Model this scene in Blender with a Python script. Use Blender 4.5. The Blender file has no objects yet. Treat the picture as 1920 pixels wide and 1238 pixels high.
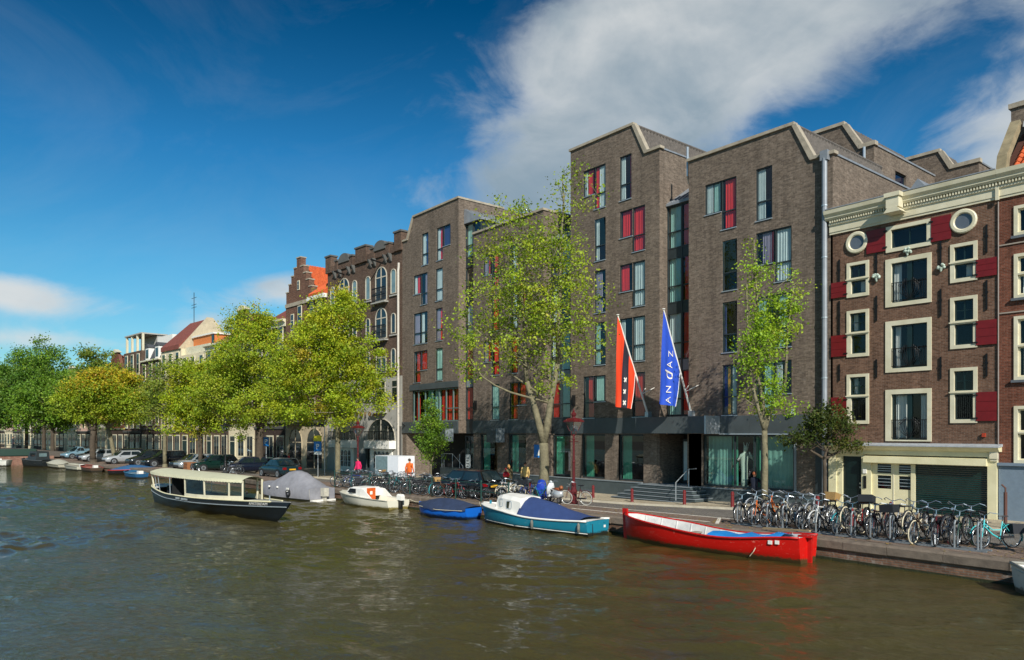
import bpy, bmesh, math, random
import numpy as np
from mathutils import Vector, Matrix, Euler

# ------------------------------------------------------------------ camera, sky, sun, exposure
SC = bpy.context.scene
COL = SC.collection
cam_data = bpy.data.cameras.new('camera')
cam_data.sensor_width = 36.0
cam_data.lens = 25.93
cam_data.shift_y = 0.0995
cam_data.clip_end = 3000
cam = bpy.data.objects.new('camera', cam_data)
cam.location = (0, 0, 3.5)
cam.rotation_euler = (math.radians(90), 0, math.radians(50.9))
COL.objects.link(cam)
SC.camera = cam

SUN_EL = math.radians(34)
SUN_AZ = math.radians(63)          # turned from -Y towards +X
sun_vec = Vector((math.cos(SUN_EL) * math.sin(SUN_AZ), -math.cos(SUN_EL) * math.cos(SUN_AZ), math.sin(SUN_EL)))
sl = bpy.data.lights.new('sun', 'SUN')
sl.energy = 5.0
sl.angle = math.radians(0.53)
sl.color = (1.0, 0.95, 0.87)
so = bpy.data.objects.new('sun', sl)
so.rotation_euler = (-sun_vec).to_track_quat('-Z', 'Y').to_euler()
so.location = (30, -20, 40)
COL.objects.link(so)

SC.view_settings.view_transform = 'Standard'
SC.view_settings.look = 'None'
SC.view_settings.exposure = 0.14
SC.view_settings.gamma = 1.0
SC.view_settings.use_curve_mapping = False


def build_world():
    w = bpy.data.worlds.new('World')
    SC.world = w
    w.use_nodes = True
    nt = w.node_tree
    N, L = nt.nodes, nt.links
    N.clear()

    def math_(op, a, b=None, c=None, clamp=False):
        n = N.new('ShaderNodeMath')
        n.operation = op
        n.use_clamp = clamp
        for i, v in enumerate((a, b, c)):
            if v is None:
                continue
            if isinstance(v, (int, float)):
                n.inputs[i].default_value = v
            else:
                L.new(v, n.inputs[i])
        return n.outputs[0]
    out = N.new('ShaderNodeOutputWorld')
    bg = N.new('ShaderNodeBackground')
    bg.inputs['Strength'].default_value = 0.09
    sky = N.new('ShaderNodeTexSky')
    sky.sky_type = 'NISHITA'
    sky.sun_disc = False
    sky.sun_elevation = SUN_EL
    sky.sun_rotation = math.radians(180) - SUN_AZ
    sky.altitude = 0
    sky.air_density = 1.0
    sky.dust_density = 0.4
    sky.ozone_density = 3.0
    hs = N.new('ShaderNodeHueSaturation')
    hs.inputs['Saturation'].default_value = SKY_SAT
    hs.inputs['Hue'].default_value = SKY_HUE
    hs.inputs['Value'].default_value = SKY_VAL
    gm = N.new('ShaderNodeGamma')
    L.new(sky.outputs[0], hs.inputs['Color'])
    # direction -> azimuth from the canal-side view and elevation, in degrees
    tc = N.new('ShaderNodeTexCoord')
    sep = N.new('ShaderNodeSeparateXYZ')
    L.new(tc.outputs['Generated'], sep.inputs[0])
    x, y, z = sep.outputs
    fx, fy = -math.sin(math.radians(50.9)), math.cos(math.radians(50.9))
    fw = math_('ADD', math_('MULTIPLY', x, fx), math_('MULTIPLY', y, fy))
    rt = math_('ADD', math_('MULTIPLY', x, fy), math_('MULTIPLY', y, -fx))
    az = math_('MULTIPLY', math_('ARCTAN2', rt, fw), 57.2958)
    el = math_('MULTIPLY', math_('ARCSINE', z), 57.2958)
    comb = N.new('ShaderNodeCombineXYZ')
    L.new(az, comb.inputs[0])
    L.new(math_('MULTIPLY', el, 1.7), comb.inputs[1])

    def noise(scale, detail, rough, dist=0.0, off=0.0):
        n = N.new('ShaderNodeTexNoise')
        n.noise_dimensions = '3D'
        n.inputs['Scale'].default_value = scale
        n.inputs['Detail'].default_value = detail
        n.inputs['Roughness'].default_value = rough
        n.inputs['Distortion'].default_value = dist
        v = N.new('ShaderNodeVectorMath')
        v.operation = 'ADD'
        v.inputs[1].default_value = (off, off * .7, off * .3)
        L.new(comb.outputs[0], v.inputs[0])
        L.new(v.outputs[0], n.inputs['Vector'])
        return n.outputs['Fac']
    n1 = noise(0.10, 9, 0.60, 0.6)
    n2 = noise(0.045, 4, 0.5, 0.0, 31)
    n3 = noise(0.33, 7, 0.62, 0.8, 12)

    def blob(ca, ce, ra, re, rot):
        r = math.radians(rot)
        da = math_('SUBTRACT', az, ca)
        de = math_('SUBTRACT', el, ce)
        u = math_('ADD', math_('MULTIPLY', da, math.cos(r) / ra), math_('MULTIPLY', de, math.sin(r) / ra))
        v = math_('ADD', math_('MULTIPLY', da, -math.sin(r) / re), math_('MULTIPLY', de, math.cos(r) / re))
        q = math_('ADD', math_('MULTIPLY', u, u), math_('MULTIPLY', v, v))
        return math_('POWER', 2.71828, math_('MULTIPLY', q, -1.0))
    total = None
    for b in CLOUDS:
        g = math_('MULTIPLY', blob(*b[:5]), b[5])
        total = g if total is None else math_('ADD', total, g)
    dens = math_('ADD', total, math_('MULTIPLY', math_('SUBTRACT', n1, 0.5), 1.7))
    dens = math_('ADD', dens, math_('MULTIPLY', math_('SUBTRACT', n3, 0.5), 0.35))
    dens = math_('ADD', dens, math_('MULTIPLY', math_('SUBTRACT', n2, 0.55), 0.55))
    ramp = N.new('ShaderNodeMapRange')
    ramp.interpolation_type = 'SMOOTHSTEP'
    ramp.inputs['From Min'].default_value = 0.24
    ramp.inputs['From Max'].default_value = 1.10
    L.new(dens, ramp.inputs['Value'])
    mask = math_('MULTIPLY', ramp.outputs[0], 0.93)
    # faint high veil
    nv = noise(0.05, 8, 0.65, 1.2, 70)
    veil = N.new('ShaderNodeMapRange')
    veil.inputs['From Min'].default_value = 0.48
    veil.inputs['From Max'].default_value = 0.8
    veil.inputs['To Max'].default_value = 0.07
    L.new(nv, veil.inputs['Value'])
    mask = math_('MAXIMUM', mask, veil.outputs[0])
    # cloud body: thicker parts are greyer underneath
    cr = N.new('ShaderNodeMix')
    cr.data_type = 'RGBA'
    shade = N.new('ShaderNodeMapRange')
    shade.interpolation_type = 'SMOOTHSTEP'
    shade.inputs['From Min'].default_value = 0.40
    shade.inputs['From Max'].default_value = 0.86
    ns = noise(0.055, 6, 0.55, 0.3, 43)
    sh_ = math_('ADD', math_('MULTIPLY', ns, 0.75), math_('MULTIPLY', n1, 0.35))
    sh_ = math_('SUBTRACT', sh_, math_('MULTIPLY', math_('SUBTRACT', 1.0, math_('DIVIDE', el, 18.0, clamp=True)), 0.30))
    L.new(math_('ADD', sh_, math_('MULTIPLY', math_('MINIMUM', dens, 1.2), 0.10)), shade.inputs['Value'])
    L.new(shade.outputs[0], cr.inputs['Factor'])
    cr.inputs['A'].default_value = CLOUD_LIT + (1,)
    cr.inputs['B'].default_value = CLOUD_DARK + (1,)
    mx = N.new('ShaderNodeMix')
    mx.data_type = 'RGBA'
    L.new(mask, mx.inputs['Factor'])
    gm.inputs['Gamma'].default_value = SKY_GAMMA
    L.new(hs.outputs[0], gm.inputs['Color'])
    # clear deep-blue zenith, pale horizon: one even falloff with height all round
    fall = N.new('ShaderNodeValToRGB')
    L.new(math_('DIVIDE', el, 60.0, clamp=True), fall.inputs[0])
    cr_ = fall.color_ramp
    cr_.elements[0].position, cr_.elements[0].color = SKY_FALL[0]
    cr_.elements[1].position, cr_.elements[1].color = SKY_FALL[-1]
    for p_, c_ in SKY_FALL[1:-1]:
        e_ = cr_.elements.new(p_)
        e_.color = c_
    mul = N.new('ShaderNodeMix')
    mul.data_type = 'RGBA'
    mul.blend_type = 'MULTIPLY'
    mul.inputs['Factor'].default_value = 1.0
    L.new(gm.outputs[0], mul.inputs['A'])
    L.new(fall.outputs[0], mul.inputs['B'])
    L.new(mul.outputs['Result'], mx.inputs['A'])
    L.new(cr.outputs['Result'], mx.inputs['B'])
    L.new(mx.outputs['Result'], bg.inputs['Color'])
    L.new(bg.outputs[0], out.inputs[0])


SKY_SAT, SKY_HUE, SKY_VAL, SKY_GAMMA = 1.1, 0.476, 0.9, 1.2
SKY_FALL = [(0.0, (.55, .68, .72, 1)), (.09, (.5, .70, .76, 1)), (.2, (.42, .72, .84, 1)), (.33, (.20, .60, .83, 1)), (.5, (.01, .32, .50, 1)), (1.0, (.03, .36, .54, 1))]
CLOUD_LIT = (7.2, 7.4, 7.4)
CLOUD_DARK = (2.7, 3.6, 4.3)
# clouds: azimuth, elevation, half-width, half-height (degrees), tilt, weight
CLOUDS = [
    (14, 24.5, 15, 6.5, 14, .8),
    (2.5, 18.5, 8, 4.2, 24, 0.85),
    (20, 31, 14, 7, 8, 0.9),
    (6, 27, 6, 5, 40, 0.6),
    (35.5, 16.5, 6.5, 6, 40, 1.3),
    (-35, 8.9, 6, 1.5, -4, 1.0),
    (-17.5, 10.4, 4.2, 1.4, 6, .92),
    (-32, 6.0, 8, .8, 0, .75),
    (-23, 7.6, 2.8, 1.0, 4, .85),
    (70, 30, 22, 8, 10, 0.8),
    (-95, 24, 34, 13, 8, 0.85),
    (150, 24, 30, 8, -6, 0.8),
    (-160, 40, 18, 9, 12, 0.7),
]
build_world()

# ------------------------------------------------------------------ helpers
R = random.Random(7)


def lin(h):
    h = h.lstrip('#')
    o = []
    for i in (0, 2, 4):
        c = int(h[i:i + 2], 16) / 255
        o.append(c / 12.92 if c <= .04045 else ((c + .055) / 1.055) ** 2.4)
    return tuple(o)


MATS = {}


def mat(name, col, rough=0.6, metal=0.0, var=0.12, scale=6.0, bump=0.0, bscale=None, spec=0.5, coat=0.0, col2=None, emit=None):
    """Principled material with noise-driven tone variation and an optional bump."""
    if name in MATS:
        return MATS[name]
    if isinstance(col, str):
        col = lin(col)
    m = bpy.data.materials.new(name)
    m.use_nodes = True
    nt = m.node_tree
    N, L = nt.nodes, nt.links
    b = N['Principled BSDF']
    b.inputs['Roughness'].default_value = rough
    b.inputs['Metallic'].default_value = metal
    b.inputs['Specular IOR Level'].default_value = spec
    if coat:
        b.inputs['Coat Weight'].default_value = coat
        b.inputs['Coat Roughness'].default_value = 0.08
    tc = N.new('ShaderNodeTexCoord')
    nz = N.new('ShaderNodeTexNoise')
    nz.inputs['Scale'].default_value = scale
    nz.inputs['Detail'].default_value = 6
    nz.inputs['Roughness'].default_value = 0.65
    L.new(tc.outputs['Object'], nz.inputs['Vector'])
    mx = N.new('ShaderNodeMix')
    mx.data_type = 'RGBA'
    if col2 is None:
        c1 = tuple(max(0, c * (1 - var)) for c in col)
        c2 = tuple(min(1, c * (1 + var)) for c in col)
    else:
        c1 = col
        c2 = lin(col2) if isinstance(col2, str) else col2
    mx.inputs['A'].default_value = c1 + (1,)
    mx.inputs['B'].default_value = c2 + (1,)
    mr = N.new('ShaderNodeMapRange')
    mr.inputs['From Min'].default_value = 0.32
    mr.inputs['From Max'].default_value = 0.68
    L.new(nz.outputs['Fac'], mr.inputs['Value'])
    L.new(mr.outputs[0], mx.inputs['Factor'])
    L.new(mx.outputs['Result'], b.inputs['Base Color'])
    if bump:
        n2 = N.new('ShaderNodeTexNoise')
        n2.inputs['Scale'].default_value = bscale or scale * 4
        n2.inputs['Detail'].default_value = 5
        L.new(tc.outputs['Object'], n2.inputs['Vector'])
        bp = N.new('ShaderNodeBump')
        bp.inputs['Strength'].default_value = bump
        bp.inputs['Distance'].default_value = 0.05
        L.new(n2.outputs['Fac'], bp.inputs['Height'])
        L.new(bp.outputs[0], b.inputs['Normal'])
    if emit:
        b.inputs['Emission Color'].default_value = emit[0] + (1,)
        b.inputs['Emission Strength'].default_value = emit[1]
    MATS[name] = m
    return m


def brick_mat(name, c1, c2, mortar, bw=0.22, bh=0.066, ms=0.006, soot=0.25, efflor=0.0, flat=False, bump=0.5):
    m = bpy.data.materials.new(name)
    m.use_nodes = True
    nt = m.node_tree
    N, L = nt.nodes, nt.links
    b = N['Principled BSDF']
    b.inputs['Roughness'].default_value = 0.85
    b.inputs['Specular IOR Level'].default_value = 0.25
    tc = N.new('ShaderNodeTexCoord')
    sep = N.new('ShaderNodeSeparateXYZ')
    L.new(tc.outputs['Object'], sep.inputs[0])
    ad = N.new('ShaderNodeMath')
    ad.operation = 'ADD'
    L.new(sep.outputs[0], ad.inputs[0])
    cmb = N.new('ShaderNodeCombineXYZ')
    if flat:
        ad.inputs[1].default_value = 0
        L.new(sep.outputs[1], cmb.inputs[1])
    else:
        L.new(sep.outputs[1], ad.inputs[1])
        L.new(sep.outputs[2], cmb.inputs[1])
    L.new(ad.outputs[0], cmb.inputs[0])
    br = N.new('ShaderNodeTexBrick')
    br.inputs['Scale'].default_value = 1.0
    br.inputs['Brick Width'].default_value = bw
    br.inputs['Row Height'].default_value = bh
    br.inputs['Mortar Size'].default_value = ms
    br.inputs['Mortar Smooth'].default_value = 0.2
    br.inputs['Bias'].default_value = -0.1
    br.inputs['Color1'].default_value = lin(c1) + (1,)
    br.inputs['Color2'].default_value = lin(c2) + (1,)
    br.inputs['Mortar'].default_value = lin(mortar) + (1,)
    L.new(cmb.outputs[0], br.inputs['Vector'])
    # large uneven weathering
    nz = N.new('ShaderNodeTexNoise')
    nz.inputs['Scale'].default_value = 0.55
    nz.inputs['Detail'].default_value = 8
    nz.inputs['Roughness'].default_value = 0.7
    L.new(tc.outputs['Object'], nz.inputs['Vector'])
    mr = N.new('ShaderNodeMapRange')
    mr.inputs['From Min'].default_value = 0.35
    mr.inputs['From Max'].default_value = 0.7
    mr.inputs['To Min'].default_value = 1 + soot * .5
    mr.inputs['To Max'].default_value = 1 - soot
    L.new(nz.outputs['Fac'], mr.inputs['Value'])
    vm = N.new('ShaderNodeVectorMath')
    vm.operation = 'SCALE'
    L.new(br.outputs['Color'], vm.inputs[0])
    L.new(mr.outputs[0], vm.inputs['Scale'])
    last = vm.outputs[0]
    # per-brick speckle
    n4 = N.new('ShaderNodeTexNoise')
    n4.inputs['Scale'].default_value = 9
    n4.inputs['Detail'].default_value = 3
    L.new(cmb.outputs[0], n4.inputs['Vector'])
    mr4 = N.new('ShaderNodeMapRange')
    mr4.inputs['From Min'].default_value = 0.3
    mr4.inputs['From Max'].default_value = 0.7
    mr4.inputs['To Min'].default_value = 0.78
    mr4.inputs['To Max'].default_value = 1.22
    L.new(n4.outputs['Fac'], mr4.inputs['Value'])
    vm2 = N.new('ShaderNodeVectorMath')
    vm2.operation = 'SCALE'
    L.new(last, vm2.inputs[0])
    L.new(mr4.outputs[0], vm2.inputs['Scale'])
    last = vm2.outputs[0]
    if not flat:
        mp5 = N.new('ShaderNodeMapping')
        mp5.inputs['Scale'].default_value = (2.2, .12, 1)
        L.new(cmb.outputs[0], mp5.inputs[0])
        n5 = N.new('ShaderNodeTexNoise')
        n5.inputs['Scale'].default_value = 1.0
        n5.inputs['Detail'].default_value = 6
        n5.inputs['Roughness'].default_value = 0.7
        L.new(mp5.outputs[0], n5.inputs['Vector'])
        mr5 = N.new('ShaderNodeMapRange')
        mr5.inputs['From Min'].default_value = 0.38
        mr5.inputs['From Max'].default_value = 0.66
        mr5.inputs['To Min'].default_value = 1.12
        mr5.inputs['To Max'].default_value = 0.80
        L.new(n5.outputs['Fac'], mr5.inputs['Value'])
        vm5 = N.new('ShaderNodeVectorMath')
        vm5.operation = 'SCALE'
        L.new(last, vm5.inputs[0])
        L.new(mr5.outputs[0], vm5.inputs['Scale'])
        last = vm5.outputs[0]
    if efflor:
        n3 = N.new('ShaderNodeTexNoise')
        n3.inputs['Scale'].default_value = 1.6
        n3.inputs['Detail'].default_value = 9
        n3.inputs['Roughness'].default_value = 0.75
        L.new(tc.outputs['Object'], n3.inputs['Vector'])
        r3 = N.new('ShaderNodeMapRange')
        r3.inputs['From Min'].default_value = 0.56
        r3.inputs['From Max'].default_value = 0.72
        r3.inputs['To Max'].default_value = efflor
        L.new(n3.outputs['Fac'], r3.inputs['Value'])
        mx = N.new('ShaderNodeMix')
        mx.data_type = 'RGBA'
        L.new(r3.outputs[0], mx.inputs['Factor'])
        L.new(last, mx.inputs['A'])
        mx.inputs['B'].default_value = (0.36, 0.33, 0.29, 1)
        last = mx.outputs['Result']
    L.new(last, b.inputs['Base Color'])
    bp = N.new('ShaderNodeBump')
    bp.inputs['Strength'].default_value = bump
    bp.inputs['Distance'].default_value = 0.012
    inv = N.new('ShaderNodeMath')
    inv.operation = 'SUBTRACT'
    inv.inputs[0].default_value = 1
    L.new(br.outputs['Fac'], inv.inputs[1])
    ad2 = N.new('ShaderNodeMath')
    ad2.operation = 'ADD'
    L.new(inv.outputs[0], ad2.inputs[0])
    L.new(n4.outputs['Fac'], ad2.inputs[1])
    L.new(ad2.outputs[0], bp.inputs['Height'])
    L.new(bp.outputs[0], b.inputs['Normal'])
    MATS[name] = m
    return m


def glass_mat(name, tint=(0.78, 0.86, 0.86), f0=0.10, f1=0.75, rough=0.015):
    m = bpy.data.materials.new(name)
    m.use_nodes = True
    nt = m.node_tree
    N, L = nt.nodes, nt.links
    N.remove(N['Principled BSDF'])
    out = N['Material Output']
    gl = N.new('ShaderNodeBsdfGlossy')
    gl.inputs['Roughness'].default_value = rough
    gl.inputs['Color'].default_value = (.95, .97, 1, 1)
    tr = N.new('ShaderNodeBsdfTransparent')
    tr.inputs['Color'].default_value = tint + (1,)
    lw = N.new('ShaderNodeLayerWeight')
    lw.inputs['Blend'].default_value = 0.25
    mr = N.new('ShaderNodeMapRange')
    mr.inputs['To Min'].default_value = f0
    mr.inputs['To Max'].default_value = f1
    L.new(lw.outputs['Facing'], mr.inputs['Value'])
    tc = N.new('ShaderNodeTexCoord')
    nz = N.new('ShaderNodeTexNoise')
    nz.inputs['Scale'].default_value = 1.3
    L.new(tc.outputs['Object'], nz.inputs['Vector'])
    bp = N.new('ShaderNodeBump')
    bp.inputs['Strength'].default_value = 0.06
    bp.inputs['Distance'].default_value = 0.02
    L.new(nz.outputs['Fac'], bp.inputs['Height'])
    L.new(bp.outputs[0], gl.inputs['Normal'])
    mx = N.new('ShaderNodeMixShader')
    L.new(mr.outputs[0], mx.inputs[0])
    L.new(tr.outputs[0], mx.inputs[1])
    L.new(gl.outputs[0], mx.inputs[2])
    L.new(mx.outputs[0], out.inputs[0])
    MATS[name] = m
    return m


class MB:
    def __init__(s):
        s.v, s.f = [], []

    def quad(s, a, b, c, d):
        n = len(s.v)
        s.v += [a, b, c, d]
        s.f.append((n, n + 1, n + 2, n + 3))
        return s

    def poly(s, pts):
        n = len(s.v)
        s.v += list(pts)
        s.f.append(tuple(range(n, n + len(pts))))
        return s

    def box(s, x0, x1, y0, y1, z0, z1):
        n = len(s.v)
        s.v += [(x0, y0, z0), (x1, y0, z0), (x1, y1, z0), (x0, y1, z0), (x0, y0, z1), (x1, y0, z1), (x1, y1, z1), (x0, y1, z1)]
        s.f += [tuple(n + i for i in q) for q in ((0, 3, 2, 1), (4, 5, 6, 7), (0, 1, 5, 4), (1, 2, 6, 5), (2, 3, 7, 6), (3, 0, 4, 7))]
        return s

    def prism(s, pts, axis, c0, c1):
        n, k = len(s.v), len(pts)
        for c in (c0, c1):
            for a, b in pts:
                s.v.append({'x': (c, a, b), 'y': (a, c, b), 'z': (a, b, c)}[axis])
        s.f.append(tuple(range(n, n + k)))
        s.f.append(tuple(range(n + 2 * k - 1, n + k - 1, -1)))
        for i in range(k):
            j = (i + 1) % k
            s.f.append((n + i, n + k + i, n + k + j, n + j))
        return s

    def loft(s, rings, cap=True, closed=True):
        n, k = len(s.v), len(rings[0])
        for r in rings:
            s.v += list(r)
        m = k if closed else k - 1
        for a in range(len(rings) - 1):
            for i in range(m):
                j = (i + 1) % k
                s.f.append((n + a * k + i, n + a * k + j, n + (a + 1) * k + j, n + (a + 1) * k + i))
        if cap and closed:
            s.f.append(tuple(range(n + k - 1, n - 1, -1)))
            e = n + (len(rings) - 1) * k
            s.f.append(tuple(range(e, e + k)))
        return s

    def tube(s, pts, r, n=6, closed=False, cap=True):
        pts = [Vector(p) for p in pts]
        K = len(pts)
        rr = r if isinstance(r, (list, tuple)) else [r] * K
        rings = []
        up = None
        for i, p in enumerate(pts):
            if closed:
                t = pts[(i + 1) % K] - pts[i - 1]
            else:
                t = pts[min(i + 1, K - 1)] - pts[max(i - 1, 0)]
            if t.length < 1e-9:
                t = Vector((0, 0, 1))
            t.normalize()
            if up is None:
                up = Vector((0, 0, 1)) if abs(t.z) < .9 else Vector((1, 0, 0))
            a = t.cross(up)
            if a.length < 1e-6:
                a = t.orthogonal()
            a.normalize()
            b = a.cross(t).normalized()
            up = b
            rings.append([tuple(p + a * math.cos(2 * math.pi * q / n) * rr[i] + b * math.sin(2 * math.pi * q / n) * rr[i]) for q in range(n)])
        if closed:
            rings.append(rings[0])
            return s.loft(rings, cap=False)
        return s.loft(rings, cap=cap)

    def lathe(s, prof, n=12, c=(0, 0, 0), cap=True):
        rings = [[(c[0] + r * math.cos(2 * math.pi * q / n), c[1] + r * math.sin(2 * math.pi * q / n), c[2] + z) for q in range(n)] for r, z in prof]
        return s.loft(rings, cap=cap)

    def ball(s, c, rx, ry, rz, n=10, m=6):
        rings = []
        for i in range(m + 1):
            t = math.pi * i / m
            k = max(math.sin(t), .02)
            rings.append([(c[0] + rx * k * math.cos(2 * math.pi * q / n), c[1] + ry * k * math.sin(2 * math.pi * q / n), c[2] - rz * math.cos(t)) for q in range(n)])
        return s.loft(rings)

    def torus(s, c, Rr, r, axis='y', n=24, m=6):
        pts = []
        for i in range(n):
            a = 2 * math.pi * i / n
            p = {'y': (Rr * math.cos(a), 0, Rr * math.sin(a)), 'x': (0, Rr * math.cos(a), Rr * math.sin(a)), 'z': (Rr * math.cos(a), Rr * math.sin(a), 0)}[axis]
            pts.append((c[0] + p[0], c[1] + p[1], c[2] + p[2]))
        return s.tube(pts, r, m, closed=True)

    def add(s, o, mtx=None):
        n = len(s.v)
        s.v += [tuple(mtx @ Vector(p)) for p in o.v] if mtx else list(o.v)
        s.f += [tuple(n + i for i in q) for q in o.f]
        return s

    def mesh(s, name, m, smooth=False, off=(0, 0, 0)):
        me = bpy.data.meshes.new(name)
        me.from_pydata([(p[0] - off[0], p[1] - off[1], p[2] - off[2]) for p in s.v], [], s.f)
        if m is not None:
            me.materials.append(m)
        if smooth:
            me.polygons.foreach_set('use_smooth', [True] * len(me.polygons))
        me.update()
        return me

    def build(s, name, m, parent=None, off=(0, 0, 0), smooth=False, loc=None):
        return obj(name, s.mesh(name, m, smooth, off), parent, loc)


def obj(name, me, parent=None, loc=None, rot=None, scale=None, material=None):
    o = bpy.data.objects.new(name, me)
    COL.objects.link(o)
    if parent is not None:
        o.parent = parent
    if loc is not None:
        o.location = loc
    if rot is not None:
        o.rotation_euler = rot
    if scale is not None:
        o.scale = scale
    if material is not None:
        o.material_slots[0].link = 'OBJECT'
        o.material_slots[0].material = material
    return o


def tag(o, label, cat, group=None):
    o['label'] = label
    o['category'] = cat
    if group:
        o['group'] = group
    return o


def thing(name, label, cat, loc=(0, 0, 0), rz=0.0, group=None):
    o = bpy.data.objects.new(name, None)
    o.empty_display_size = 0.3
    COL.objects.link(o)
    o.location = loc
    o.rotation_euler = (0, 0, rz)
    return tag(o, label, cat, group)


def struct(o, kind='structure'):
    o['kind'] = kind
    return o


def text_mesh(txt, size, extrude, m, shear=0.0, bold=0.0):
    cu = bpy.data.curves.new('lettering', 'FONT')
    cu.body = txt
    cu.size = size
    cu.extrude = extrude
    cu.shear = shear
    cu.offset = bold
    cu.resolution_u = 3
    cu.align_x = 'CENTER'
    cu.align_y = 'CENTER'
    o = bpy.data.objects.new('lettering', cu)
    COL.objects.link(o)
    dg = bpy.context.evaluated_depsgraph_get()
    me = bpy.data.meshes.new_from_object(o.evaluated_get(dg))
    bpy.data.objects.remove(o)
    bpy.data.curves.remove(cu)
    me.materials.clear()
    me.materials.append(m)
    return me


def smooth01(t):
    t = max(0.0, min(1.0, t))
    return t * t * (3 - 2 * t)


def quay_y(x):
    return 23.3 if x > -14 else 23.3 + (x + 14) * 0.103


def facade_y(x):
    if x > -56:
        return 33.0
    if x > -78:
        return 33 + (x + 56) * 0.055
    return 31.79 + (x + 78) * 0.103


def ground_z(x, y):
    s = smooth01((-16 - x) / 12.0)
    t = smooth01((y - quay_y(x) - 2.2) / 6.5)
    return -0.36 * s * t
# ------------------------------------------------------------------ materials
M_ASPH = brick_mat('road_clinker', '#6f6a63', '#807a72', '#4d4a45', bw=0.2, bh=0.1, ms=0.008, soot=0.25, flat=True, bump=0.6)
M_PARK = brick_mat('parking_clinker', '#7a675a', '#8c7a6b', '#574d46', bw=0.2, bh=0.07, ms=0.007, soot=0.3, flat=True, bump=0.6)
M_TILE = brick_mat('pavement_tile', '#b3a78f', '#a3977f', '#786e5d', bw=0.3, bh=0.3, ms=0.008, soot=0.25, flat=True, bump=0.4)
M_QUAYBR = brick_mat('quay_brick', '#6a4e3e', '#7d5c48', '#6d655a', bw=0.24, bh=0.075, ms=0.012, soot=0.4, efflor=0.95, bump=0.9)
M_STONE = mat('coping_stone', '#6f6356', 0.85, var=0.3, scale=3, bump=0.35, bscale=30)
M_KERB = mat('kerb_stone', '#c9bfa8', 0.85, var=0.15, scale=2, bump=0.2)
M_WHITE = mat('white_paint', '#e6e3da', 0.5, var=0.06, scale=3)
M_LINE = mat('road_paint', '#d8d2c4', 0.8, var=0.25, scale=5)
M_GROUND = mat('earth', '#6a6456', 0.95, var=0.2, scale=0.5)
M_ALGAE = mat('algae', '#23280f', 0.7, var=0.4, scale=4, bump=0.5)
M_CREAM = mat('cream_paint', '#e0d8b2', 0.5, scale=1.1, col2='#cbc39c')
M_CREAM2 = mat('cream_trim_paint', '#ddd6bb', 0.45, scale=1.6, col2='#c9c1a3')
M_GREYFR = mat('anthracite_frame', '#2b3436', 0.45, var=0.15, scale=2)
M_SLATE = mat('slate_panel', '#454c4d', 0.55, var=0.16, scale=0.9, bump=0.06)
M_PLINTH = mat('plinth_stone', '#465051', 0.6, var=0.16, scale=1.2, bump=0.08)
M_CONC = mat('concrete_coping', '#a09684', 0.85, var=0.22, scale=2.5, bump=0.2)
M_ZINC = mat('zinc', '#90959a', 0.5, metal=0.3, var=0.18, scale=1.5)
M_ALU = mat('aluminium', '#b9c0c4', 0.4, metal=0.6, var=0.1, scale=2)
M_TILEGREY = mat('grey_pantile', '#5c5650', 0.8, var=0.3, scale=5, bump=0.4, bscale=20)
M_TILEOR = mat('orange_pantile', '#a8481f', 0.75, var=0.3, scale=3, col2='#c65c2a', bump=0.2)
M_TILERED = mat('red_pantile', '#7c4438', 0.8, var=0.25, scale=3)
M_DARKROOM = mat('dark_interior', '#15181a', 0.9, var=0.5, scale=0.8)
M_GREEN = mat('canal_green_paint', '#14292a', 0.35, var=0.2, scale=3)
M_SHUTRED = mat('shutter_red', '#701317', 0.45, var=0.14, scale=4)
M_IRON = mat('black_iron', '#141516', 0.5, metal=0.2, var=0.3, scale=5)
M_GLASS = glass_mat('window_glass', tint=(0.88, 0.91, 0.91), f0=0.03, f1=0.36)
M_GLASSDK = glass_mat('shop_glass', tint=(0.66, 0.76, 0.73), f0=0.04, f1=0.4)
M_BRHOTEL = brick_mat('hotel_brick', '#62564b', '#807264', '#786e63', soot=0.16, efflor=0.22, bump=0.5)
M_BRRED = brick_mat('canal_house_brick', '#604433', '#7c5d4a', '#7d7267', bw=0.2, bh=0.06, soot=0.2)
M_BRRED2 = brick_mat('neighbour_brick', '#643826', '#824e3a', '#7d6a5e', bw=0.2, bh=0.06, soot=0.25)
M_BRBROWN = brick_mat('brown_brick', '#57453a', '#6e5a4c', '#5f544c', soot=0.25)
M_BRDARK = brick_mat('dark_brick', '#3c302a', '#4f423a', '#4a433d', soot=0.25)
M_CURT = {
    'teal': mat('curtain_teal', '#93bdb2', 0.9, var=0.1),
    'grey': mat('curtain_grey', '#bccbc8', 0.9, var=0.1),
    'red': mat('curtain_red', '#d43230', 0.9, var=0.12),
    'dred': mat('curtain_dark_red', '#b52a1c', 0.9, var=0.12),
    'blue': mat('painted_blue_reflection', '#2f4170', 0.9, var=0.12),  # navy sheet behind the pane; its colour stands in for bluish glass reflection
    'green': mat('curtain_green', '#5fae93', 0.9, var=0.12),
    'white': mat('curtain_white', '#dcdcd4', 0.9, var=0.08),
    'yellow': mat('curtain_yellow', '#c2942f', 0.9, var=0.08),
    'purple': mat('curtain_purple', '#8b8596', 0.9, var=0.1),
}


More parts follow.
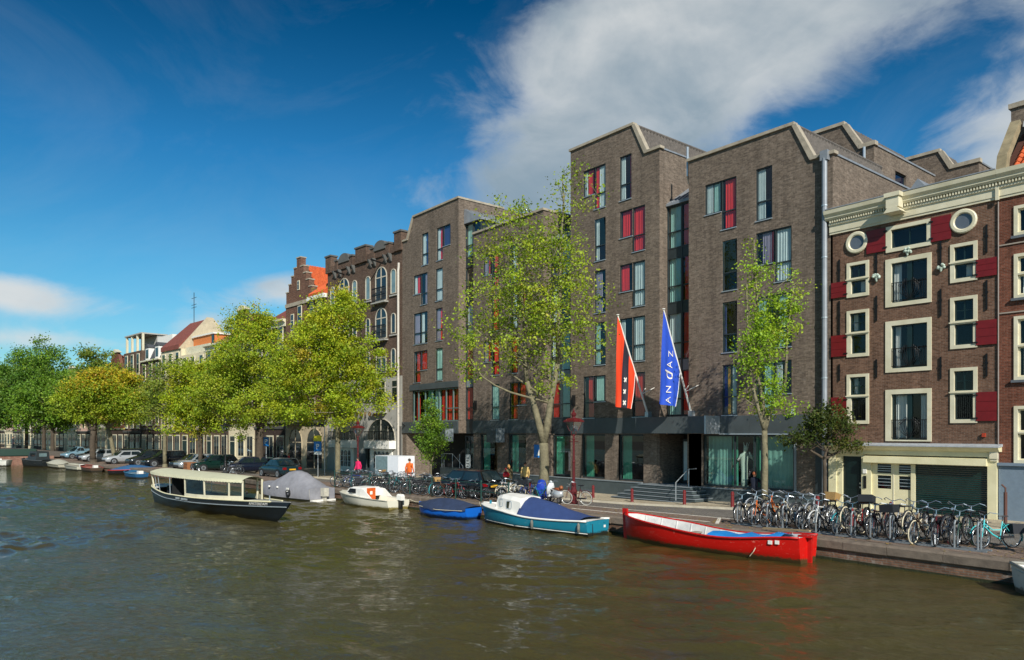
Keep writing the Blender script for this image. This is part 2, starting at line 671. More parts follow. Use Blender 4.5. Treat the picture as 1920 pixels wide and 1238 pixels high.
def water_mat():
    m = bpy.data.materials.new('canal_water')
    m.use_nodes = True
    nt = m.node_tree
    N, L = nt.nodes, nt.links
    b = N['Principled BSDF']
    b.inputs['Roughness'].default_value = 0.03
    b.inputs['IOR'].default_value = 1.5
    b.inputs['Specular IOR Level'].default_value = 0.5
    tc = N.new('ShaderNodeTexCoord')

    def nz(scale, detail, rough, sx=1, sy=1, rot=0, dist=0.0):
        mp = N.new('ShaderNodeMapping')
        mp.inputs['Scale'].default_value = (sx, sy, 1)
        mp.inputs['Rotation'].default_value = (0, 0, rot)
        L.new(tc.outputs['Object'], mp.inputs[0])
        n = N.new('ShaderNodeTexNoise')
        n.inputs['Scale'].default_value = scale
        n.inputs['Detail'].default_value = detail
        n.inputs['Roughness'].default_value = rough
        n.inputs['Distortion'].default_value = dist
        L.new(mp.outputs[0], n.inputs['Vector'])
        return n.outputs['Fac']
    a = nz(0.75, 3, 0.55, 1.0, 1.9, 0.75, 0.4)
    c = nz(3.6, 5, 0.62, 1.0, 1.7, 0.55, 0.6)
    d = nz(0.16, 2, 0.5, 1, 1.4, 0.2)
    col = N.new('ShaderNodeMix')
    col.data_type = 'RGBA'
    col.inputs['A'].default_value = (0.047, 0.038, 0.010, 1)
    col.inputs['B'].default_value = (0.068, 0.057, 0.016, 1)
    L.new(d, col.inputs['Factor'])
    L.new(col.outputs['Result'], b.inputs['Base Color'])
    # calmer and rougher patches
    ma = N.new('ShaderNodeMath')
    ma.operation = 'MULTIPLY_ADD'
    mr = N.new('ShaderNodeMapRange')
    mr.inputs['From Min'].default_value = 0.35
    mr.inputs['From Max'].default_value = 0.65
    mr.inputs['To Min'].default_value = 0.35
    mr.inputs['To Max'].default_value = 1.25
    L.new(d, mr.inputs['Value'])
    m1 = N.new('ShaderNodeMath')
    m1.operation = 'MULTIPLY'
    m1.inputs[1].default_value = 0.8
    L.new(c, m1.inputs[0])
    ad = N.new('ShaderNodeMath')
    ad.operation = 'ADD'
    L.new(a, ad.inputs[0])
    L.new(m1.outputs[0], ad.inputs[1])
    hh = N.new('ShaderNodeMath')
    hh.operation = 'MULTIPLY'
    L.new(ad.outputs[0], hh.inputs[0])
    L.new(mr.outputs[0], hh.inputs[1])
    bp = N.new('ShaderNodeBump')
    bp.inputs['Strength'].default_value = 1.0
    bp.inputs['Distance'].default_value = 0.07
    L.new(hh.outputs[0], bp.inputs['Height'])
    L.new(bp.outputs[0], b.inputs['Normal'])
    return m


M_WATER = water_mat()
WZ = -0.7

# ------------------------------------------------------------------ ground, road, pavement, quay, water
XS = [40, 20, 5, -2, -8, -14, -17, -20, -23, -26, -29, -33, -38, -44, -50, -56, -62, -68, -78, -90, -105, -120, -140, -170, -210, -260, -330]


def ribbon(name, m, o0, o1, dz, x0=None, x1=None, fac=None, sub=4):
    mb = MB()
    xs = [x for x in XS if (x0 is None or x <= x0) and (x1 is None or x >= x1)]
    if x0 is not None and x0 not in xs:
        xs = [x0] + xs
    if x1 is not None and x1 not in xs:
        xs = xs + [x1]
    rings = []
    for x in xs:
        ya = quay_y(x) + o0
        yb = (facade_y(x) + fac) if fac is not None else quay_y(x) + o1
        rings.append([(x, ya + (yb - ya) * k / sub, ground_z(x, ya + (yb - ya) * k / sub) + dz) for k in range(sub + 1)])
    mb.loft(rings, cap=False, closed=False)
    o = mb.build(name, m)
    return struct(o)


gm = MB()
gm.quad((-900, -300, -3.0), (400, -300, -3.0), (400, 900, -3.0), (-900, 900, -3.0))
struct(gm.build('ground', M_GROUND))
tm = MB()
rr = [[(x, facade_y(x) + 1.2, -0.42), (x, 900 if x > -300 else 900, -0.42)] for x in [400] + XS + [-600, -900]]
tm.loft(rr, cap=False, closed=False)
struct(tm.build('terrain', M_GROUND))


def wave_height(X, Y):
    """Wind chop: many short wave trains, ruffled and calmer patches."""
    rg = np.random.RandomState(4)
    h = np.zeros_like(X)
    for _ in range(70):
        lam = 0.42 * 2 ** rg.uniform(0, 2.1)
        th = math.radians(-55 + rg.normal(0, 38))
        k = 2 * math.pi / lam
        a = 0.0043 * lam ** 1.0
        h += a * np.sin(k * (X * math.cos(th) + Y * math.sin(th)) + rg.uniform(0, 6.28))
    p = np.zeros_like(X)
    for _ in range(9):
        lam = rg.uniform(7, 22)
        th = rg.uniform(0, 6.28)
        p += np.sin(2 * math.pi / lam * (X * math.cos(th) + Y * math.sin(th)) + rg.uniform(0, 6.28))
    amp = np.clip(.8 + .13 * p, .35, 1.12)
    h = h * amp * (.62 + .45 * np.clip((-X - 14) / 22, 0, 1))
    return h + 6.0 * h * np.abs(h)


wx = np.concatenate([np.arange(-74, -40, .26), np.arange(-40, -2.4, .15)])
nv = 150
VV, FF = [], []
tv = np.linspace(0, 1, nv)
q_ = np.array([quay_y(v) + .25 for v in wx])
GX = np.repeat(wx[:, None], nv, 1)
GY = -1.0 + (q_[:, None] + 1.0) * tv[None, :]
GH = wave_height(GX, GY)
ed = np.minimum.reduce([np.clip((GX - wx[0]) / 8, 0, 1), np.clip((wx[-1] - GX) / .5, 0, 1), np.clip((GY + 1) / .8, 0, 1)])
GH *= ed
wmv = np.stack([GX, GY, WZ + GH], -1).reshape(-1, 3)
nx_ = len(wx)
ii = np.arange(nx_ - 1)[:, None] * nv + np.arange(nv - 1)[None, :]
wmf = np.stack([ii, ii + nv, ii + nv + 1, ii + 1], -1).reshape(-1, 4)
wm = MB()
wm.v = [tuple(p) for p in wmv]
wm.f = [tuple(int(k) for k in f_) for f_ in wmf]
x_hi, x_lo = float(wx[-1]), float(wx[0])


def flat_strip(xs, y_of):
    wm.loft([[(x, y_of(x) - (y_of(x) - y_) * k / 2, WZ) for k, y_ in ((0, -60), (1, -60), (2, -60))] for x in xs], cap=False, closed=False)


qf = lambda x: (quay_y(x) if x > -330 else quay_y(-330)) + .25
flat_strip([60, 40, 20, 5, x_hi], qf)
flat_strip([x_lo, -78, -90, -105, -120, -140, -170, -210, -260, -330, -500, -900], qf)
flat_strip([x_hi, x_lo], lambda x: -1.0)
wo = wm.build('water', M_WATER, smooth=True)
struct(wo)

ribbon('quay_parking_strip', M_PARK, 0.42, 2.75, 0.0)
ribbon('road', M_ASPH, 2.75, 6.4, -0.004)
ribbon('pavement', M_TILE, 6.58, 0, 0.075, fac=3.2, sub=6)


def kerb_run(x0, x1, parent):
    mb = MB()
    a, b = quay_y(x0) + 6.4, quay_y(x1) + 6.4
    z0, z1 = ground_z(x0, a), ground_z(x1, b)
    mb.loft([[(x0, a, z0 - .1), (x0, a, z0 + .085), (x0, a + .18, z0 + .085), (x0, a + .18, z0 - .1)],
             [(x1, b, z1 - .1), (x1, b, z1 + .085), (x1, b + .18, z1 + .085), (x1, b + .18, z1 - .1)]])
    return mb.build('kerb_stone', M_KERB, parent)


kerb = bpy.data.objects.new('kerb', None)
COL.objects.link(kerb)
struct(kerb)
x = 0.0
while x > -60:
    kerb_run(x - 0.006, x - 1.494, kerb)
    x -= 1.5

qm = MB()
rings = []
for x in XS:
    q = quay_y(x)
    rings.append([(x, q + .08, -2.5), (x, q + .05, -0.26), (x, q + .45, -0.26), (x, q + .45, -2.5)])
qm.loft(rings)
quay = struct(qm.build('quay_wall', M_QUAYBR))
am = MB()
rings = []
for x in XS:
    q = quay_y(x)
    rings.append([(x, q + .02, -1.2), (x, q + .045, -0.62 + .03 * math.sin(x * 1.7)), (x, q + .1, -0.6), (x, q + .1, -1.2)])
am.loft(rings)
am.build('algae_band', M_ALGAE, quay)
x, i = 6.0, 0
while x > -125:
    ln = R.uniform(1.35, 1.75)
    x1 = x - ln
    a, b = quay_y(x - .006), quay_y(x1 + .006)
    jz, jy = R.uniform(-.012, .012), R.uniform(-.022, .022)
    mb = MB()

    def sec(xx, q):
        return [(xx, q + jy + .03, -0.34 + jz), (xx, q + jy - .035, -0.29 + jz), (xx, q + jy - .04, -0.06 + jz), (xx, q + jy + .02, 0.0 + jz), (xx, q + .42, .004 + jz), (xx, q + .42, -0.34 + jz)]
    mb.loft([sec(x - .006, a), sec(x1 + .006, b)])
    mb.build('coping_stone', M_STONE, quay)
    x = x1

# parking bay lines, painted on the clinkers


def line(x0, o0, x1, o1, w=0.14):
    mb = MB()
    a, b = Vector((x0, quay_y(x0) + o0)), Vector((x1, quay_y(x1) + o1))
    n = (b - a).orthogonal().normalized() * w / 2
    K = max(2, int((b - a).length / 1.2))
    r = []
    for k in range(K + 1):
        p = a + (b - a) * k / K
        r.append([(p.x + s * n.x, p.y + s * n.y, ground_z(p.x + s * n.x, p.y + s * n.y) + .005) for s in (-1, 1)])
    mb.loft(r, cap=False, closed=False)
    return mb.build('road_marking', M_LINE)


for args, lab in (((-17.0, 2.6, -28.5, 2.6), 'long white painted line between parking strip and road'),
                  ((-17.4, 1.1, -24.5, 1.2), 'thin white painted line along the middle of the parking strip'),
                  ((-24.6, 0.6, -26.6, 2.5), 'short slanting white line behind the teal boat'),
                  ((-16.9, 0.8, -17.9, 2.5), 'short white line closing the parking strip by the first bicycles')):
    o = line(*args)
    tag(o, lab, 'road marking')

# ------------------------------------------------------------------ bridge at the far end
br = thing('bridge', 'low dark green girder bridge with brick abutment closing the canal', 'bridge', (-122, 12, 0))
bm_ = MB()
bm_.prism([(-4, 0.35), (8, 0.35), (8, 1.15), (-4, 1.15)], 'y', -44, 0.5)
bm_.build('deck', mat('bridge_deck', '#565049', .9), br)
b2 = MB().box(8.0, 8.35, -44, 0.5, 0.45, 1.3)
b2.build('girder', mat('bridge_green', '#1f3a30', .5), br)
b2 = MB().box(4, 8.3, -6.2, 2.5, -2.2, 0.35)
b2.build('abutment', brick_mat('bridge_brick', '#7c5244', '#97705c', '#8a7d70', efflor=.5), br)
b2 = MB().box(4, 8.2, -14.5, -12.8, -2.2, 0.35)
b2.build('pier', MATS['bridge_brick'], br)
rm = MB()
for k in range(23):
    rm.tube([(8.2, .2 - k * 1.9, 1.3), (8.2, .2 - k * 1.9, 2.3)], .035, 5)
for z in (1.75, 2.3):
    rm.tube([(8.2, .3, z), (8.2, -43, z)], .03, 5)
rm.build('railing', M_GREEN, br)
b2 = MB().prism([(-4, 1.15), (-4, .2), (-4, .2), (8, .2), (8, 1.15)], 'y', 0.5, 9)
b2.v = [(p[0], p[1], p[2] if p[1] < 5 else min(p[2], .25)) for p in b2.v]
b2.build('ramp', MATS['bridge_deck'], br)
# ------------------------------------------------------------------ wall, window and curtain builders
def wall_grid(mb, x0, x1, z0, z1, holes, y, depth, flip=False):
    """Front face at y with rectangular holes and reveals of the given depth."""
    hs = [(max(a, x0), min(b, x1), max(c, z0), min(d, z1)) for a, b, c, d in holes if b > x0 + 1e-4 and a < x1 - 1e-4 and d > z0 + 1e-4 and c < z1 - 1e-4]
    xs = sorted({round(v, 4) for v in [x0, x1] + [h[0] for h in hs] + [h[1] for h in hs]})
    for a, b in zip(xs[:-1], xs[1:]):
        xm = (a + b) / 2
        cuts = sorted((h[2], h[3]) for h in hs if h[0] < xm < h[1])
        z = z0
        for c, d in cuts + [(z1, z1)]:
            if c > z + 1e-5:
                mb.quad((a, y, z), (b, y, z), (b, y, c), (a, y, c))
            z = max(z, d)
    for a, b, c, d in holes:
        if not (a >= x0 - 1e-3 and b <= x1 + 1e-3):
            continue
        e = y + depth
        mb.quad((a, y, c), (a, y, d), (a, e, d), (a, e, c))
        mb.quad((b, y, c), (b, e, c), (b, e, d), (b, y, d))
        mb.quad((a, y, d), (b, y, d), (b, e, d), (a, e, d))
        mb.quad((a, y, c), (a, e, c), (b, e, c), (b, y, c))


_unit = {}


def unit_pane():
    if 'pane' not in _unit:
        _unit['pane'] = MB().quad((0, 0, 0), (1, 0, 0), (1, 0, 1), (0, 0, 1)).mesh('pane', M_GLASS)
    return _unit['pane']


def unit_curtain(k=0):
    key = 'curt%d' % k
    if key not in _unit:
        mb = MB()
        n = 26
        rg = random.Random(k)
        ph = rg.uniform(0, 6)
        r = []
        for i in range(n + 1):
            u = i / n
            yy = .03 * math.sin(u * 38 + ph + .8 * math.sin(u * 9 + k)) + .02 * math.sin(u * 71 + ph)
            r.append([(u, yy, 0), (u, yy * .55, 1)])
        mb.loft(r, cap=False, closed=False)
        _unit[key] = mb.mesh('curtain', M_CURT['grey'], smooth=True)
    return _unit[key]


def pane(parent, x, y, z, w, h, m=None):
    return obj('pane', unit_pane(), parent, (x, y, z), scale=(w, 1, h), material=m)


def curtain(parent, x, y, z, w, h, c):
    return obj('curtain', unit_curtain(R.randrange(4)), parent, (x, y, z), scale=(w, 1, h), material=M_CURT[c])


_frames = {}


def frame_mesh(w, h, fw, trans, d, m, mull=()):
    key = (round(w, 2), round(h, 2), fw, trans, d, m.name, mull)
    if key not in _frames:
        mb = MB()
        mb.box(0, fw, 0, d, 0, h).box(w - fw, w, 0, d, 0, h)
        mb.box(fw, w - fw, .002, d - .002, 0, fw).box(fw, w - fw, .002, d - .002, h - fw, h)
        if trans:
            mb.box(fw, w - fw, .003, d - .003, trans - fw / 2, trans + fw / 2)
        for q in mull:
            mb.box(q - fw / 2, q + fw / 2, .004, d - .004, fw, h - fw)
        _frames[key] = mb.mesh('window', m)
    return _frames[key]


def hotel_window(root, off, x0, x1, z0, z1, curt, trans=True, fy=.04, open_=False, m=None):
    """One anthracite window: frame (part) with its panes, sill and curtains (sub-parts)."""
    w, h = x1 - x0, z1 - z0
    m = m or M_GREYFR
    tr = 0.95 if (trans and h > 2) else 0
    f = obj('window', frame_mesh(w, h, .06, tr, .09, m), root, (x0 - off[0], fy - off[1] + 33, z0))
    if tr:
        pane(f, .06, .05, .06, w - .12, tr - .09)
        if open_:
            p = pane(f, .06, .03, tr + .03, w - .12, h - tr - .09)
            p.rotation_euler = (math.radians(5), 0, 0)
        else:
            pane(f, .06, .05, tr + .03, w - .12, h - tr - .09)
    else:
        pane(f, .06, .05, .06, w - .12, h - .12)
    s = MB().box(-.03, w + .02, -fy - .05, 0.01, -.045, -.004)
    key = ('sill', round(w, 2))
    if key not in _unit:
        _unit[key] = s.mesh('sill', M_ALU)
    obj('sill', _unit[key], f)
    for a, b, c in curt:
        curtain(f, a * w + .03, .105 + (.02 if c in ('red', 'dred', 'blue') else 0), .02, (b - a) * w - .06, h - .05, c)
    return f


# ------------------------------------------------------------------ the hotel
HX, HO = -17.1, (-17.1, 33.0, 0.0)
hotel = thing('hotel_building', 'long dark brick hotel with stepped blocks, red curtains and slate ground floor', 'building', (HX, 33, 0))
S = {5: (17.35, 20.0), 4: (14.1, 16.72), 3: (10.87, 13.5), 2: (7.65, 10.28), 1: (4.38, 7.0)}
UP = 1.0           # an upper-only light starts this much above the full ones
wins = []          # block, x0, x1, z0, z1, curtains, open


def W(bl, col, st, full, curt, op=False):
    z0, z1 = S[st]
    wins.append((bl, col[0], col[1], z0 if full else z0 + UP, z1, curt, op))


c1 = dict(a=(-24.19, -23.17), b=(-23.17, -22.24), c=(-21.11, -20.07), d=(-20.07, -19.16))
c2 = dict(a=(-33.45, -32.45), b=(-32.45, -31.5), c=(-30.34, -29.32), d=(-29.32, -28.36))
c3 = dict(a=(-44.0, -43.05), b=(-43.05, -42.06), c=(-40.92, -39.95), d=(-39.95, -39.0))
c4 = dict(a=(-53.84, -52.75), b=(-52.75, -51.68), c=(-50.45, -49.43), d=(-49.43, -48.33))
G, T, RD, DR, BL = 'grey', 'teal', 'red', 'dred', 'blue'
W(1, c1['a'], 4, 0, [(0, .45, G), (.45, 1, T)]); W(1, c1['b'], 4, 1, [(.12, 1, RD)]); W(1, (-21.11, -20.2), 4, 1, [(0, .55, G)])
W(1, (-23.1, -22.2), 3, 1, [], True); W(1, c1['c'], 3, 0, [(.25, .8, 'purple'), (.5, 1, RD)]); W(1, c1['d'], 3, 1, [(0, 1, G)])
W(1, (-23.1, -22.2), 2, 1, [(0, .2, BL)], True); W(1, c1['c'], 2, 0, [(0, .5, T)]); W(1, c1['d'], 2, 1, [(.2, .7, T)])
W(1, (-23.1, -22.2), 1, 1, [(.0, .3, BL), (.55, 1, G), (.3, .5, 'yellow')]); W(1, c1['c'], 1, 1, [(.4, 1, T)]); W(1, c1['d'], 1, 0, [(0, .4, G)])
W(2, c2['a'], 5, 0, [(0, .3, G), (.3, 1, RD)]); W(2, c2['b'], 5, 1, [(0, .35, RD), (.35, 1, 'grey')]); W(2, (-30.34, -29.4), 5, 1, [(0, .4, G), (.75, 1, RD)])
W(2, c2['b'], 4, 1, [(0, .35, G)], True); W(2, c2['c'], 4, 0, [(.05, 1, RD)]); W(2, c2['d'], 4, 1, [(0, 1, RD)])
W(2, c2['b'], 3, 1, [(0, .6, 'purple')]); W(2, c2['c'], 3, 0, [(0, .65, RD)]); W(2, c2['d'], 3, 1, [(0, 1, G)])
W(2, c2['b'], 2, 1, [(0, .4, T)]); W(2, c2['c'], 2, 1, [(0, .35, G)]); W(2, c2['d'], 2, 1, [(0, 1, G)])
W(2, c2['a'], 1, 1, [(.3, 1, DR)]); W(2, c2['b'], 1, 0, [(0, .75, T), (.75, 1, DR)]); W(2, c2['d'], 1, 1, [(0, 1, DR)])
for st, spec in ((4, 'ab_c'), (3, 'b_cd'), (2, 'ab_c'), (1, 'b_cD')):
    W(3, c3['a'], st, 0, [(0, .5, 'purple'), (.5, 1, RD)]) if 'ab' in spec else None
    W(3, c3['b'], st, 1, [(.2, .8, RD)] if st != 1 else [(0, 1, T)])
    W(3, c3['c'], st, 1, [(.3, .9, DR if st < 3 else G)])
    if 'd' in spec.lower():
        W(3, c3['d'], st, 0, [(.1, .8, DR)])
W(4, (-52.55, -51.55), 5, 1, [(0, .5, G), (.5, .9, BL)]); W(4, (-50.3, -49.4), 5, 1, [(0, .4, G), (.4, 1, RD)]); W(4, (-49.4, -48.32), 5, 0, [(0, 1, BL)])
W(4, c4['a'], 4, 0, [(0, .35, G), (.35, 1, RD)]); W(4, c4['b'], 4, 1, [(.5, 1, 'purple')]); W(4, c4['c'], 4, 1, [(0, .9, G)])
W(4, c4['a'], 3, 1, [(0, .7, 'purple')]); W(4, c4['b'], 3, 1, [(0, .4, G)]); W(4, c4['c'], 3, 1, [(0, .5, 'purple'), (.5, 1, RD)])
W(4, c4['a'], 2, 1, [(.25, .95, DR)]); W(4, c4['b'], 2, 0, [(0, 1, DR)]); W(4, c4['c'], 2, 1, [(0, .8, T)], True)
# ground-floor openings (block, x0, x1, z0, z1)
gwins = [(1, -24.31, -19.05, .62, 3.36), (2, -33.6, -31.57, .6, 3.36), (2, -30.42, -28.47, .6, 3.36),
         (3, -44.4, -42.3, .6, 3.36), (3, -41.07, -39.07, .6, 3.36)]
strip4 = (-54.0, -47.2, 4.36, 6.98)
BLK = {1: (-25.25, -17.1, 18.3, 'R', -19.1, -18.09, 16.35),
       2: (-34.6, -27.29, 21.6, 'R', -29.3, -28.28, 19.65),
       3: (-45.25, -37.25, 18.45, None, 0, 0, 18.45),
       4: (-55.7, -47.2, 21.7, 'L', -53.85, -54.8, 19.95)}
DB = 42.2
for k, (xl, xr, zt, sl_, xst, xsb, zl) in BLK.items():
    holes = [(a, b, c, d) for (bl, a, b, c, d, _, _) in wins if bl == k] + [g[1:] for g in gwins if g[0] == k]
    if k == 4:
        holes += [(-54.0, -47.2, 4.36, 6.98), (-55.0, -47.2, -.45, 3.36)]
    mb = MB()
    if sl_ == 'R':
        wall_grid(mb, xl, xst, -.6, zt, holes, 33, .22)
        wall_grid(mb, xst, xr, -.6, zl, holes, 33, .22)
        mb.poly([(xst, 33, zl), (xsb, 33, zl), (xst, 33, zt)])
    elif sl_ == 'L':
        wall_grid(mb, xst, xr, -.6, zt, holes, 33, .22)
        wall_grid(mb, xl, xst, -.6, zl, holes, 33, .22)
        mb.poly([(xst, 33, zl), (xst, 33, zt), (xsb, 33, zl)])
    else:
        wall_grid(mb, xl, xr, -.6, zt, holes, 33, .22)
    zr = zl if sl_ == 'R' else zt
    zleft = zl if sl_ == 'L' else zt
    mb.quad((xr, 33, -.6 if k != 4 else 3.4), (xr, DB, -.6 if k != 4 else 3.4), (xr, DB, zr), (xr, 33, zr))
    mb.quad((xl, DB, -.6), (xl, 33, -.6), (xl, 33, zleft), (xl, DB, zleft))
    mb.quad((xr, DB, -.6), (xl, DB, -.6), (xl, DB, zl), (xr, DB, zl))
    mb.build('wall', M_BRHOTEL, hotel, HO)
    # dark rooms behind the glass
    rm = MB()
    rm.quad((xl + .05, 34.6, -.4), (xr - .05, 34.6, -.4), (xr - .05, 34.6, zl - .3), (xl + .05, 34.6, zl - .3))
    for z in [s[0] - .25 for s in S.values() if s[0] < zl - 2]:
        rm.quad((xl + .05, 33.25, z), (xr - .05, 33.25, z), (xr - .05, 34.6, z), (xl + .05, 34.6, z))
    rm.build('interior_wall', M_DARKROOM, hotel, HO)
    # roof
    rf = MB()
    if sl_:
        a, b = (xl, xst) if sl_ == 'R' else (xst, xr)
        rf.quad((a, 33.2, zt - .05), (b, 33.2, zt - .05), (b, DB, zt - .05), (a, DB, zt - .05))
        a, b = (xsb, xr) if sl_ == 'R' else (xl, xsb)
        rf.quad((a, 33.2, zl - .05), (b, 33.2, zl - .05), (b, DB, zl - .05), (a, DB, zl - .05))
    else:
        rf.quad((xl, 33.2, zt - .05), (xr, 33.2, zt - .05), (xr, DB, zt - .05), (xl, DB, zt - .05))
    ro = rf.build('roof', mat('roof_felt', '#4c4a48', .95), hotel, HO)
    if sl_:
        ts = MB()
        n = int((DB - 33.3) / .3)
        for q in range(n):           # pantile courses as ribs running down the slope
            y0 = 33.3 + q * .3
            d = -1 if sl_ == 'L' else 1
            ts.loft([[(xst + d * .0, y0, zt - .1), (xst + d * .1, y0 + .1, zt), (xst + d * .06, y0 + .29, zt - .06)],
                     [(xsb + d * .0, y0, zl - .08), (xsb + d * .12, y0 + .1, zl + .02), (xsb + d * .06, y0 + .29, zl - .04)]], cap=False, closed=False)
        t = ts.build('roof_tiles', M_TILEGREY, ro, HO)
        struct(t, 'stuff')
        rt = MB()
        rt.tube([(xst, 33.3, zt + .02), (xst, DB, zt + .02)], .12, 7)
        rt.build('ridge_tile', M_TILEGREY, ro, HO)
    # concrete copings
    cp = MB()
    ct = .15
    if sl_ == 'R':
        cp.box(xl - .08, xst + .1, 32.9, 33.28, zt, zt + ct)
        cp.build('coping', M_CONC, hotel, HO)
        cp = MB().prism([(xst - .03, zt + .02), (xst + .2, zt + .02), (xsb + .15, zl + .1), (xsb - .1, zl + .0)], 'y', 32.91, 33.27)
        cp.build('coping', M_CONC, hotel, HO)
        cp = MB().box(xsb - .08, xr + .12, 32.9, 33.29, zl + .002, zl + ct)
        cp.build('coping', M_CONC, hotel, HO)
        cp = MB().box(xr - .12, xr + .05, 33.29, DB, zl + .0, zl + .09)
        cp.build('edge_trim', M_ZINC, hotel, HO)
    elif sl_ == 'L':
        cp.box(xst - .1, xr + .06, 32.9, 33.28, zt, zt + ct)
        cp.build('coping', M_CONC, hotel, HO)
        cp = MB().box(xr - .3, xr + .06, 33.28, 37.5, zt, zt + ct)
        cp.build('coping', M_CONC, hotel, HO)
        cp = MB().prism([(xst + .03, zt + .02), (xst - .2, zt + .02), (xsb - .2, zl + .08), (xsb + .04, zl)], 'y', 32.91, 33.27)
        cp.build('coping', M_CONC, hotel, HO)
        cp = MB().box(xl - .1, xsb + .06, 32.9, 33.29, zl + .002, zl + ct)
        cp.build('coping', M_CONC, hotel, HO)
    else:
        cp.box(xl - .06, xr + .08, 32.9, 33.28, zt, zt + ct)
        cp.build('coping', M_CONC, hotel, HO)
        cp = MB().box(xr - .3, xr + .06, 33.28, 39, zt, zt + ct)
        cp.build('coping', M_CONC, hotel, HO)
for bl, a, b, c, d, cu, op in wins:
    hotel_window(hotel, HO, a, b, c, d, cu, open_=op)

# upper window band of the left block and the curtain walls in the slots
def bay(x0, x1, y, rows, cols, curts, spandrels):
    """Glazed slot: mullions, spandrel panels, panes and curtains."""
    w = x1 - x0
    zb, zt = rows[0][0], rows[-1][1]
    mu = MB()
    for u in [0] + cols + [1]:
        xx = x0 + u * w
        mu.box(xx - .05, xx + .05, y - .06, y + .08, zb, zt)
    for a, b in rows:
        mu.box(x0 + .05, x1 - .05, y - .05, y + .07, a, a + .07).box(x0 + .05, x1 - .05, y - .05, y + .07, b - .07, b)
        mu.box(x0 + .05, x1 - .05, y - .045, y + .065, a + .93, a + .99)
    f = mu.build('bay_window', M_GREYFR, hotel, HO)
    us = [0] + cols + [1]
    i = 0
    for a, b in rows:
        for u, v in zip(us[:-1], us[1:]):
            pane(f, x0 + u * w + .05 - HO[0], y - HO[1], a + .06, (v - u) * w - .1, b - a - .12)
            c = curts[i % len(curts)]
            i += 1
            if c:
                curtain(f, x0 + u * w + .08 - HO[0], y + .11 - HO[1], a + .05, (v - u) * w - .14, b - a - .1, c)
    for (a, b), m in spandrels:
        s = MB().box(x0, x1, y - .03, y + .05, a, b)
        s.build('spandrel', m, hotel, HO)
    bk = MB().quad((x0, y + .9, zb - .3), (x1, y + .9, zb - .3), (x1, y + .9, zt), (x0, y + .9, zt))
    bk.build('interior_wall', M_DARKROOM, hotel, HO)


rows3 = [(4.42, 7.0), (7.6, 10.3), (10.85, 13.45), (13.95, 16.4)]
M_SPL = mat('grey_spandrel', '#7b8488', .5, var=.1)
sp3 = [((7.0, 7.6), M_SPL), ((10.3, 10.85), M_GREYFR), ((13.45, 13.95), M_GREYFR), ((3.36, 4.42), M_GREYFR)]
bay(-27.29, -25.25, 33.75, rows3, [.5], ['teal', 'red', 'grey', 'red', 'teal', 'red', 'teal', 'red'], sp3)
bay(-37.25, -34.6, 33.75, rows3, [.36, .72], ['dred', 'teal', 'dred', 'grey', 'teal', None, 'grey', None, 'teal', 'blue', 'grey', None], sp3)
bay(-47.2, -45.25, 33.75, rows3 + [(17.1, 19.75)], [.5], ['dred', 'dred', 'dred', 'teal', 'grey', None, None, 'teal', 'teal', None], sp3 + [((16.4, 17.1), M_GREYFR)])
# zinc roofs of the slots
z1_ = MB()
for a, b in ((-27.28, -25.26), (-37.24, -34.62)):
    zz = MB().prism([(33.55, 16.42), (33.55, 16.56), (35.6, 17.9), (35.6, 16.42)], 'x', a + .012, b - .012)
    o = zz.build('zinc_roof', M_ZINC, hotel, HO)
    sm = MB()
    for q in range(1, 5):
        xx = a + (b - a) * q / 5
        sm.prism([(33.55, 16.565), (33.55, 16.61), (35.6, 17.95), (35.6, 17.905)], 'x', xx - .02, xx + .02)
    sm.build('standing_seam', M_ZINC, o, HO)
zz = MB().prism([(-47.19, 20.95), (-47.19, 19.78), (-45.05, 19.72), (-45.05, 19.86)], 'y', 33.5, 42)
o = zz.build('zinc_roof', M_ZINC, hotel, HO)
sm = MB()
for q in range(17):
    yy = 33.7 + q * .5
    sm.prism([(-47.18, 20.955), (-47.18, 21.0), (-45.05, 19.91), (-45.05, 19.865)], 'y', yy - .02, yy + .02)
sm.build('standing_seam', M_ZINC, o, HO)
MB().box(-45.3, -45.2, 33.8, 42, 18.4, 19.72).build('bay_side', M_GREYFR, hotel, HO)

# strip window of the left block
f = MB()
us = [-54.0, -53.25, -52.2, -51.15, -50.1, -49.1, -48.1, -47.25]
for u in us:
    f.box(u - .04, u + .04, 33.1, 33.2, 4.36, 6.98)
f.box(-54, -47.2, 33.105, 33.195, 4.36, 4.44).box(-54, -47.2, 33.105, 33.195, 6.9, 6.98)
f.box(-49.1, -47.25, 33.108, 33.19, 5.35, 5.42)
f = f.build('window_band', mat('window_grey_green', '#5d7370', .45), hotel, HO)
for i, (a, b) in enumerate(zip(us[:-1], us[1:])):
    pane(f, a + .04 - HX, .15, 4.44, b - a - .08, 2.46)
    c = ['dred', None, 'green', 'teal', 'dred', 'dred', 'dred'][i]
    if c:
        curtain(f, a + .1 - HX, .36, 4.4, b - a - .2, 2.55, c)
MB().box(-54.4, -47.21, 32.93, 33.02, 7.02, 7.5).build('fascia', M_SLATE, hotel, HO)

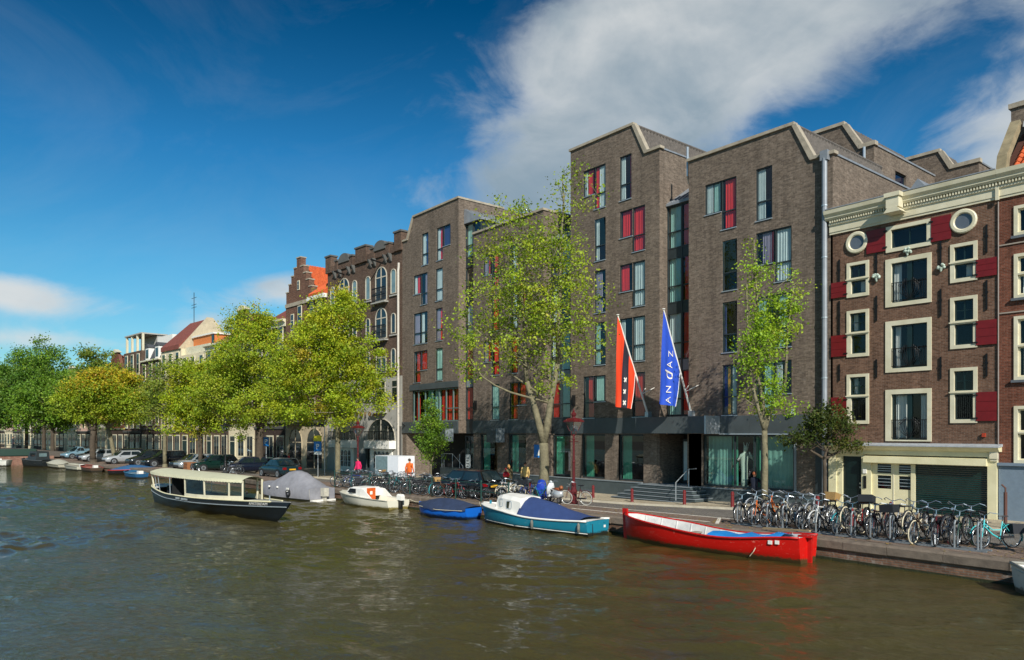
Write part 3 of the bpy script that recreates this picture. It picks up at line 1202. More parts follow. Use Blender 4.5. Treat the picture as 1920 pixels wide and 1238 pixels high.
# slate fascia panels above the ground floor, each a part
fas = [(-23.3, -21.4), (-21.4, -19.3), (-19.3, -17.14), (-30.0, -27.7), (-32.3, -30.0), (-34.58, -32.3), (-39.4, -37.27), (-42.3, -39.4), (-45.23, -42.3),
       (-49.6, -47.22), (-52.6, -49.6), (-55.66, -52.6)]
for a, b in fas:
    MB().box(a + .006, b - .006, 32.92, 33.05, 3.4, 4.34).build('fascia_panel', M_SLATE, hotel, HO)
can = MB().box(-28.0, -23.3, 31.75, 33.0, 3.42, 4.32).build('canopy', M_SLATE, hotel, HO)
MB().box(-23.298, -23.2, 31.72, 33.0, 3.4, 4.34).build('canopy_edge', M_ALU, hotel, HO)
MB().box(-23.19, -17.3, 32.86, 32.92, 3.36, 3.42).build('edge_trim', M_ALU, hotel, HO)
for a in (-49.0, -42.55):
    o = MB().box(a, a + 1.1, 32.2, 32.92, 2.75, 3.62).build('fascia_box', M_SLATE, hotel, HO)
    MB().box(a + 1.105, a + 1.2, 32.2, 32.92, 2.75, 3.75).build('edge_trim', M_SPL, o, HO)
# plinth slabs
for a, b in ((-19.0, -17.12), (-21.6, -19.0), (-24.3, -21.6), (-30.3, -28.5), (-32.4, -30.3), (-34.55, -32.4), (-37.2, -34.6), (-39.7, -37.25), (-42.4, -39.7), (-45.2, -42.4)):
    MB().box(a + .006, b - .006, 32.88, 33.02, -.6, .5).build('plinth_slab', M_PLINTH, hotel, HO)
    MB().box(a + .003, b - .003, 32.84, 33.03, .502, .56).build('plinth_ledge', M_SPL, hotel, HO)
# ground-floor windows
for bl, a, b, c, d in gwins + [(0, -36.9, -34.75, .6, 3.3)]:
    w, h = b - a, d - c
    mul = () if w < 3 else (w * .36, w * .58, w * .66)
    yy = 33.1 if bl else 33.6
    f = obj('shop_window', frame_mesh(w, h, .09, 0, .1, M_GREYFR, mul), hotel, (a - HX, yy - 33, c))
    ed = [0] + list(mul) + [w]
    for p, q in zip(ed[:-1], ed[1:]):
        pane(f, p + .045, .05, .06, q - p - .09, h - .12, M_GLASSDK)
    if w < 3:
        curtain(f, .1, .25, .03, w * .34, h - .06, 'green')
    else:
        for p, q, cc in ((.02, .29, 'teal'), (.3, .36, 'green'), (.53, .61, 'green'), (.66, .98, 'teal')):
            curtain(f, p * w, .3, .03, (q - p) * w, h - .06, cc)
        MB().box(.05, w - .05, .3, 2.0, -.05, .0).build('floor', M_DARKROOM, f)
# dark piers in the recessed slot ground floor
MB().box(-37.24, -36.95, 33.4, 33.75, -.5, 3.36).build('pier', M_BRHOTEL, hotel, HO)
# entrance: recess, door, steps, handrail
en = MB()
en.quad((-27.4, 33, .6), (-27.4, 35.2, .6), (-27.4, 35.2, 3.4), (-27.4, 33, 3.4))
en.quad((-24.4, 35.2, .6), (-24.4, 33, .6), (-24.4, 33, 3.4), (-24.4, 35.2, 3.4))
en.quad((-27.4, 33.0, 3.38), (-24.4, 33.0, 3.38), (-24.4, 35.2, 3.38), (-27.4, 35.2, 3.38))
en.box(-25.35, -24.42, 33.0, 33.4, .55, 3.4)
en.box(-28.45, -27.42, 32.97, 33.3, .55, 3.4)
en.build('entrance_wall', M_BRHOTEL, hotel, HO)
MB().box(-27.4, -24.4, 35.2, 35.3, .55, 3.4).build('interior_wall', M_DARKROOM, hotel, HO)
d = MB().box(-26.6, -25.38, 34.2, 34.26, .6, 3.1).build('door', M_GREYFR, hotel, HO)
MB().box(-26.5, -26.18, 34.17, 34.2, .75, 2.95).build('door_glass', M_CURT['grey'], d, HO)
MB().box(-25.95, -25.5, 34.17, 34.2, 1.0, 2.1).build('door_glass', M_GLASSDK, d, HO)
MB().tube([(-26.05, 34.12, 1.3), (-26.05, 34.12, 2.0)], .02, 6).build('door_handle', M_ALU, d, HO)
for i in range(5):
    zt_ = .56 - i * .185
    e = .42 * i
    MB().box(-27.9 - e * .85, -24.3 + e * .55, 31.9 - e * .42, 33.0 if i else 34.2, zt_ - .15, zt_ - .03).build('step', M_PLINTH, hotel, HO)
    MB().box(-27.93 - e * .85, -24.27 + e * .55, 31.86 - e * .42, 33.0 if i else 34.2, zt_ - .03, zt_).build('step_tread', M_SPL, hotel, HO)
hr = MB()
hr.tube([(-24.55, 31.0, -.1), (-24.55, 31.0, .85), (-24.75, 32.3, 1.5), (-24.75, 33.4, 1.5)], .025, 6)
hr.tube([(-24.72, 32.3, .5), (-24.72, 32.3, 1.5)], .025, 6)
hr.build('handrail', M_ALU, hotel, HO)
# service entrance of the left block: deep recess, platform, steps, rail
sv = MB()
sv.loft([[(-55.0, 33.0, z), (-54.6, 33.6, z), (-53.2, 35.4, z), (-52.3, 37.5, z)] for z in (-.5, 3.36)], cap=False, closed=False)
sv.quad((-55.0, 33.0, 3.36), (-47.2, 33.0, 3.36), (-47.2, 37.5, 3.36), (-55.0, 37.5, 3.36))
sv.build('passage_wall', M_BRHOTEL, hotel, HO)
MB().box(-55, -46.6, 37.5, 37.6, -.5, 3.4).box(-46.9, -46.6, 34.5, 37.5, -.5, 3.4).build('interior_wall', M_DARKROOM, hotel, HO)
MB().box(-50.4, -47.6, 33.4, 36, -.5, .62).build('platform', M_PLINTH, hotel, HO)
for i in range(5):
    MB().box(-47.6 + i * .3, -47.3 + i * .3, 33.0, 34.4, -.5, .5 - i * .19).build('step', M_SPL, hotel, HO)
pr = MB()
for xx in (-50.2, -49.9, -48.7, -47.7):
    pr.tube([(xx, 33.45, .6), (xx, 33.45, 1.75)], .022, 6)
pr.tube([(-50.3, 33.45, 1.75), (-48.7, 33.45, 1.75), (-47.4, 33.3, 1.1), (-46.9, 33.2, .8), (-46.9, 33.2, -.2)], .022, 6)
pr.build('handrail', M_ALU, hotel, HO)
g = obj('door', frame_mesh(1.2, 2.7, .07, 0, .08, M_GREYFR, (.6,)), hotel, (-47.15 - HX, .6, .5))
pane(g, .07, .04, .07, 1.06, 2.56, M_GLASSDK)
curtain(g, .62, .3, .05, .45, 2.5, 'teal')
MB().box(-46.95, -46.35, 33.5, 33.56, .7, 1.75).build('notice_board', mat('board_white', '#cfd2ce', .5), hotel, HO)
for yy, ww in ((1.5, .34), (1.28, .3), (1.06, .36), (.86, .28)):
    MB().box(-46.85, -46.85 + ww, 33.49, 33.5, yy - .06, yy).build('notice_print', M_IRON, hotel, HO)
# wall lamps, downpipe, little parts on the facade
for xx in (-38.2, -33.9 - .45, -45.0):
    l = MB().box(xx, xx + .12, 32.8, 33.0, 5.2, 5.7).box(xx + .13, xx + .2, 32.75, 33.0, 5.15, 5.85)
    l.build('wall_lamp', M_IRON, hotel, HO)
dp = MB()
dp.tube([(-17.42, 32.85, 16.2), (-17.42, 32.85, .2)], .12, 10)
dp.box(-17.6, -17.24, 32.75, 33.0, 16.1, 16.55)
o = dp.build('downpipe', M_ZINC, hotel, HO)
for z in (3.2, 6.0, 8.8, 11.6, 14.0):
    MB().tube([(-17.42, 32.85, z - .03), (-17.42, 32.85, z + .03)], .14, 10).build('pipe_bracket', M_ALU, o, HO)
MB().box(-17.9, -17.12, 32.9, 33.02, .56, 3.4).build('pilaster', M_GREYFR, hotel, HO)
MB().box(-19.02, -18.9, 32.97, 33.03, .58, 3.36).build('edge_trim', M_SPL, hotel, HO)
MB().lathe([(.09, 0), (.11, .05), (.11, .18), (.06, .22)], 8, (-19.0, 32.8, 4.36)).build('floodlight', M_ALU, hotel, HO)
MB().tube([(-25.45, 33.15, 19.2), (-25.45, 33.15, 17.6), (-25.6, 33.5, 17.3)], .06, 8).build('downpipe', M_ALU, hotel, HO)
for xx in (-55.15, ):
    MB().tube([(xx, 32.95, 4.0), (xx, 32.7, 4.15), (xx + .3, 32.6, 4.25)], .05, 6).build('floodlight', M_IRON, hotel, HO)

# rear blocks of the same brick, seen above the roofs


def rear_block(label, x0, xst, xsb, xr, zt, zl, y0, y1, win=None):
    r = thing('rear_building', label, 'building', (xr, y0, 0))
    of = (xr, y0, 0)
    mb = MB()
    hole = []
    mb.poly([(x0, y0, 8), (xr, y0, 8), (xr, y0, zl), (xsb, y0, zl), (xst, y0, zt), (x0, y0, zt)])
    if win:
        a, b, c, d = win
        side = MB()
        wall_grid(side, y0, y1, 8, zl, [(a, b, c, d)], 0, .25)
        mb.add(side, Matrix(((0, -1, 0, xr), (1, 0, 0, 0), (0, 0, 1, 0), (0, 0, 0, 1))))
    else:
        mb.quad((xr, y0, 8), (xr, y1, 8), (xr, y1, zl), (xr, y0, zl))
    mb.quad((x0, y0, 8), (x0, y0, zt), (x0, y1, zt), (x0, y1, 8))
    mb.quad((x0, y1, 8), (x0, y1, zl), (xr, y1, zl), (xr, y1, 8))
    mb.build('wall', M_BRHOTEL, r, of)
    rf = MB()
    rf.quad((x0, y0 + .2, zt), (xst, y0 + .2, zt), (xst, y1, zt), (x0, y1, zt)).quad((xsb, y0 + .2, zl - .02), (xr, y0 + .2, zl - .02), (xr, y1, zl - .02), (xsb, y1, zl - .02))
    n = int((y1 - y0 - .3) / .3)
    rf.quad((xst, y0, zt), (xsb, y0, zl), (xsb, y1, zl), (xst, y1, zt))
    ro = rf.build('roof', M_TILEGREY, r, of)
    ts = MB()
    for q in range(n):
        yy = y0 + .3 + q * .3
        ts.tube([(xst + .04, yy, zt), (xsb + .04, yy, zl)], .07, 5)
    struct(ts.build('roof_tiles', M_TILEGREY, ro, of), 'stuff')
    MB().box(x0 - .05, xst + .1, y0 - .1, y0 + .28, zt, zt + .19).build('coping', M_CONC, r, of)
    MB().prism([(xst - .03, zt + .02), (xst + .26, zt + .02), (xsb + .2, zl + .1), (xsb - .1, zl)], 'y', y0 - .09, y0 + .27).build('coping', M_CONC, r, of)
    MB().box(xsb - .08, xr + .1, y0 - .1, y0 + .29, zl + .002, zl + .24).build('coping', M_CONC, r, of)
    MB().box(xr - .1, xr + .06, y0 + .29, y1, zl, zl + .1).build('edge_trim', M_ZINC, r, of)
    if win:
        a, b, c, d = win
        f = MB().box(xr - .2, xr - .12, a, b, c, c + .08).box(xr - .2, xr - .12, a, b, d - .08, d).box(xr - .2, xr - .12, a, a + .08, c + .08, d - .08).box(xr - .2, xr - .12, b - .08, b, c + .08, d - .08)
        f = f.build('window', M_GREYFR, r, of)
        MB().quad((xr - .16, a + .08, c + .08), (xr - .16, b - .08, c + .08), (xr - .16, b - .08, d - .08), (xr - .16, a + .08, d - .08)).build('pane', mat('dark_blue_glass', '#10142c', .06, spec=.8), f, of)
        MB().tube([(xsb + .25, y0 - .12, zl), (xsb + .25, y0 - .12, zl - 3.5)], .08, 8).build('downpipe', M_ALU, r, of)
    return r


rear_block('tall brick gable block rising behind the rightmost hotel block', -28, -21.4, -20.35, -19.6, 21.55, 19.85, 42.5, 50.8, (45.2, 46.7, 17.5, 19.0))
rear_block('dark brick gable block farthest back above the cream cornice', -26, -19.5, -18.75, -17.2, 21.5, 20.2, 51.2, 54.0)
rb = thing('rear_building', 'low dark brick parapet behind the cream cornice beside the orange roof', 'building', (-15.6, 54.5, 0))
MB().box(-17.1, -15.0, 54.5, 60, 8, 21.1).build('wall', M_BRHOTEL, rb, (-15.6, 54.5, 0))
MB().box(-17.1, -15.0, 54.4, 54.8, 21.1, 21.35).build('coping', M_CONC, rb, (-15.6, 54.5, 0))
# ------------------------------------------------------------------ canal house with red shutters (local frame: origin at its right foot)
BX = -10.4
BO = (BX, 33.0, 0.0)
hb = thing('canal_house', 'red brick canal house with cream cornice, dark red shutters and cream shopfront', 'building', (BX, 33, 0))


def inner_frame(mb, x0, x1, z0, z1, inners, y0, y1):
    """Painted surround: rectangle with openings, proud of the wall."""
    wall_grid(mb, x0, x1, z0, z1, inners, y0, y1 - y0)
    mb.quad((x0, y0, z0), (x0, y0, z1), (x0, y1, z1), (x0, y1, z0))
    mb.quad((x1, y0, z0), (x1, y1, z0), (x1, y1, z1), (x1, y0, z1))
    mb.quad((x0, y0, z1), (x1, y0, z1), (x1, y1, z1), (x0, y1, z1))
    mb.quad((x0, y0, z0), (x0, y1, z0), (x1, y1, z0), (x1, y0, z0))


def white_window(root, off, x0, x1, z0, z1, inners, m_fr, m_sash, nx=2, nz=1, curts=(), y=33.0, bars=None):
    mb = MB()
    inner_frame(mb, x0, x1, z0, z1, inners, y - .05, y + .14)
    f = mb.build('window', m_fr, root, off)
    for i, (a, b, c, d) in enumerate(inners):
        s = MB()
        fw = .055
        s.box(a, a + fw, y + .06, y + .12, c, d).box(b - fw, b, y + .06, y + .12, c, d).box(a + fw, b - fw, y + .06, y + .12, c, c + fw).box(a + fw, b - fw, y + .06, y + .12, d - fw, d)
        kx, kz = (nx, nz) if not isinstance(nx, (list, tuple)) else (nx[i], nz[i])
        for q in range(1, kx):
            xx = a + (b - a) * q / kx
            s.box(xx - .018, xx + .018, y + .065, y + .115, c + fw, d - fw)
        for q in range(1, kz):
            zz = c + (d - c) * q / kz
            s.box(a + fw, b - fw, y + .068, y + .112, zz - .016, zz + .016)
        s.build('sash', m_sash, f, off)
        for p in range(kx):
            for q in range(kz):
                pane(f, a + (b - a) * p / kx + .02 - off[0], y + .09 - off[1], c + (d - c) * q / kz + .02, (b - a) / kx - .04, (d - c) / kz - .04)
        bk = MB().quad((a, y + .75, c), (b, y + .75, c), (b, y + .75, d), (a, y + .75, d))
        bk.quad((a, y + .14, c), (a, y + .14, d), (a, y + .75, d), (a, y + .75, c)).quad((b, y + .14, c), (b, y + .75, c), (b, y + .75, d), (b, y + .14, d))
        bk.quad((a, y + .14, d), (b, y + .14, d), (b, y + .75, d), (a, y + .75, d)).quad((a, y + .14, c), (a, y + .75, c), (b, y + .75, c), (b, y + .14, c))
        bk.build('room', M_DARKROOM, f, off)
    for ii, u, v, c in curts:
        a, b, c0, d0 = inners[ii]
        curtain(f, a + (b - a) * u - off[0], y + .25 - off[1], c0 + .03, (b - a) * (v - u), d0 - c0 - .06, c)
    if bars is not None:
        a, b, c, d = inners[bars]
        bb = MB()
        for q in range(1, 9):
            xx = a + (b - a) * q / 9
            bb.tube([(xx, y + .02, c), (xx, y + .02, d)], .012, 5)
        bb.build('window_bars', M_IRON, f, off)
    return f


LX, RXx, MX = (-16.43, -15.43), (-12.12, -11.13), (-14.71, -12.84)
side = []
for z0, z1, zm, in ((9.58, 11.15, 10.38), (6.88, 8.98, 7.94), (3.86, 6.1, 5.1)):
    for X_, sh in ((LX, -1), (RXx, 1)):
        a, b = X_
        e = .07 if sh < 0 else 0
        low = (a + .16 + e * .6, b - .15 + (0.0 if sh > 0 else .02), z0 + .15, zm - .07)
        up = (a + .14, b - .14, zm + .07, z1 - .13)
        side.append((a, b, z0, z1, [up, low]))
mids = [(-14.71, -12.84, 8.92, 11.0), (-14.71, -12.84, 6.08, 8.3), (-14.71, -12.84, 3.1, 5.33)]
attic = (-14.69, -12.85, 11.3, 12.42)
hol = [s_[:4] for s_ in side] + mids + [attic]
mb = MB()
wall_grid(mb, -17.2, -10.4, 2.4, 12.75, hol, 33, .14)
mb.quad((-17.2, 33, 2.4), (-17.2, 33, 13), (-17.2, 41, 13), (-17.2, 41, 2.4))
mb.build('wall', M_BRRED, hb, BO)
for i, (a, b, c, d, inn) in enumerate(side):
    white_window(hb, BO, a, b, c, d, inn, M_CREAM2, M_GREEN, nx=[2, 1], nz=[1 if i < 2 else 2, 1],
                 curts=[(0, .1, .4, 'white')] if i in (4, 2) else ([(1, .5, .95, 'white')] if i in (0, 1) else []), bars=1 if i >= 4 else None)
    # ledge between upper and lower light
    MB().box(a - .03, b + .03, 32.9, 32.949, inn[0][2] - .09, inn[0][2] - .04).build('window_ledge', M_CREAM2, hb, BO)
    sx = (a - .72, a - .015) if a < -15 else (b - .04, b + .68)
    z0, z1 = inn[1][2] - .08, inn[1][3] + .06
    s = MB().box(sx[0] + .03, sx[1] - .03, 32.955, 32.985, z0 + .02, z1 - .02).build('shutter', M_SHUTRED, hb, BO)
    for q in range(3):
        h = (z1 - z0) / 3
        MB().box(sx[0], sx[1], 32.93, 32.955, z0 + q * h + .006, z0 + (q + 1) * h - .006).build('board', M_SHUTRED, s, BO)
    hx = sx[1] if a < -15 else sx[0]
    for zz in (z0 + .12, z1 - .12):
        MB().box(hx - .1, hx + .07, 32.9, 32.93, zz - .025, zz + .025).build('hinge', M_IRON, s, BO)
for i, (a, b, c, d) in enumerate(mids):
    inn = [(a + .25, b - .16, c + (.17 if i < 2 else .06), d - .2)]
    f = white_window(hb, BO, a, b, c, d, inn, M_CREAM2, M_GREEN, nx=2, nz=1, curts=[[(0, .02, .22, 'white')], [(0, .04, .2, 'white'), (0, .9, .99, 'white')], [(0, .06, .42, 'white'), (0, .75, .97, 'white')]][i])
    A, B_, C_, D_ = inn[0]
    MB().box((A + B_) / 2 - .1, (A + B_) / 2 + .1, 33.03, 33.06, C_, D_).build('mullion', M_GREEN, f, BO)
    rl = MB()
    zt = C_ + .85
    rl.tube([(A, 32.97, zt), (B_, 32.97, zt)], .018, 5).tube([(A, 32.97, C_ + .08), (B_, 32.97, C_ + .08)], .018, 5)
    n = 15
    for q in range(n + 1):
        xx = A + (B_ - A) * q / n
        if q in (0, 1, 2, 3, n - 3, n - 2, n - 1, n):
            rl.tube([(xx, 32.97, C_ + .08), (xx, 32.97, zt)], .012, 5)
    cx = (A + B_) / 2
    for sgn in (-1, 1):      # scrollwork
        for k in range(4):
            p = []
            for t in range(9):
                u = t / 8
                p.append((cx + sgn * (.03 + (.08 + .09 * k) * math.sin(u * 2.2)), 32.96, C_ + .1 + (.85 - .13 * k) * u ** .8 + (.06 * k if u > .8 else 0)))
            rl.tube(p, .012, 5)
            e = p[-1]
            rl.torus((e[0] + sgn * .05, 32.96, e[2] - .03), .05, .01, 'y', 10, 4)
    rl.build('railing', M_IRON, f, BO)
a, b, c, d = attic
f = white_window(hb, BO, a, b, c, d, [(a + .22, b - .17, c + .16, d - .16)], M_CREAM2, M_GREEN, nx=2)
for sx in ((-15.52, -14.705), (-12.84, -12.08)):
    s = MB().box(sx[0] + .03, sx[1] - .03, 32.955, 32.985, 11.42, 12.4).build('shutter', M_SHUTRED, hb, BO)
    for q in range(3):
        MB().box(sx[0], sx[1], 32.93, 32.955, 11.4 + q * .34 + .006, 11.4 + (q + 1) * .34 - .006).build('board', M_SHUTRED, s, BO)
    hx = sx[1] if sx[0] < -14 else sx[0]
    for zz in (11.55, 12.25):
        MB().box(hx - .08, hx + .08, 32.9, 32.93, zz - .03, zz + .03).build('hinge', M_IRON, s, BO)
for cx in (-15.97, -11.63):
    ring = MB()
    rg = []
    for (rr_, yy) in ((.5, 33.0), (.5, 32.93), (.46, 32.9), (.36, 32.9), (.32, 32.94), (.32, 32.99)):
        rg.append([(cx + rr_ * math.cos(2 * math.pi * q / 28), yy, 12.02 + .98 * rr_ * math.sin(2 * math.pi * q / 28)) for q in range(28)])
    ring.loft(rg, cap=False)
    o = ring.build('oculus', M_CREAM2, hb, BO, smooth=False)
    MB().poly([(cx + .325 * math.cos(2 * math.pi * q / 24), 32.975, 12.02 + .32 * math.sin(2 * math.pi * q / 24)) for q in range(24)]).build('pane', mat('oculus_glass', '#5b6168', .12, var=.1, spec=.8), o, BO)
# brick header rings over the oculi are in the brick; cornice
co = MB()
co.prism([(33.0, 12.6), (32.93, 12.6), (32.93, 12.68), (32.9, 12.7), (32.9, 12.98), (32.84, 13.02), (32.84, 13.1), (33.0, 13.1)], 'x', -17.22, BX + .02)
co.prism([(33.0, 13.24), (32.76, 13.24), (32.7, 13.32), (32.7, 13.38), (32.6, 13.5), (32.57, 13.66), (33.2, 13.7)], 'x', -17.34, BX + .02)
co.box(-17.22, BX + .02, 32.88, 33.0, 13.1, 13.24)
cor = co.build('cornice', M_CREAM2, hb, BO)
dn = MB()
x = -17.15
while x < BX:
    dn.box(x, x + .055, 32.78, 32.879, 13.115, 13.235)
    x += .11
struct(dn.build('dentils', M_CREAM2, cor, BO), 'stuff')
MB().box(-17.3, BX, 32.6, 33.2, 13.7, 13.74).build('gutter_lead', M_ZINC, cor, BO)
hoist = MB().box(-14.4, -13.88, 32.3, 32.75, 13.05, 13.5).prism([(-14.5, 12.85), (-13.78, 12.85), (-13.95, 13.05), (-14.33, 13.05)], 'y', 32.28, 32.85).box(-14.46, -13.82, 32.24, 32.72, 13.5, 13.68)
hoist.build('hoist_box', M_CREAM2, hb, BO)
MB().prism([(-14.4, 13.8), (-13.2, 13.8), (-13.8, 14.55)], 'y', 34.0, 36.5).build('skylight', M_ZINC, hb, BO)
MB().prism([(33.3, 13.72), (41, 13.72), (37.2, 14.2)], 'x', -17.1, BX - .05).build('roof', M_TILEGREY, hb, BO)
for xx, z0, z1 in ((-16.78, 10.2, 11.4), (-15.1, 10.4, 11.4), (-12.48, 10.4, 11.6), (-10.8, 10.6, 11.7), (-16.78, 7.9, 9.5), (-15.1, 8.4, 9.5), (-12.48, 8.3, 9.4), (-10.8, 8.35, 9.5), (-16.78, 5.85, 6.6), (-15.1, 5.9, 6.7), (-12.48, 5.7, 6.6), (-10.8, 5.7, 6.6)):
    MB().box(xx - .03, xx + .03, 32.94, 32.99, z0, z1).box(xx - .05, xx + .05, 32.93, 32.995, z0 + (z1 - z0) * .55, z0 + (z1 - z0) * .62).build('wall_anchor', M_IRON, hb, BO)
M_POSY = mat('verdigris', '#7f9c8c', .6, var=.35, scale=20, col2='#d7dccd')
for cx, cz in ((-15.08, 10.28), (-13.78, 11.18), (-12.46, 10.28)):
    p = MB()
    for q in range(9):
        p.ball((cx + R.uniform(-.13, .13), 32.93 + R.uniform(-.05, .02), cz + R.uniform(-.03, .15)), .065, .06, .06, 6, 4)
    p.lathe([(.03, -.16), (.06, -.08), (.09, 0)], 8, (cx, 32.93, cz))
    p.build('flower_ornament', M_POSY, hb, BO)
MB().box(-10.95, -10.83, 32.9, 32.99, 3.3, 3.45).build('alarm_box', mat('alarm_red', '#a33a22', .5), hb, BO)
# cream shopfront
sf = MB()
sf.box(-17.2, -16.85, 32.8, 33.0, -.1, 2.5).box(-10.72, -10.4, 32.8, 33.0, -.1, 2.5).box(-15.7, -15.28, 32.84, 33.0, -.1, 2.42)
sf.box(-16.85, -16.6, 32.88, 33.0, -.1, 2.5).box(-13.62, -13.45, 32.88, 33.0, -.1, 2.12)
sf.box(-17.2, -10.4, 32.79, 33.0, 2.5, 2.72).box(-16.85, -15.6, 32.86, 33.0, 2.4, 2.5)
s = sf.build('shopfront', M_CREAM, hb, BO)
MB().prism([(33.0, 2.72), (32.7, 2.72), (32.6, 2.82), (32.55, 2.88), (33.0, 2.92)], 'x', -17.3, -10.28).build('shop_cornice', M_CREAM, hb, BO)
MB().prism([(33.0, 2.925), (32.5, 2.885), (32.5, 2.93), (33.0, 3.02)], 'x', -17.33, -10.25).build('lead_flashing', mat('lead', '#a0a5a8', .6, var=.2), hb, BO)
MB().prism([(33.0, 2.47), (32.62, 2.42), (32.6, 2.16), (33.0, 2.12)], 'x', -15.52, -10.71).build('shutter_box', M_CREAM, hb, BO)
MB().box(-10.6, -10.36, 32.74, 32.8, 2.35, 2.5).box(-10.62, -10.34, 32.7, 32.8, 2.45, 2.72).build('console', M_CREAM2, hb, BO)
dr = MB().box(-16.6, -15.71, 33.0, 33.06, -.05, 2.4).build('door', mat('door_green', '#0d1d1c', .3, var=.2), hb, BO)
for z0, z1 in ((.15, .9), (1.05, 2.2)):
    MB().box(-16.45, -15.86, 32.98, 33.0, z0, z1).build('door_panel', MATS['door_green'], dr, BO)
for z in (1.02, 1.2):
    MB().ball((-15.8, 32.96, z), .04, .04, .05, 8, 5).build('door_handle', M_ALU, dr, BO)
MB().box(-15.6, -15.48, 32.8, 32.84, 1.0, 1.55).build('letter_box', M_IRON, hb, BO)
MB().box(-15.62, -15.46, 32.8, 32.84, 1.66, 1.85).build('number_plate', M_WHITE, hb, BO)
gd = MB()
gdh = [(-15.05, -14.46, 1.02, 1.6), (-15.05, -14.46, 1.7, 2.1), (-14.14, -13.64, 1.02, 1.6), (-14.14, -13.64, 1.7, 2.1)]
wall_grid(gd, -15.28, -13.62, -.1, 2.14, gdh, 32.95, .04)
g = gd.build('garage_door', M_CREAM, hb, BO)
for a, b, c, d in gdh:
    pane(g, a - BX, -.02, c, b - a, d - c, M_GLASSDK)
    bb = MB()
    for q in range(1, 4):
        bb.box(a, b, 32.965, 32.975, c + (d - c) * q / 4 - .012, c + (d - c) * q / 4 + .012)
    bb.build('glazing_bar', M_ALU, g, BO)
MB().box(-15.28, -13.62, 33.3, 33.35, -.1, 2.14).build('interior_wall', M_DARKROOM, hb, BO)
MB().box(-14.38, -14.33, 32.935, 32.95, -.1, 2.1).build('door_gap', M_CREAM2, g, BO)
ro = MB()
z, k = -.1, 0
while z < 2.12:
    ro.prism([(33.0, z), (32.94, z + .012), (32.925, z + .04), (32.94, z + .07), (33.0, z + .082)], 'x', -13.44, -10.73)
    z += .085
o = ro.build('roller_shutter', mat('roller_green', '#12302c', .4, var=.15, scale=2), hb, BO)
struct(o, 'stuff')

# ------------------------------------------------------------------ neighbour at the right edge
AO = (-3.4, 33.0, 0.0)
ha = thing('canal_house', 'red brick canal house at the right edge with blue-grey base and orange roof', 'building', (-3.4, 33, 0))
aw = [(-9.87, -8.62, 11.05, 12.2), (-9.87, -8.62, 8.65, 10.35), (-9.87, -8.62, 5.5, 7.95), (-9.87, -8.62, 2.3, 4.5),
      (-7.6, -6.4, 11.05, 12.2), (-7.6, -6.4, 8.65, 10.35), (-7.6, -6.4, 5.5, 7.95), (-7.6, -6.4, 2.6, 4.5)]
mb = MB()
wall_grid(mb, -10.38, -3.4, 2.2, 12.75, aw, 33, .14)
mb.quad((-3.4, 33, 2.2), (-3.4, 41, 2.2), (-3.4, 41, 13), (-3.4, 33, 13))
mb.build('wall', M_BRRED2, ha, AO)
for a, b, c, d in aw:
    h = d - c
    inn = [(a + .13, b - .13, c + .12, d - .12)] if h < 1.3 else [(a + .13, b - .13, c + .12, c + h * .52), (a + .13, b - .13, c + h * .52 + .07, d - .12)]
    f = white_window(ha, AO, a, b, c, d, inn, M_CREAM2, M_CREAM2, nx=1 if h < 1.3 else 1, curts=[(0, .1, .95, 'white')] if 5 < c < 9 else [])
    MB().box(a - .08, b + .08, 32.88, 33.0, c - .1, c - .003).build('sill', mat('blue_stone', '#5e646a', .8), ha, AO)
gb = MB().box(-10.36, -9.15, 32.9, 33.0, -.1, 2.18).box(-7.9, -3.4, 32.9, 33.0, -.1, 2.18).box(-9.15, -7.9, 32.9, 33.0, 1.75, 2.18)
gb.build('base_wall', mat('blue_grey_plaster', '#6f7f8d', .8, var=.1), ha, AO)
MB().box(-10.38, -3.4, 32.8, 33.0, 2.19, 2.3).build('string_course', MATS['blue_grey_plaster'], ha, AO)
dd = MB().box(-9.15, -7.9, 33.05, 33.1, -.1, 1.75).build('door', mat('grey_door', '#5b5e58', .5), ha, AO)
MB().box(-8.95, -8.6, 33.02, 33.05, .2, 1.5).build('door_panel', mat('brown_panel', '#5b4433', .6), dd, AO)
MB().box(-9.4, -8.9, 32.84, 32.9, 1.75 + .1, 1.75 + .3).build('sign_plate', mat('brown_plate', '#8c7c66', .6), ha, AO)
for z in (8.1, 10.75):
    MB().box(-10.36, -3.4, 32.955, 33.0, z, z + .05).build('string_course', mat('mortar_band', '#9d9183', .8), ha, AO)
MB().tube([(-10.39, 32.95, 12.5), (-10.39, 32.95, 2.4)], .025, 6).build('cable', mat('cable_grey', '#8a8078', .7), ha, AO)
co = MB()
co.prism([(33.0, 12.6), (32.93, 12.6), (32.93, 12.68), (32.9, 12.7), (32.9, 12.98), (32.84, 13.02), (32.84, 13.1), (33.0, 13.1)], 'x', -10.36, -3.3)
co.prism([(33.0, 13.24), (32.76, 13.24), (32.7, 13.32), (32.7, 13.38), (32.6, 13.5), (32.57, 13.66), (33.2, 13.7)], 'x', -10.375, -3.2)
co.box(-10.36, -3.3, 32.88, 33.0, 13.1, 13.24)
cor = co.build('cornice', M_CREAM2, ha, AO)
dn = MB()
x = -10.32
while x < -3.4:
    dn.box(x, x + .055, 32.78, 32.879, 13.115, 13.235)
    x += .11
struct(dn.build('dentils', M_CREAM2, cor, AO), 'stuff')
MB().box(-10.46, -10.34, 32.83, 32.9, 12.55, 13.1).build('cornice_block', M_CREAM2, ha, AO)
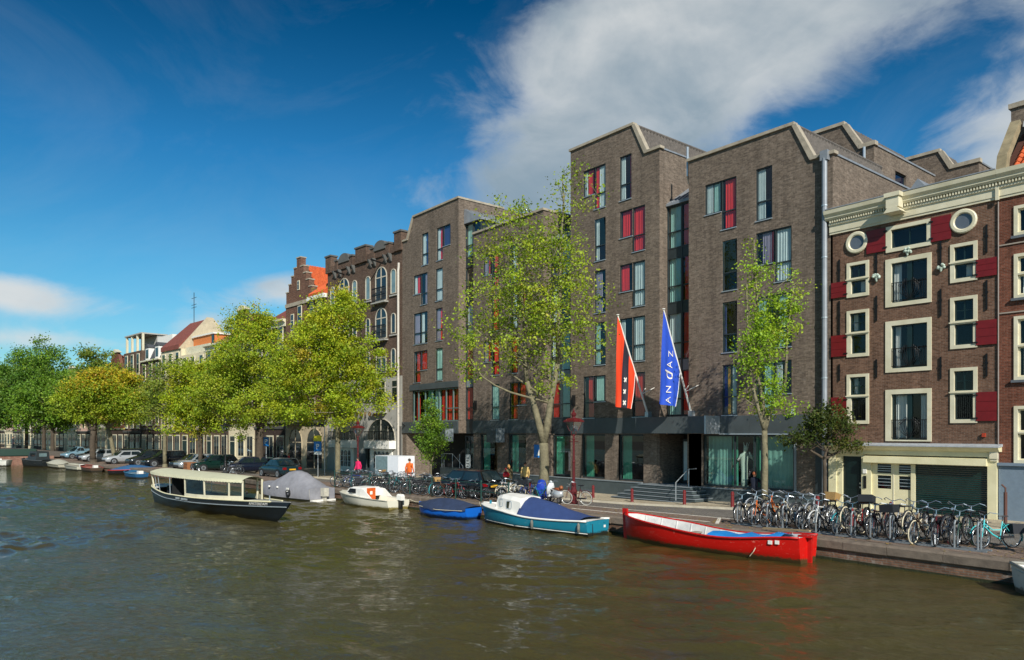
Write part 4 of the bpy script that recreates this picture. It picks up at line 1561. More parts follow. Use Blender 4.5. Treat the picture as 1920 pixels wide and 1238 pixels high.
# orange pantile roof, tile by tile where it shows
rf = MB().prism([(33.2, 13.7), (37, 17.2), (41, 13.7)], 'x', -10.3, -3.4).build('roof', mat('roof_batten', '#4b2a1c', .9), ha, AO)
tm_ = MB()
n = 5
for a, b in ((0, 1),):
    r0, r1 = [], []
    for q in range(n + 1):
        u = q / n
        hgt = .05 * math.sin(u * math.pi * 2 - .6)
        r0.append((u * .245, -.02, hgt + .045))
        r1.append((u * .245, .37, hgt))
    tm_.loft([r0, r1], cap=False, closed=False)
    tm_.loft([[(p[0], p[1], p[2]) for p in r0], [(p[0], p[1], p[2] - .03) for p in r0]], cap=False, closed=False)
tile_me = tm_.mesh('roof_tile', M_TILEOR)
ang = math.atan2(3.5, 3.8)
for i in range(9):
    for j in range(15):
        s_ = .1 + i * .33
        obj('roof_tile', tile_me, rf, (-10.0 + j * .235 - AO[0], 33.2 - AO[1] + math.cos(ang) * s_, 13.72 + math.sin(ang) * s_ + .03), rot=(ang, 0, R.uniform(-.01, .01)))
MB().prism([(33.0, 13.75), (33.35, 13.75), (33.5, 14.3), (34.9, 15.9), (34.65, 16.1), (33.15, 14.35)], 'x', -10.5, -10.15).build('verge_stone', mat('old_sandstone', '#8b7f63', .9, var=.25, scale=3), ha, AO)
MB().box(-10.7, -9.2, 35.4, 36.6, 15, 16.9).build('chimney', M_BRHOTEL, ha, AO)
ch = ha.children[-1]
MB().box(-10.78, -9.12, 35.32, 36.68, 16.9, 17.1).build('chimney_cap', M_CONC, ch, AO)
MB().prism([(34.6, 15.75), (35.4, 15.9), (35.4, 16.3), (34.7, 16.0)], 'x', -10.05, -8.6).build('lead_flashing', MATS['lead'], rf, AO)
for xx, h in ((-10.1, .55), (-9.8, .35), (-9.5, .35)):
    MB().lathe([(.1, 0), (.1, h * .55), (.13, h * .6), (.13, h * .7), (.1, h * .72), (.1, h)], 10, (xx, 36.0, 17.1)).build('flue', mat('steel_flue', '#b7bbbe', .25, metal=.9), ch, AO)
# ------------------------------------------------------------------ arched building left of the hotel (local frame, origin at its right foot)
def arch_pts(x0, x1, z0, z1, n=8, seg=None):
    r = (x1 - x0) / 2
    rise = r if seg is None else seg
    cx, zc = (x0 + x1) / 2, z1 - rise
    return [(x0, z0), (x1, z0)] + [(cx + r * math.cos(math.pi * q / n), zc + rise * math.sin(math.pi * q / n)) for q in range(n + 1)]


def arch_window(root, x0, x1, z0, z1, m_fr, mull=1, trans=None, seg=None, glass=None, y=0.0):
    """Arched light: surround ring (part), panes and bars (sub-parts)."""
    o_, i_ = arch_pts(x0, x1, z0, z1, 10, seg), arch_pts(x0 + .075, x1 - .075, z0 + .075, z1 - .075, 10, None if seg is None else seg * .9)
    mb = MB()
    mb.loft([[(p[0], y + .0, p[1]) for p in o_], [(p[0], y - .07, p[1]) for p in o_], [(p[0], y - .07, p[1]) for p in i_], [(p[0], y - .005, p[1]) for p in i_]], cap=False)
    f = mb.build('window', m_fr, root)
    MB().poly([(p[0], y - .015, p[1]) for p in i_]).build('pane', glass or M_PANE, f)
    bars = MB()
    for q in range(1, mull + 1):
        xx = x0 + (x1 - x0) * q / (mull + 1)
        bars.box(xx - .045, xx + .045, y - .06, y - .02, z0 + .1, z1 - .12 - abs(xx - (x0 + x1) / 2) * .5)
    if trans:
        bars.box(x0 + .1, x1 - .1, y - .055, y - .02, trans - .05, trans + .05)
    if mull or trans:
        bars.build('glazing_bar', m_fr, f)
    return f


def glossy_pane(name, col, spec=0.9, rough=0.05):
    return mat(name, col, rough, var=0.35, scale=0.6, spec=spec)


M_DFRAME = mat('weathered_frame', '#b9b3a2', .6, var=.1)
M_PANE = glossy_pane('dark_pane', '#20282c')
M_PANEL = glossy_pane('pale_pane', '#6f8587')
M_GREYST = mat('grey_stone', '#a2a098', 0.85, var=0.14, scale=1.2, bump=0.15)
M_GREYST2 = mat('dark_grey_stone', '#5b5b58', 0.85, var=0.14, scale=1.2)
TH = math.atan(0.055)
DW = 13.3
hd = thing('arched_building', 'brown brick building with arched windows, battlemented parapet and grey stone base', 'building', (-55.75, 33.02, 0), TH)
mb = MB().box(-DW, 0, 0, 9, 8.4, 19.3)
mb.build('wall', M_BRBROWN, hd)
MB().box(-DW, 0, -.03, 9, -.5, 8.4).build('stone_base', M_GREYST, hd)
for cx in (-3.35, -10.0):
    for z0, z1 in ((15.3, 18.4), (11.9, 14.7)):
        f = arch_window(hd, cx - .95, cx + .95, z0, z1, M_DFRAME, 1, z1 - .95)
        rl = MB()
        for q in range(13):
            xx = cx - 1 + q / 6
            rl.tube([(xx, -.32, z0 - .1), (xx, -.32, z0 + 1.15)], .022, 4)
        rl.box(cx - 1.05, cx + 1.05, -.36, -.28, z0 + 1.12, z0 + 1.2).box(cx - 1.05, cx + 1.05, -.36, -.28, z0 + .5, z0 + .56)
        rl.build('balcony_railing', M_IRON, f)
        MB().box(cx - 1.15, cx + 1.15, -.42, 0, z0 - .22, z0 - .1).build('balcony_slab', M_GREYST, f)
    arch_window(hd, cx - .85, cx + .85, 8.8, 11.1, M_DFRAME, 1, 10.2)
    for dx in (-2.25, 2.0):
        if not -DW + .3 < cx + dx < -.5:
            continue
        arch_window(hd, cx + dx - .42, cx + dx + .42, 15.7, 17.9, M_DFRAME, 0, None, None, M_PANEL)
        arch_window(hd, cx + dx - .36, cx + dx + .36, 12.2, 14.0, M_DFRAME, 0)
        arch_window(hd, cx + dx - .36, cx + dx + .36, 9.1, 10.9, M_DFRAME, 0)
        for z in (15.6, 12.1, 9.0):
            MB().box(cx + dx - .55, cx + dx + .55, -.12, 0, z - .12, z).build('sill', M_GREYST, hd)
# first-floor windows in the stone base
for cx, w in ((-1.1, .9), (-3.35, 1.5), (-5.6, .9), (-7.9, .9), (-10.0, 1.5), (-12.2, .9)):
    f = MB().box(cx - w / 2, cx + w / 2, -.08, -.03, 6.0, 8.1).build('window', M_DFRAME, hd)
    MB().box(cx - w / 2 + .1, cx + w / 2 - .1, -.095, -.08, 6.1, 7.4).build('pane', M_PANE, f)
    MB().box(cx - w / 2 + .1, cx + w / 2 - .1, -.095, -.08, 7.5, 8.0).build('pane', M_PANE, f)
    if w > 1:
        rl = MB()
        for q in range(9):
            xx = cx - .9 + q * .225
            rl.tube([(xx, -.4, 5.5), (xx, -.4, 6.5)], .02, 4)
        rl.box(cx - .95, cx + .95, -.43, -.37, 6.48, 6.55)
        rl.build('balcony_railing', M_IRON, f)
        MB().box(cx - 1.0, cx + 1.0, -.5, 0, 5.2, 5.45).build('balcony_slab', M_GREYST, f)
# great ground arches with bay ledge and shopfront under them
for cx in (-3.35, -10.0):
    f = arch_window(hd, cx - 2.35, cx + 2.35, 2.7, 4.75, M_DFRAME, 3, None, 1.95, y=-.03)
    MB().prism([(cx - 2.4, -.04), (cx + 2.4, -.04), (cx + 2.1, -.55), (cx - 2.1, -.55)], 'z', 2.0, 2.7).build('bay_ledge', M_WHITE, hd)
    rl = MB()
    for q in range(15):
        xx = cx - 2.1 + q * .3
        rl.tube([(xx, -.5, 2.7), (xx, -.5, 3.5)], .02, 4)
    rl.box(cx - 2.2, cx + 2.2, -.53, -.47, 3.48, 3.55)
    rl.build('balcony_railing', M_IRON, f)
    MB().box(cx - 1.7, cx + 1.9, -.12, -.03, -.4, 1.95).build('shopfront', M_WHITE, hd)
    s_ = hd.children[-1]
    for q in range(4):
        a0 = cx - 1.1 + q * .66
        pp = arch_pts(a0, a0 + .5, .2, 1.75, 6)
        MB().poly([(p[0], -.13, p[1]) for p in pp]).build('pane', M_PANE, s_)
        MB().box(a0 + .23, a0 + .27, -.145, -.13, .2, 1.72).box(a0, a0 + .5, -.143, -.13, .68, .72).box(a0, a0 + .5, -.143, -.13, 1.2, 1.24).build('glazing_bar', M_WHITE, s_)
MB().box(-7.3, -5.9, -.1, -.03, -.4, 1.5).build('dark_panel', mat('slate_blue_panel', '#3f454c', .6), hd)
MB().prism([(-1.7 - 4.2, 1.95), (-1.7 - 3.6, 1.95), (-1.7 - 3.65, .2)], 'y', -.2, -.03).build('wedge_panel', M_IRON, hd)
M_GOLD = mat('gold_letter', '#c99a35', .3, metal=.8)
let = 'CRISTOFORI'
for i, ch in enumerate(let):
    me = text_mesh(ch, .55, .05, M_GOLD)
    obj('letter', me, hd, (-10.3 + i * .78, -.3, 5.12), rot=(math.pi / 2, 0, 0))
# battlemented parapet
pb = MB().box(-DW, 0, -.12, .4, 19.3, 19.9)
pb.build('parapet', M_BRBROWN, hd)
for x0, x1, z1 in ((-DW - .1, -DW + 1.0, 20.9), (-7.6, -5.7, 20.7), (-1.0, .1, 20.9), (-4.9, -4.3, 20.2), (-2.4, -1.8, 20.2), (-11.5, -11.0, 20.2), (-8.6, -8.1, 20.2)):
    o = MB().box(x0, x1, -.2, .5, 19.31, z1).build('merlon', M_BRBROWN, hd)
    MB().box(x0 - .08, x1 + .08, -.28, .58, z1, z1 + .15).build('merlon_cap', M_GREYST2, o)
for cx in (-3.35, -9.8):
    pts = [(cx - 1.0, 19.9)] + [(cx + 1.0, 19.9)] + [(cx + 1.0 * math.cos(math.pi * q / 8), 20.1 + .65 * math.sin(math.pi * q / 8)) for q in range(9)]
    MB().prism(pts, 'y', -.22, .3).build('arched_crest', M_GREYST2, hd)
for x in (-11.6, -10.6, -8.9, -8.0, -5.0, -4.3, -2.5, -1.7):
    MB().prism([(-.02, 18.6), (-.1, 18.6), (-.45, 19.29), (-.02, 19.29)], 'x', x - .1, x + .1).build('corbel', M_GREYST2, hd)
for x in (-10.0, -3.35):
    MB().tube([(x, .1, 18.75), (x, -1.1, 18.9)], .07, 6).build('hoist_beam', M_IRON, hd)
for xx in (-.25, ):
    MB().tube([(xx, -.2, 18.2), (xx, -.2, 17.9), (xx, -.25, 17.5), (xx, -.25, .2)], .1, 8).build('downpipe', mat('pale_pipe', '#c3bcb0', .6), hd)
MB().box(-.6, -.05, -.1, -.031, -.4, 4.0).build('pilaster', M_GREYST2, hd)
MB().lathe([(.25, 0), (.25, 1.0)], 8, (-6.2, 3, 20)).build('chimney_pot', M_CONC, hd)
MB().box(-7.0, -5.6, 2.5, 3.5, 19.5, 21.1).build('chimney', M_CONC, hd)

# ------------------------------------------------------------------ step-gabled building
EW = 9.2
M_BRGABLE = brick_mat('gable_brick', '#66483a', '#80604e', '#6b5d52', soot=0.25)
ex, ey = -55.75 - DW * math.cos(TH), 33.02 - DW * math.sin(TH)
he = thing('step_gable_house', 'brown brick house with stepped gable and bright orange tiled roof', 'building', (ex - .02, ey, 0), TH + .01)
gx = -6.2
steps = [(gx - 2.9, 17.4), (gx - 2.9, 18.6), (gx - 2.3, 18.6), (gx - 2.3, 19.4), (gx - 1.7, 19.4), (gx - 1.7, 20.2), (gx - 1.1, 20.2), (gx - 1.1, 21.0), (gx - .45, 21.0), (gx - .45, 22.0),
         (gx + .45, 22.0), (gx + .45, 21.0), (gx + 1.1, 21.0), (gx + 1.1, 20.2), (gx + 1.7, 20.2), (gx + 1.7, 19.4), (gx + 2.3, 19.4), (gx + 2.3, 18.6), (gx + 2.9, 18.6), (gx + 2.9, 17.4)]
MB().box(-EW, 0, 0, 9, 4.6, 17.4).build('wall', M_BRGABLE, he)
o = MB().prism(steps, 'y', 0, .6).build('step_gable', M_BRGABLE, he)
for a, b in ((steps[i], steps[i + 1]) for i in range(1, len(steps) - 2, 2)):
    if abs(a[1] - b[1]) < .01:
        MB().box(min(a[0], b[0]) - .05, max(a[0], b[0]) + .05, -.06, .66, a[1], a[1] + .12).build('coping', M_CONC, o)
rf = MB().prism([(gx - 2.6, 17.4), (gx + 2.75, 17.4), (gx, 21.4)], 'y', .6, 9).build('roof', M_TILEOR, he)
tl = MB()
for q in range(28):
    tl.tube([(gx + .05, .7 + q * .3, 21.4), (gx + 2.8, .7 + q * .3, 17.4)], .07, 4)
struct(tl.build('roof_tiles', M_TILEOR, rf), 'stuff')
MB().prism([(-.4, 17.41), (-.4, 17.6), (4.2, 20.9), (4.2, 17.41)], 'x', gx + 2.9, 0).build('side_roof', M_TILEOR, he)
tl = MB()
for q in range(10):
    xx = gx + 3.0 + q * .32
    tl.tube([(xx, -.4, 17.62), (xx, 4.2, 20.92)], .07, 4)
struct(tl.build('roof_tiles', M_TILEOR, he.children[-1]), 'stuff')
MB().box(-3.6, 0, -.45, 0, 17.0, 17.4).build('eaves_board', M_WHITE, he)
for (cx, w, z0, z1) in ((gx, .5, 18.6, 19.6), (gx + .3, .9, 14.6, 16.9), (gx - 1.4, .7, 14.4, 16.2), (gx + 3.0, .8, 15.2, 17.0), (gx + 4.6, .9, 15.2, 17.0), (gx - 1.4, .8, 11, 13.2), (gx + .3, .9, 11, 13.2), (gx + 2.2, .9, 11, 13.2), (gx + 4.2, .9, 11, 13.2),
                        (gx - 1.4, .8, 7.6, 9.8), (gx + .3, .9, 7.6, 9.8), (gx + 2.2, .9, 7.6, 9.8), (gx + 4.2, .9, 7.6, 9.8), (gx + 1.0, .9, 4.9, 7.0), (gx + 3.2, .9, 4.9, 7.0), (gx - 1.6, .9, 4.9, 7.0)):
    f = MB().box(cx - w / 2, cx + w / 2, -.06, 0, z0, z1).build('window', M_CREAM2, he)
    MB().box(cx - w / 2 + .09, cx + w / 2 - .09, -.075, -.06, z0 + .09, z0 + (z1 - z0) * .58).build('pane', M_PANE, f)
    MB().box(cx - w / 2 + .09, cx + w / 2 - .09, -.075, -.06, z0 + (z1 - z0) * .63, z1 - .09).build('pane', M_PANE, f)
MB().box(-EW, 0, -.1, .2, 17.0, 17.39).build('string_course', M_CONC, he)
# ground floor: round-arched stone front
M_SAND = mat('sandstone', '#b5a78c', .85, var=.15, scale=1.5)
o = MB().box(-EW, 0, -.05, 9, -.5, 4.6).build('stone_base', M_SAND, he)
MB().box(-EW, 0, -.3, 0, 4.45, 4.75).build('ledge', M_GREYST2, he)
MB().box(-4.6, -.4, -.12, -.05, 4.1, 4.4).build('name_board', M_IRON, he)
for cx, w in ((-2.6, 1.75), (-6.8, 1.5)):
    f = arch_window(he, cx - w, cx + w, -.3, 3.9, M_SAND, 1, 2.4, y=-.05)
MB().box(-8.9, -5.1, -1.6, -.05, 4.2, 4.5).build('awning', M_IRON, he)
hsx = ex - EW * math.cos(TH + .01)
hsy = ey - EW * math.sin(TH + .01)
hs_ = MB().prism([(.0, .0), (.3, -.05), (.32, -.3), (.22, -.55), (0, -.75), (-.22, -.55), (-.32, -.3), (-.3, -.05), (-.12, .06), (0, -.02), (.12, .06)], 'y', -.03, .03)
sg = thing('hanging_sign', 'cream shield-shaped sign hanging on a bracket beside the maple trunk', 'sign', (ex - .7, ey - 1.1, 4.0))
hs_.build('sign_board', M_CREAM2, sg)
MB().tube([(0, 1.05, .35), (0, -.3, .35)], .03, 5).tube([(0, 0, .35), (0, 0, .0)], .015, 5).build('bracket', M_IRON, sg)

# ------------------------------------------------------------------ the row of canal houses behind the trees
BRK = {'dark': M_BRDARK, 'brown': M_BRBROWN, 'red': M_BRRED2,
       'cream': mat('cream_render', '#cfc3a4', .85, var=.08, scale=.7), 'white': mat('white_render', '#d5cfc2', .85, var=.08, scale=.7), 'pink': mat('pink_render', '#c9a897', .85, var=.08, scale=.7)}


def row_house(label, xr, w, h, kind, cols, floors, top, base='cream', detail=True):
    yr = facade_y(xr)
    th = math.atan(0.103)
    r = thing('canal_house', label, 'building', (xr, yr, 0), th)
    gh = 3.6 + (len(label) % 5) * .22
    fh = (h - gh) / floors
    MB().box(-w, -.02, 0, 9, gh, h).build('wall', BRK[kind], r)
    MB().box(-w, -.02, -.04, 9, -.6, gh).build('base_wall', BRK.get(base, M_CREAM), r)
    ww = min(1.15, w / cols * .52)
    for fl in range(floors):
        for c in range(cols):
            cx = -w * (c + .5) / cols
            z0 = gh + fl * fh + .55
            z1 = gh + fl * fh + fh * .9
            f = MB().box(cx - ww / 2, cx + ww / 2, -.08, 0, z0, z1).build('window', M_CREAM2, r)
            for a, b in ((z0 + .1, z0 + (z1 - z0) * .5 - .04), (z0 + (z1 - z0) * .5 + .04, z1 - .1)):
                MB().box(cx - ww / 2 + .13, cx + ww / 2 - .13, -.1, -.08, a, b).build('pane', M_PANE, f)
            if detail:
                MB().box(cx - ww / 2 - .1, cx + ww / 2 + .1, -.18, 0, z0 - .14, z0 - .003).build('sill', M_GREYST, f)
    # ground floor: door and tall shop lights between pilasters
    n = cols
    for c in range(n):
        cx = -w * (c + .5) / n
        dw = w / n * .68
        if c == n - 1:
            d = MB().box(cx - dw / 2, cx + dw / 2, -.1, -.041, -.3, 3.1).build('door_case', M_CREAM2, r)
            MB().box(cx - dw / 2 + .2, cx + dw / 2 - .2, -.12, -.1, -.3, 2.3).build('door', M_GREEN, d)
            MB().box(cx - dw / 2 + .2, cx + dw / 2 - .2, -.12, -.1, 2.4, 2.95).build('pane', M_PANE, d)
        else:
            f = MB().box(cx - dw / 2, cx + dw / 2, -.1, -.041, .5, 3.1).build('window', M_CREAM2, r)
            for p in range(2):
                a0 = cx - dw / 2 + .1 + p * (dw - .1) / 2
                MB().box(a0, a0 + (dw - .3) / 2, -.12, -.1, .65, 2.95).build('pane', M_PANE, f)
    MB().prism([(-.04, gh - .3), (-.15, gh - .22), (-.22, gh), (-.04, gh + .05)], 'x', -w, -.02).build('shop_cornice', M_CREAM2 if base in ('cream', 'white') else M_GREYST2, r)
    if top == 'cornice':
        MB().prism([(0, h - .5), (-.12, h - .5), (-.15, h - .1), (-.5, h + .1), (-.5, h + .28), (.3, h + .3)], 'x', -w, -.02).build('cornice', M_CREAM2, r)
        MB().prism([(.3, h + .2), (4, h + 2.6), (9, h + .2)], 'x', -w + .1, -.1).build('roof', M_TILERED, r)
    elif top == 'bell':
        pts = [(-w, h), (-w * .98, h + .3), (-w * .85, h + 1.0), (-w * .75, h + 2.2), (-w * .7, h + 3.0), (-w * .6, h + 3.5), (-w * .5, h + 3.8), (-w * .4, h + 3.5), (-w * .3, h + 3.0), (-w * .25, h + 2.2), (-w * .15, h + 1.0), (-w * .02, h + .3), (-.02, h)]
        MB().prism(pts, 'y', 0, .5).build('bell_gable', BRK[kind], r)
        MB().prism([(-w * .3, h + 3.5), (-w * .7, h + 3.5), (-w * .5, h + 4.1)], 'y', -.15, .55).build('gable_cap', M_CREAM2, r)
        MB().prism([(-w + .2, h), (-.3, h), (-w / 2, h + 3.2)], 'y', .5, 9).build('roof', M_TILERED, r)
    elif top == 'mansard':
        MB().prism([(0, h), (-.35, h + .05), (-.35, h + .25), (.1, h + .3)], 'x', -w, -.02).build('cornice', M_CREAM2, r)
        MB().prism([(.1, h), (1.2, h + 2.6), (9, h + 2.6), (9, h)], 'x', -w + .05, -.05).build('roof', mat('slate_roof', '#43464a', .8), r)
        for q in range(2):
            cx = -w * (q + .5) / 2
            d = MB().box(cx - .7, cx + .7, .15, 2.0, h + .35, h + 2.2).build('dormer', M_WHITE, r)
            MB().box(cx - .5, cx + .5, .12, .149, h + .6, h + 1.9).build('pane', M_PANE, d)
            MB().prism([(cx - .85, h + 2.2), (cx + .85, h + 2.2), (cx, h + 2.75)], 'y', .05, 2.2).build('dormer_roof', MATS['slate_roof'], d)
    return r


XR = hsx - .05
spec = [
    ('tall dark brick house with white sashes behind the thick dark trunk', 7.4, 15.6, 'dark', 3, 3, 'cornice', 'dark'),
    ('cream-based dark house with many narrow white windows behind the lamp post', 7.0, 14.6, 'dark', 3, 3, 'bell', 'cream'),
    ('grey brick house with pale ground floor behind the yellow-green trees', 6.8, 14.4, 'brown', 3, 3, 'cornice', 'brown'),
    ('pale house with tall shop lights and orange rooftop room', 8.2, 14.0, 'cream', 3, 3, 'flat', 'brown'),
    ('cream rendered house under a sandy gable with red tiles', 7.6, 15.0, 'cream', 3, 3, 'flat', 'brown'),
    ('dark house with slate mansard and white dormers', 8.0, 14.0, 'brown', 3, 3, 'mansard', 'dark'),
    ('brown house with white roof terrace posts at the left end of the roofs', 8.0, 16.0, 'brown', 3, 3, 'flat', 'dark'),
]
HS = []
for lab, w, h, kind, cols, fl, top, base in spec:
    HS.append((row_house(lab, XR, w, h, kind, cols, fl, top, base), w, h))
    XR -= w * math.cos(math.atan(.103)) + .03
r, w, h = HS[3]
MB().box(-w, -.02, .5, 8, h, h + 1.1).build('roof_storey', M_CREAM2, r)
o = MB().box(-w + .4, -1.0, 1.5, 7, h + 1.1, h + 2.5).build('rooftop_room', mat('orange_cladding', '#c9763d', .7, var=.08), r)
MB().box(-w + .2, -.8, 1.3, 7.2, h + 2.5, h + 2.7).build('roof_slab', M_WHITE, o)
MB().box(-1.6, -1.0 + .05, 1.4, 1.5, h + 1.3, h + 2.4).build('pane', M_PANE, o)
r, w, h = HS[4]
MB().prism([(-.2, h), (-.2 - 0, h + .6), (4, h + 4.6), (8.6, h)], 'x', -w + .5, -.3).build('roof', M_TILERED, r)
MB().prism([(-.3, h), (3.6, h + 4.7), (4.4, h + 4.7), (8.6, h)], 'x', -.3, -.02).build('side_gable', M_SAND, r)
an = MB().tube([(-w * .75, 4, h + 4), (-w * .75, 4, h + 9)], .05, 5)
for z in (8.2, 7.2, 6.8):
    an.tube([(-w * .75 - .9, 4, h + z), (-w * .75 + .9, 4, h + z)], .035, 4)
an.build('antenna', M_IRON, r)
r, w, h = HS[6]
for q in range(4):
    MB().box(-w + .3 + q * 2.4, -w + .6 + q * 2.4, .2, .5, h, h + 2.6).build('terrace_post', M_CREAM2, r)
MB().box(-w, -.3, .1, 4, h + 2.6, h + 2.8).build('terrace_roof', M_GREYST, r)
MB().box(-w + .2, -.5, 2.5, 7, h, h + 2.55).build('roof_storey', M_GREYST, r)
r, w, h = HS[5]
MB().box(-w + 1, -1, 2, 6, h + 2.6, h + 4.0).build('rooftop_room', M_WHITE, r)
for i, (kind, h, top, lab) in enumerate((('red', 13, 'bell', 'red brick bell-gabled house partly hidden behind the orange-topped trees'), ('white', 12, 'cornice', 'white house with wide windows beyond the far parked pickup'),
                                     ('pink', 12.5, 'cornice', 'pinkish rendered house nearest the far bridge'), ('cream', 12, 'bell', 'cream bell-gabled house just beyond the bridge'),
                                     ('white', 13, 'cornice', 'white plastered house second beyond the bridge'), ('pink', 12, 'bell', 'pink bell-gabled house third beyond the bridge'),
                                     ('brown', 13, 'cornice', 'brown brick house fourth beyond the bridge'), ('white', 12, 'cornice', 'white house fifth beyond the bridge'), ('brown', 13, 'cornice', 'brown house sixth beyond the bridge'), ('pink', 12, 'cornice', 'pink house seventh beyond the bridge'), ('cream', 13, 'cornice', 'cream house eighth beyond the bridge'), ('dark', 13, 'cornice', 'dark house at the far left end of the row'))):
    row_house(lab, XR, 8.6, h, kind, 3, 3, top, 'cream' if i % 2 else 'dark', detail=False)
    XR -= 8.6
# ------------------------------------------------------------------ trees
def leaf_mat():
    m = bpy.data.materials.new('foliage')
    m.use_nodes = True
    nt = m.node_tree
    N, L = nt.nodes, nt.links
    b = N['Principled BSDF']
    b.inputs['Roughness'].default_value = 0.55
    b.inputs['Specular IOR Level'].default_value = 0.3
    at = N.new('ShaderNodeAttribute')
    at.attribute_name = 'leaf_colour'
    L.new(at.outputs['Color'], b.inputs['Base Color'])
    tr = N.new('ShaderNodeBsdfTranslucent')
    hs = N.new('ShaderNodeHueSaturation')
    hs.inputs['Value'].default_value = 1.5
    hs.inputs['Saturation'].default_value = 1.1
    L.new(at.outputs['Color'], hs.inputs['Color'])
    L.new(hs.outputs[0], tr.inputs['Color'])
    mx = N.new('ShaderNodeMixShader')
    mx.inputs[0].default_value = 0.28
    L.new(b.outputs[0], mx.inputs[1])
    L.new(tr.outputs[0], mx.inputs[2])
    L.new(mx.outputs[0], N['Material Output'].inputs[0])
    return m


M_LEAF = leaf_mat()
M_BARKL = mat('pale_bark', '#736c54', 0.9, var=0.3, scale=4, bump=0.6, bscale=14)
M_BARKD = mat('dark_bark', '#4a4034', 0.9, var=0.3, scale=4, bump=0.6, bscale=14)
RV = Vector((0.631, 0.776, 0))
PAL = {
    'lime': [((.31, .40, .022), 4), ((.22, .33, .02), 4), ((.38, .40, .03), 2), ((.14, .22, .018), 2), ((.42, .24, .05), .3)],
    'yellowgreen': [((.38, .43, .018), 4), ((.27, .38, .018), 4), ((.42, .40, .02), 2), ((.15, .24, .015), 2), ((.42, .24, .03), .3)],
    'limefresh': [((.30, .44, .025), 4), ((.21, .36, .02), 4), ((.36, .42, .035), 2), ((.13, .24, .018), 2)],
    'fresh': [((.24, .40, .025), 4), ((.16, .31, .02), 4), ((.31, .40, .035), 2), ((.10, .20, .018), 2)],
    'orange': [((.46, .36, .02), 4), ((.42, .40, .018), 3), ((.46, .27, .025), 2), ((.18, .22, .014), 2)],
    'green': [((.09, .20, .02), 4), ((.13, .25, .02), 3), ((.05, .12, .015), 3), ((.20, .27, .03), 1)],
    'olive': [((.19, .26, .03), 4), ((.14, .20, .025), 3), ((.26, .27, .04), 2), ((.09, .14, .02), 2)],
    'dark': [((.05, .08, .014), 4), ((.08, .11, .016), 3), ((.035, .05, .012), 3), ((.12, .10, .02), 1)],
    'mid': [((.15, .28, .02), 4), ((.10, .20, .018), 4), ((.23, .33, .025), 2), ((.06, .11, .014), 2)],
}


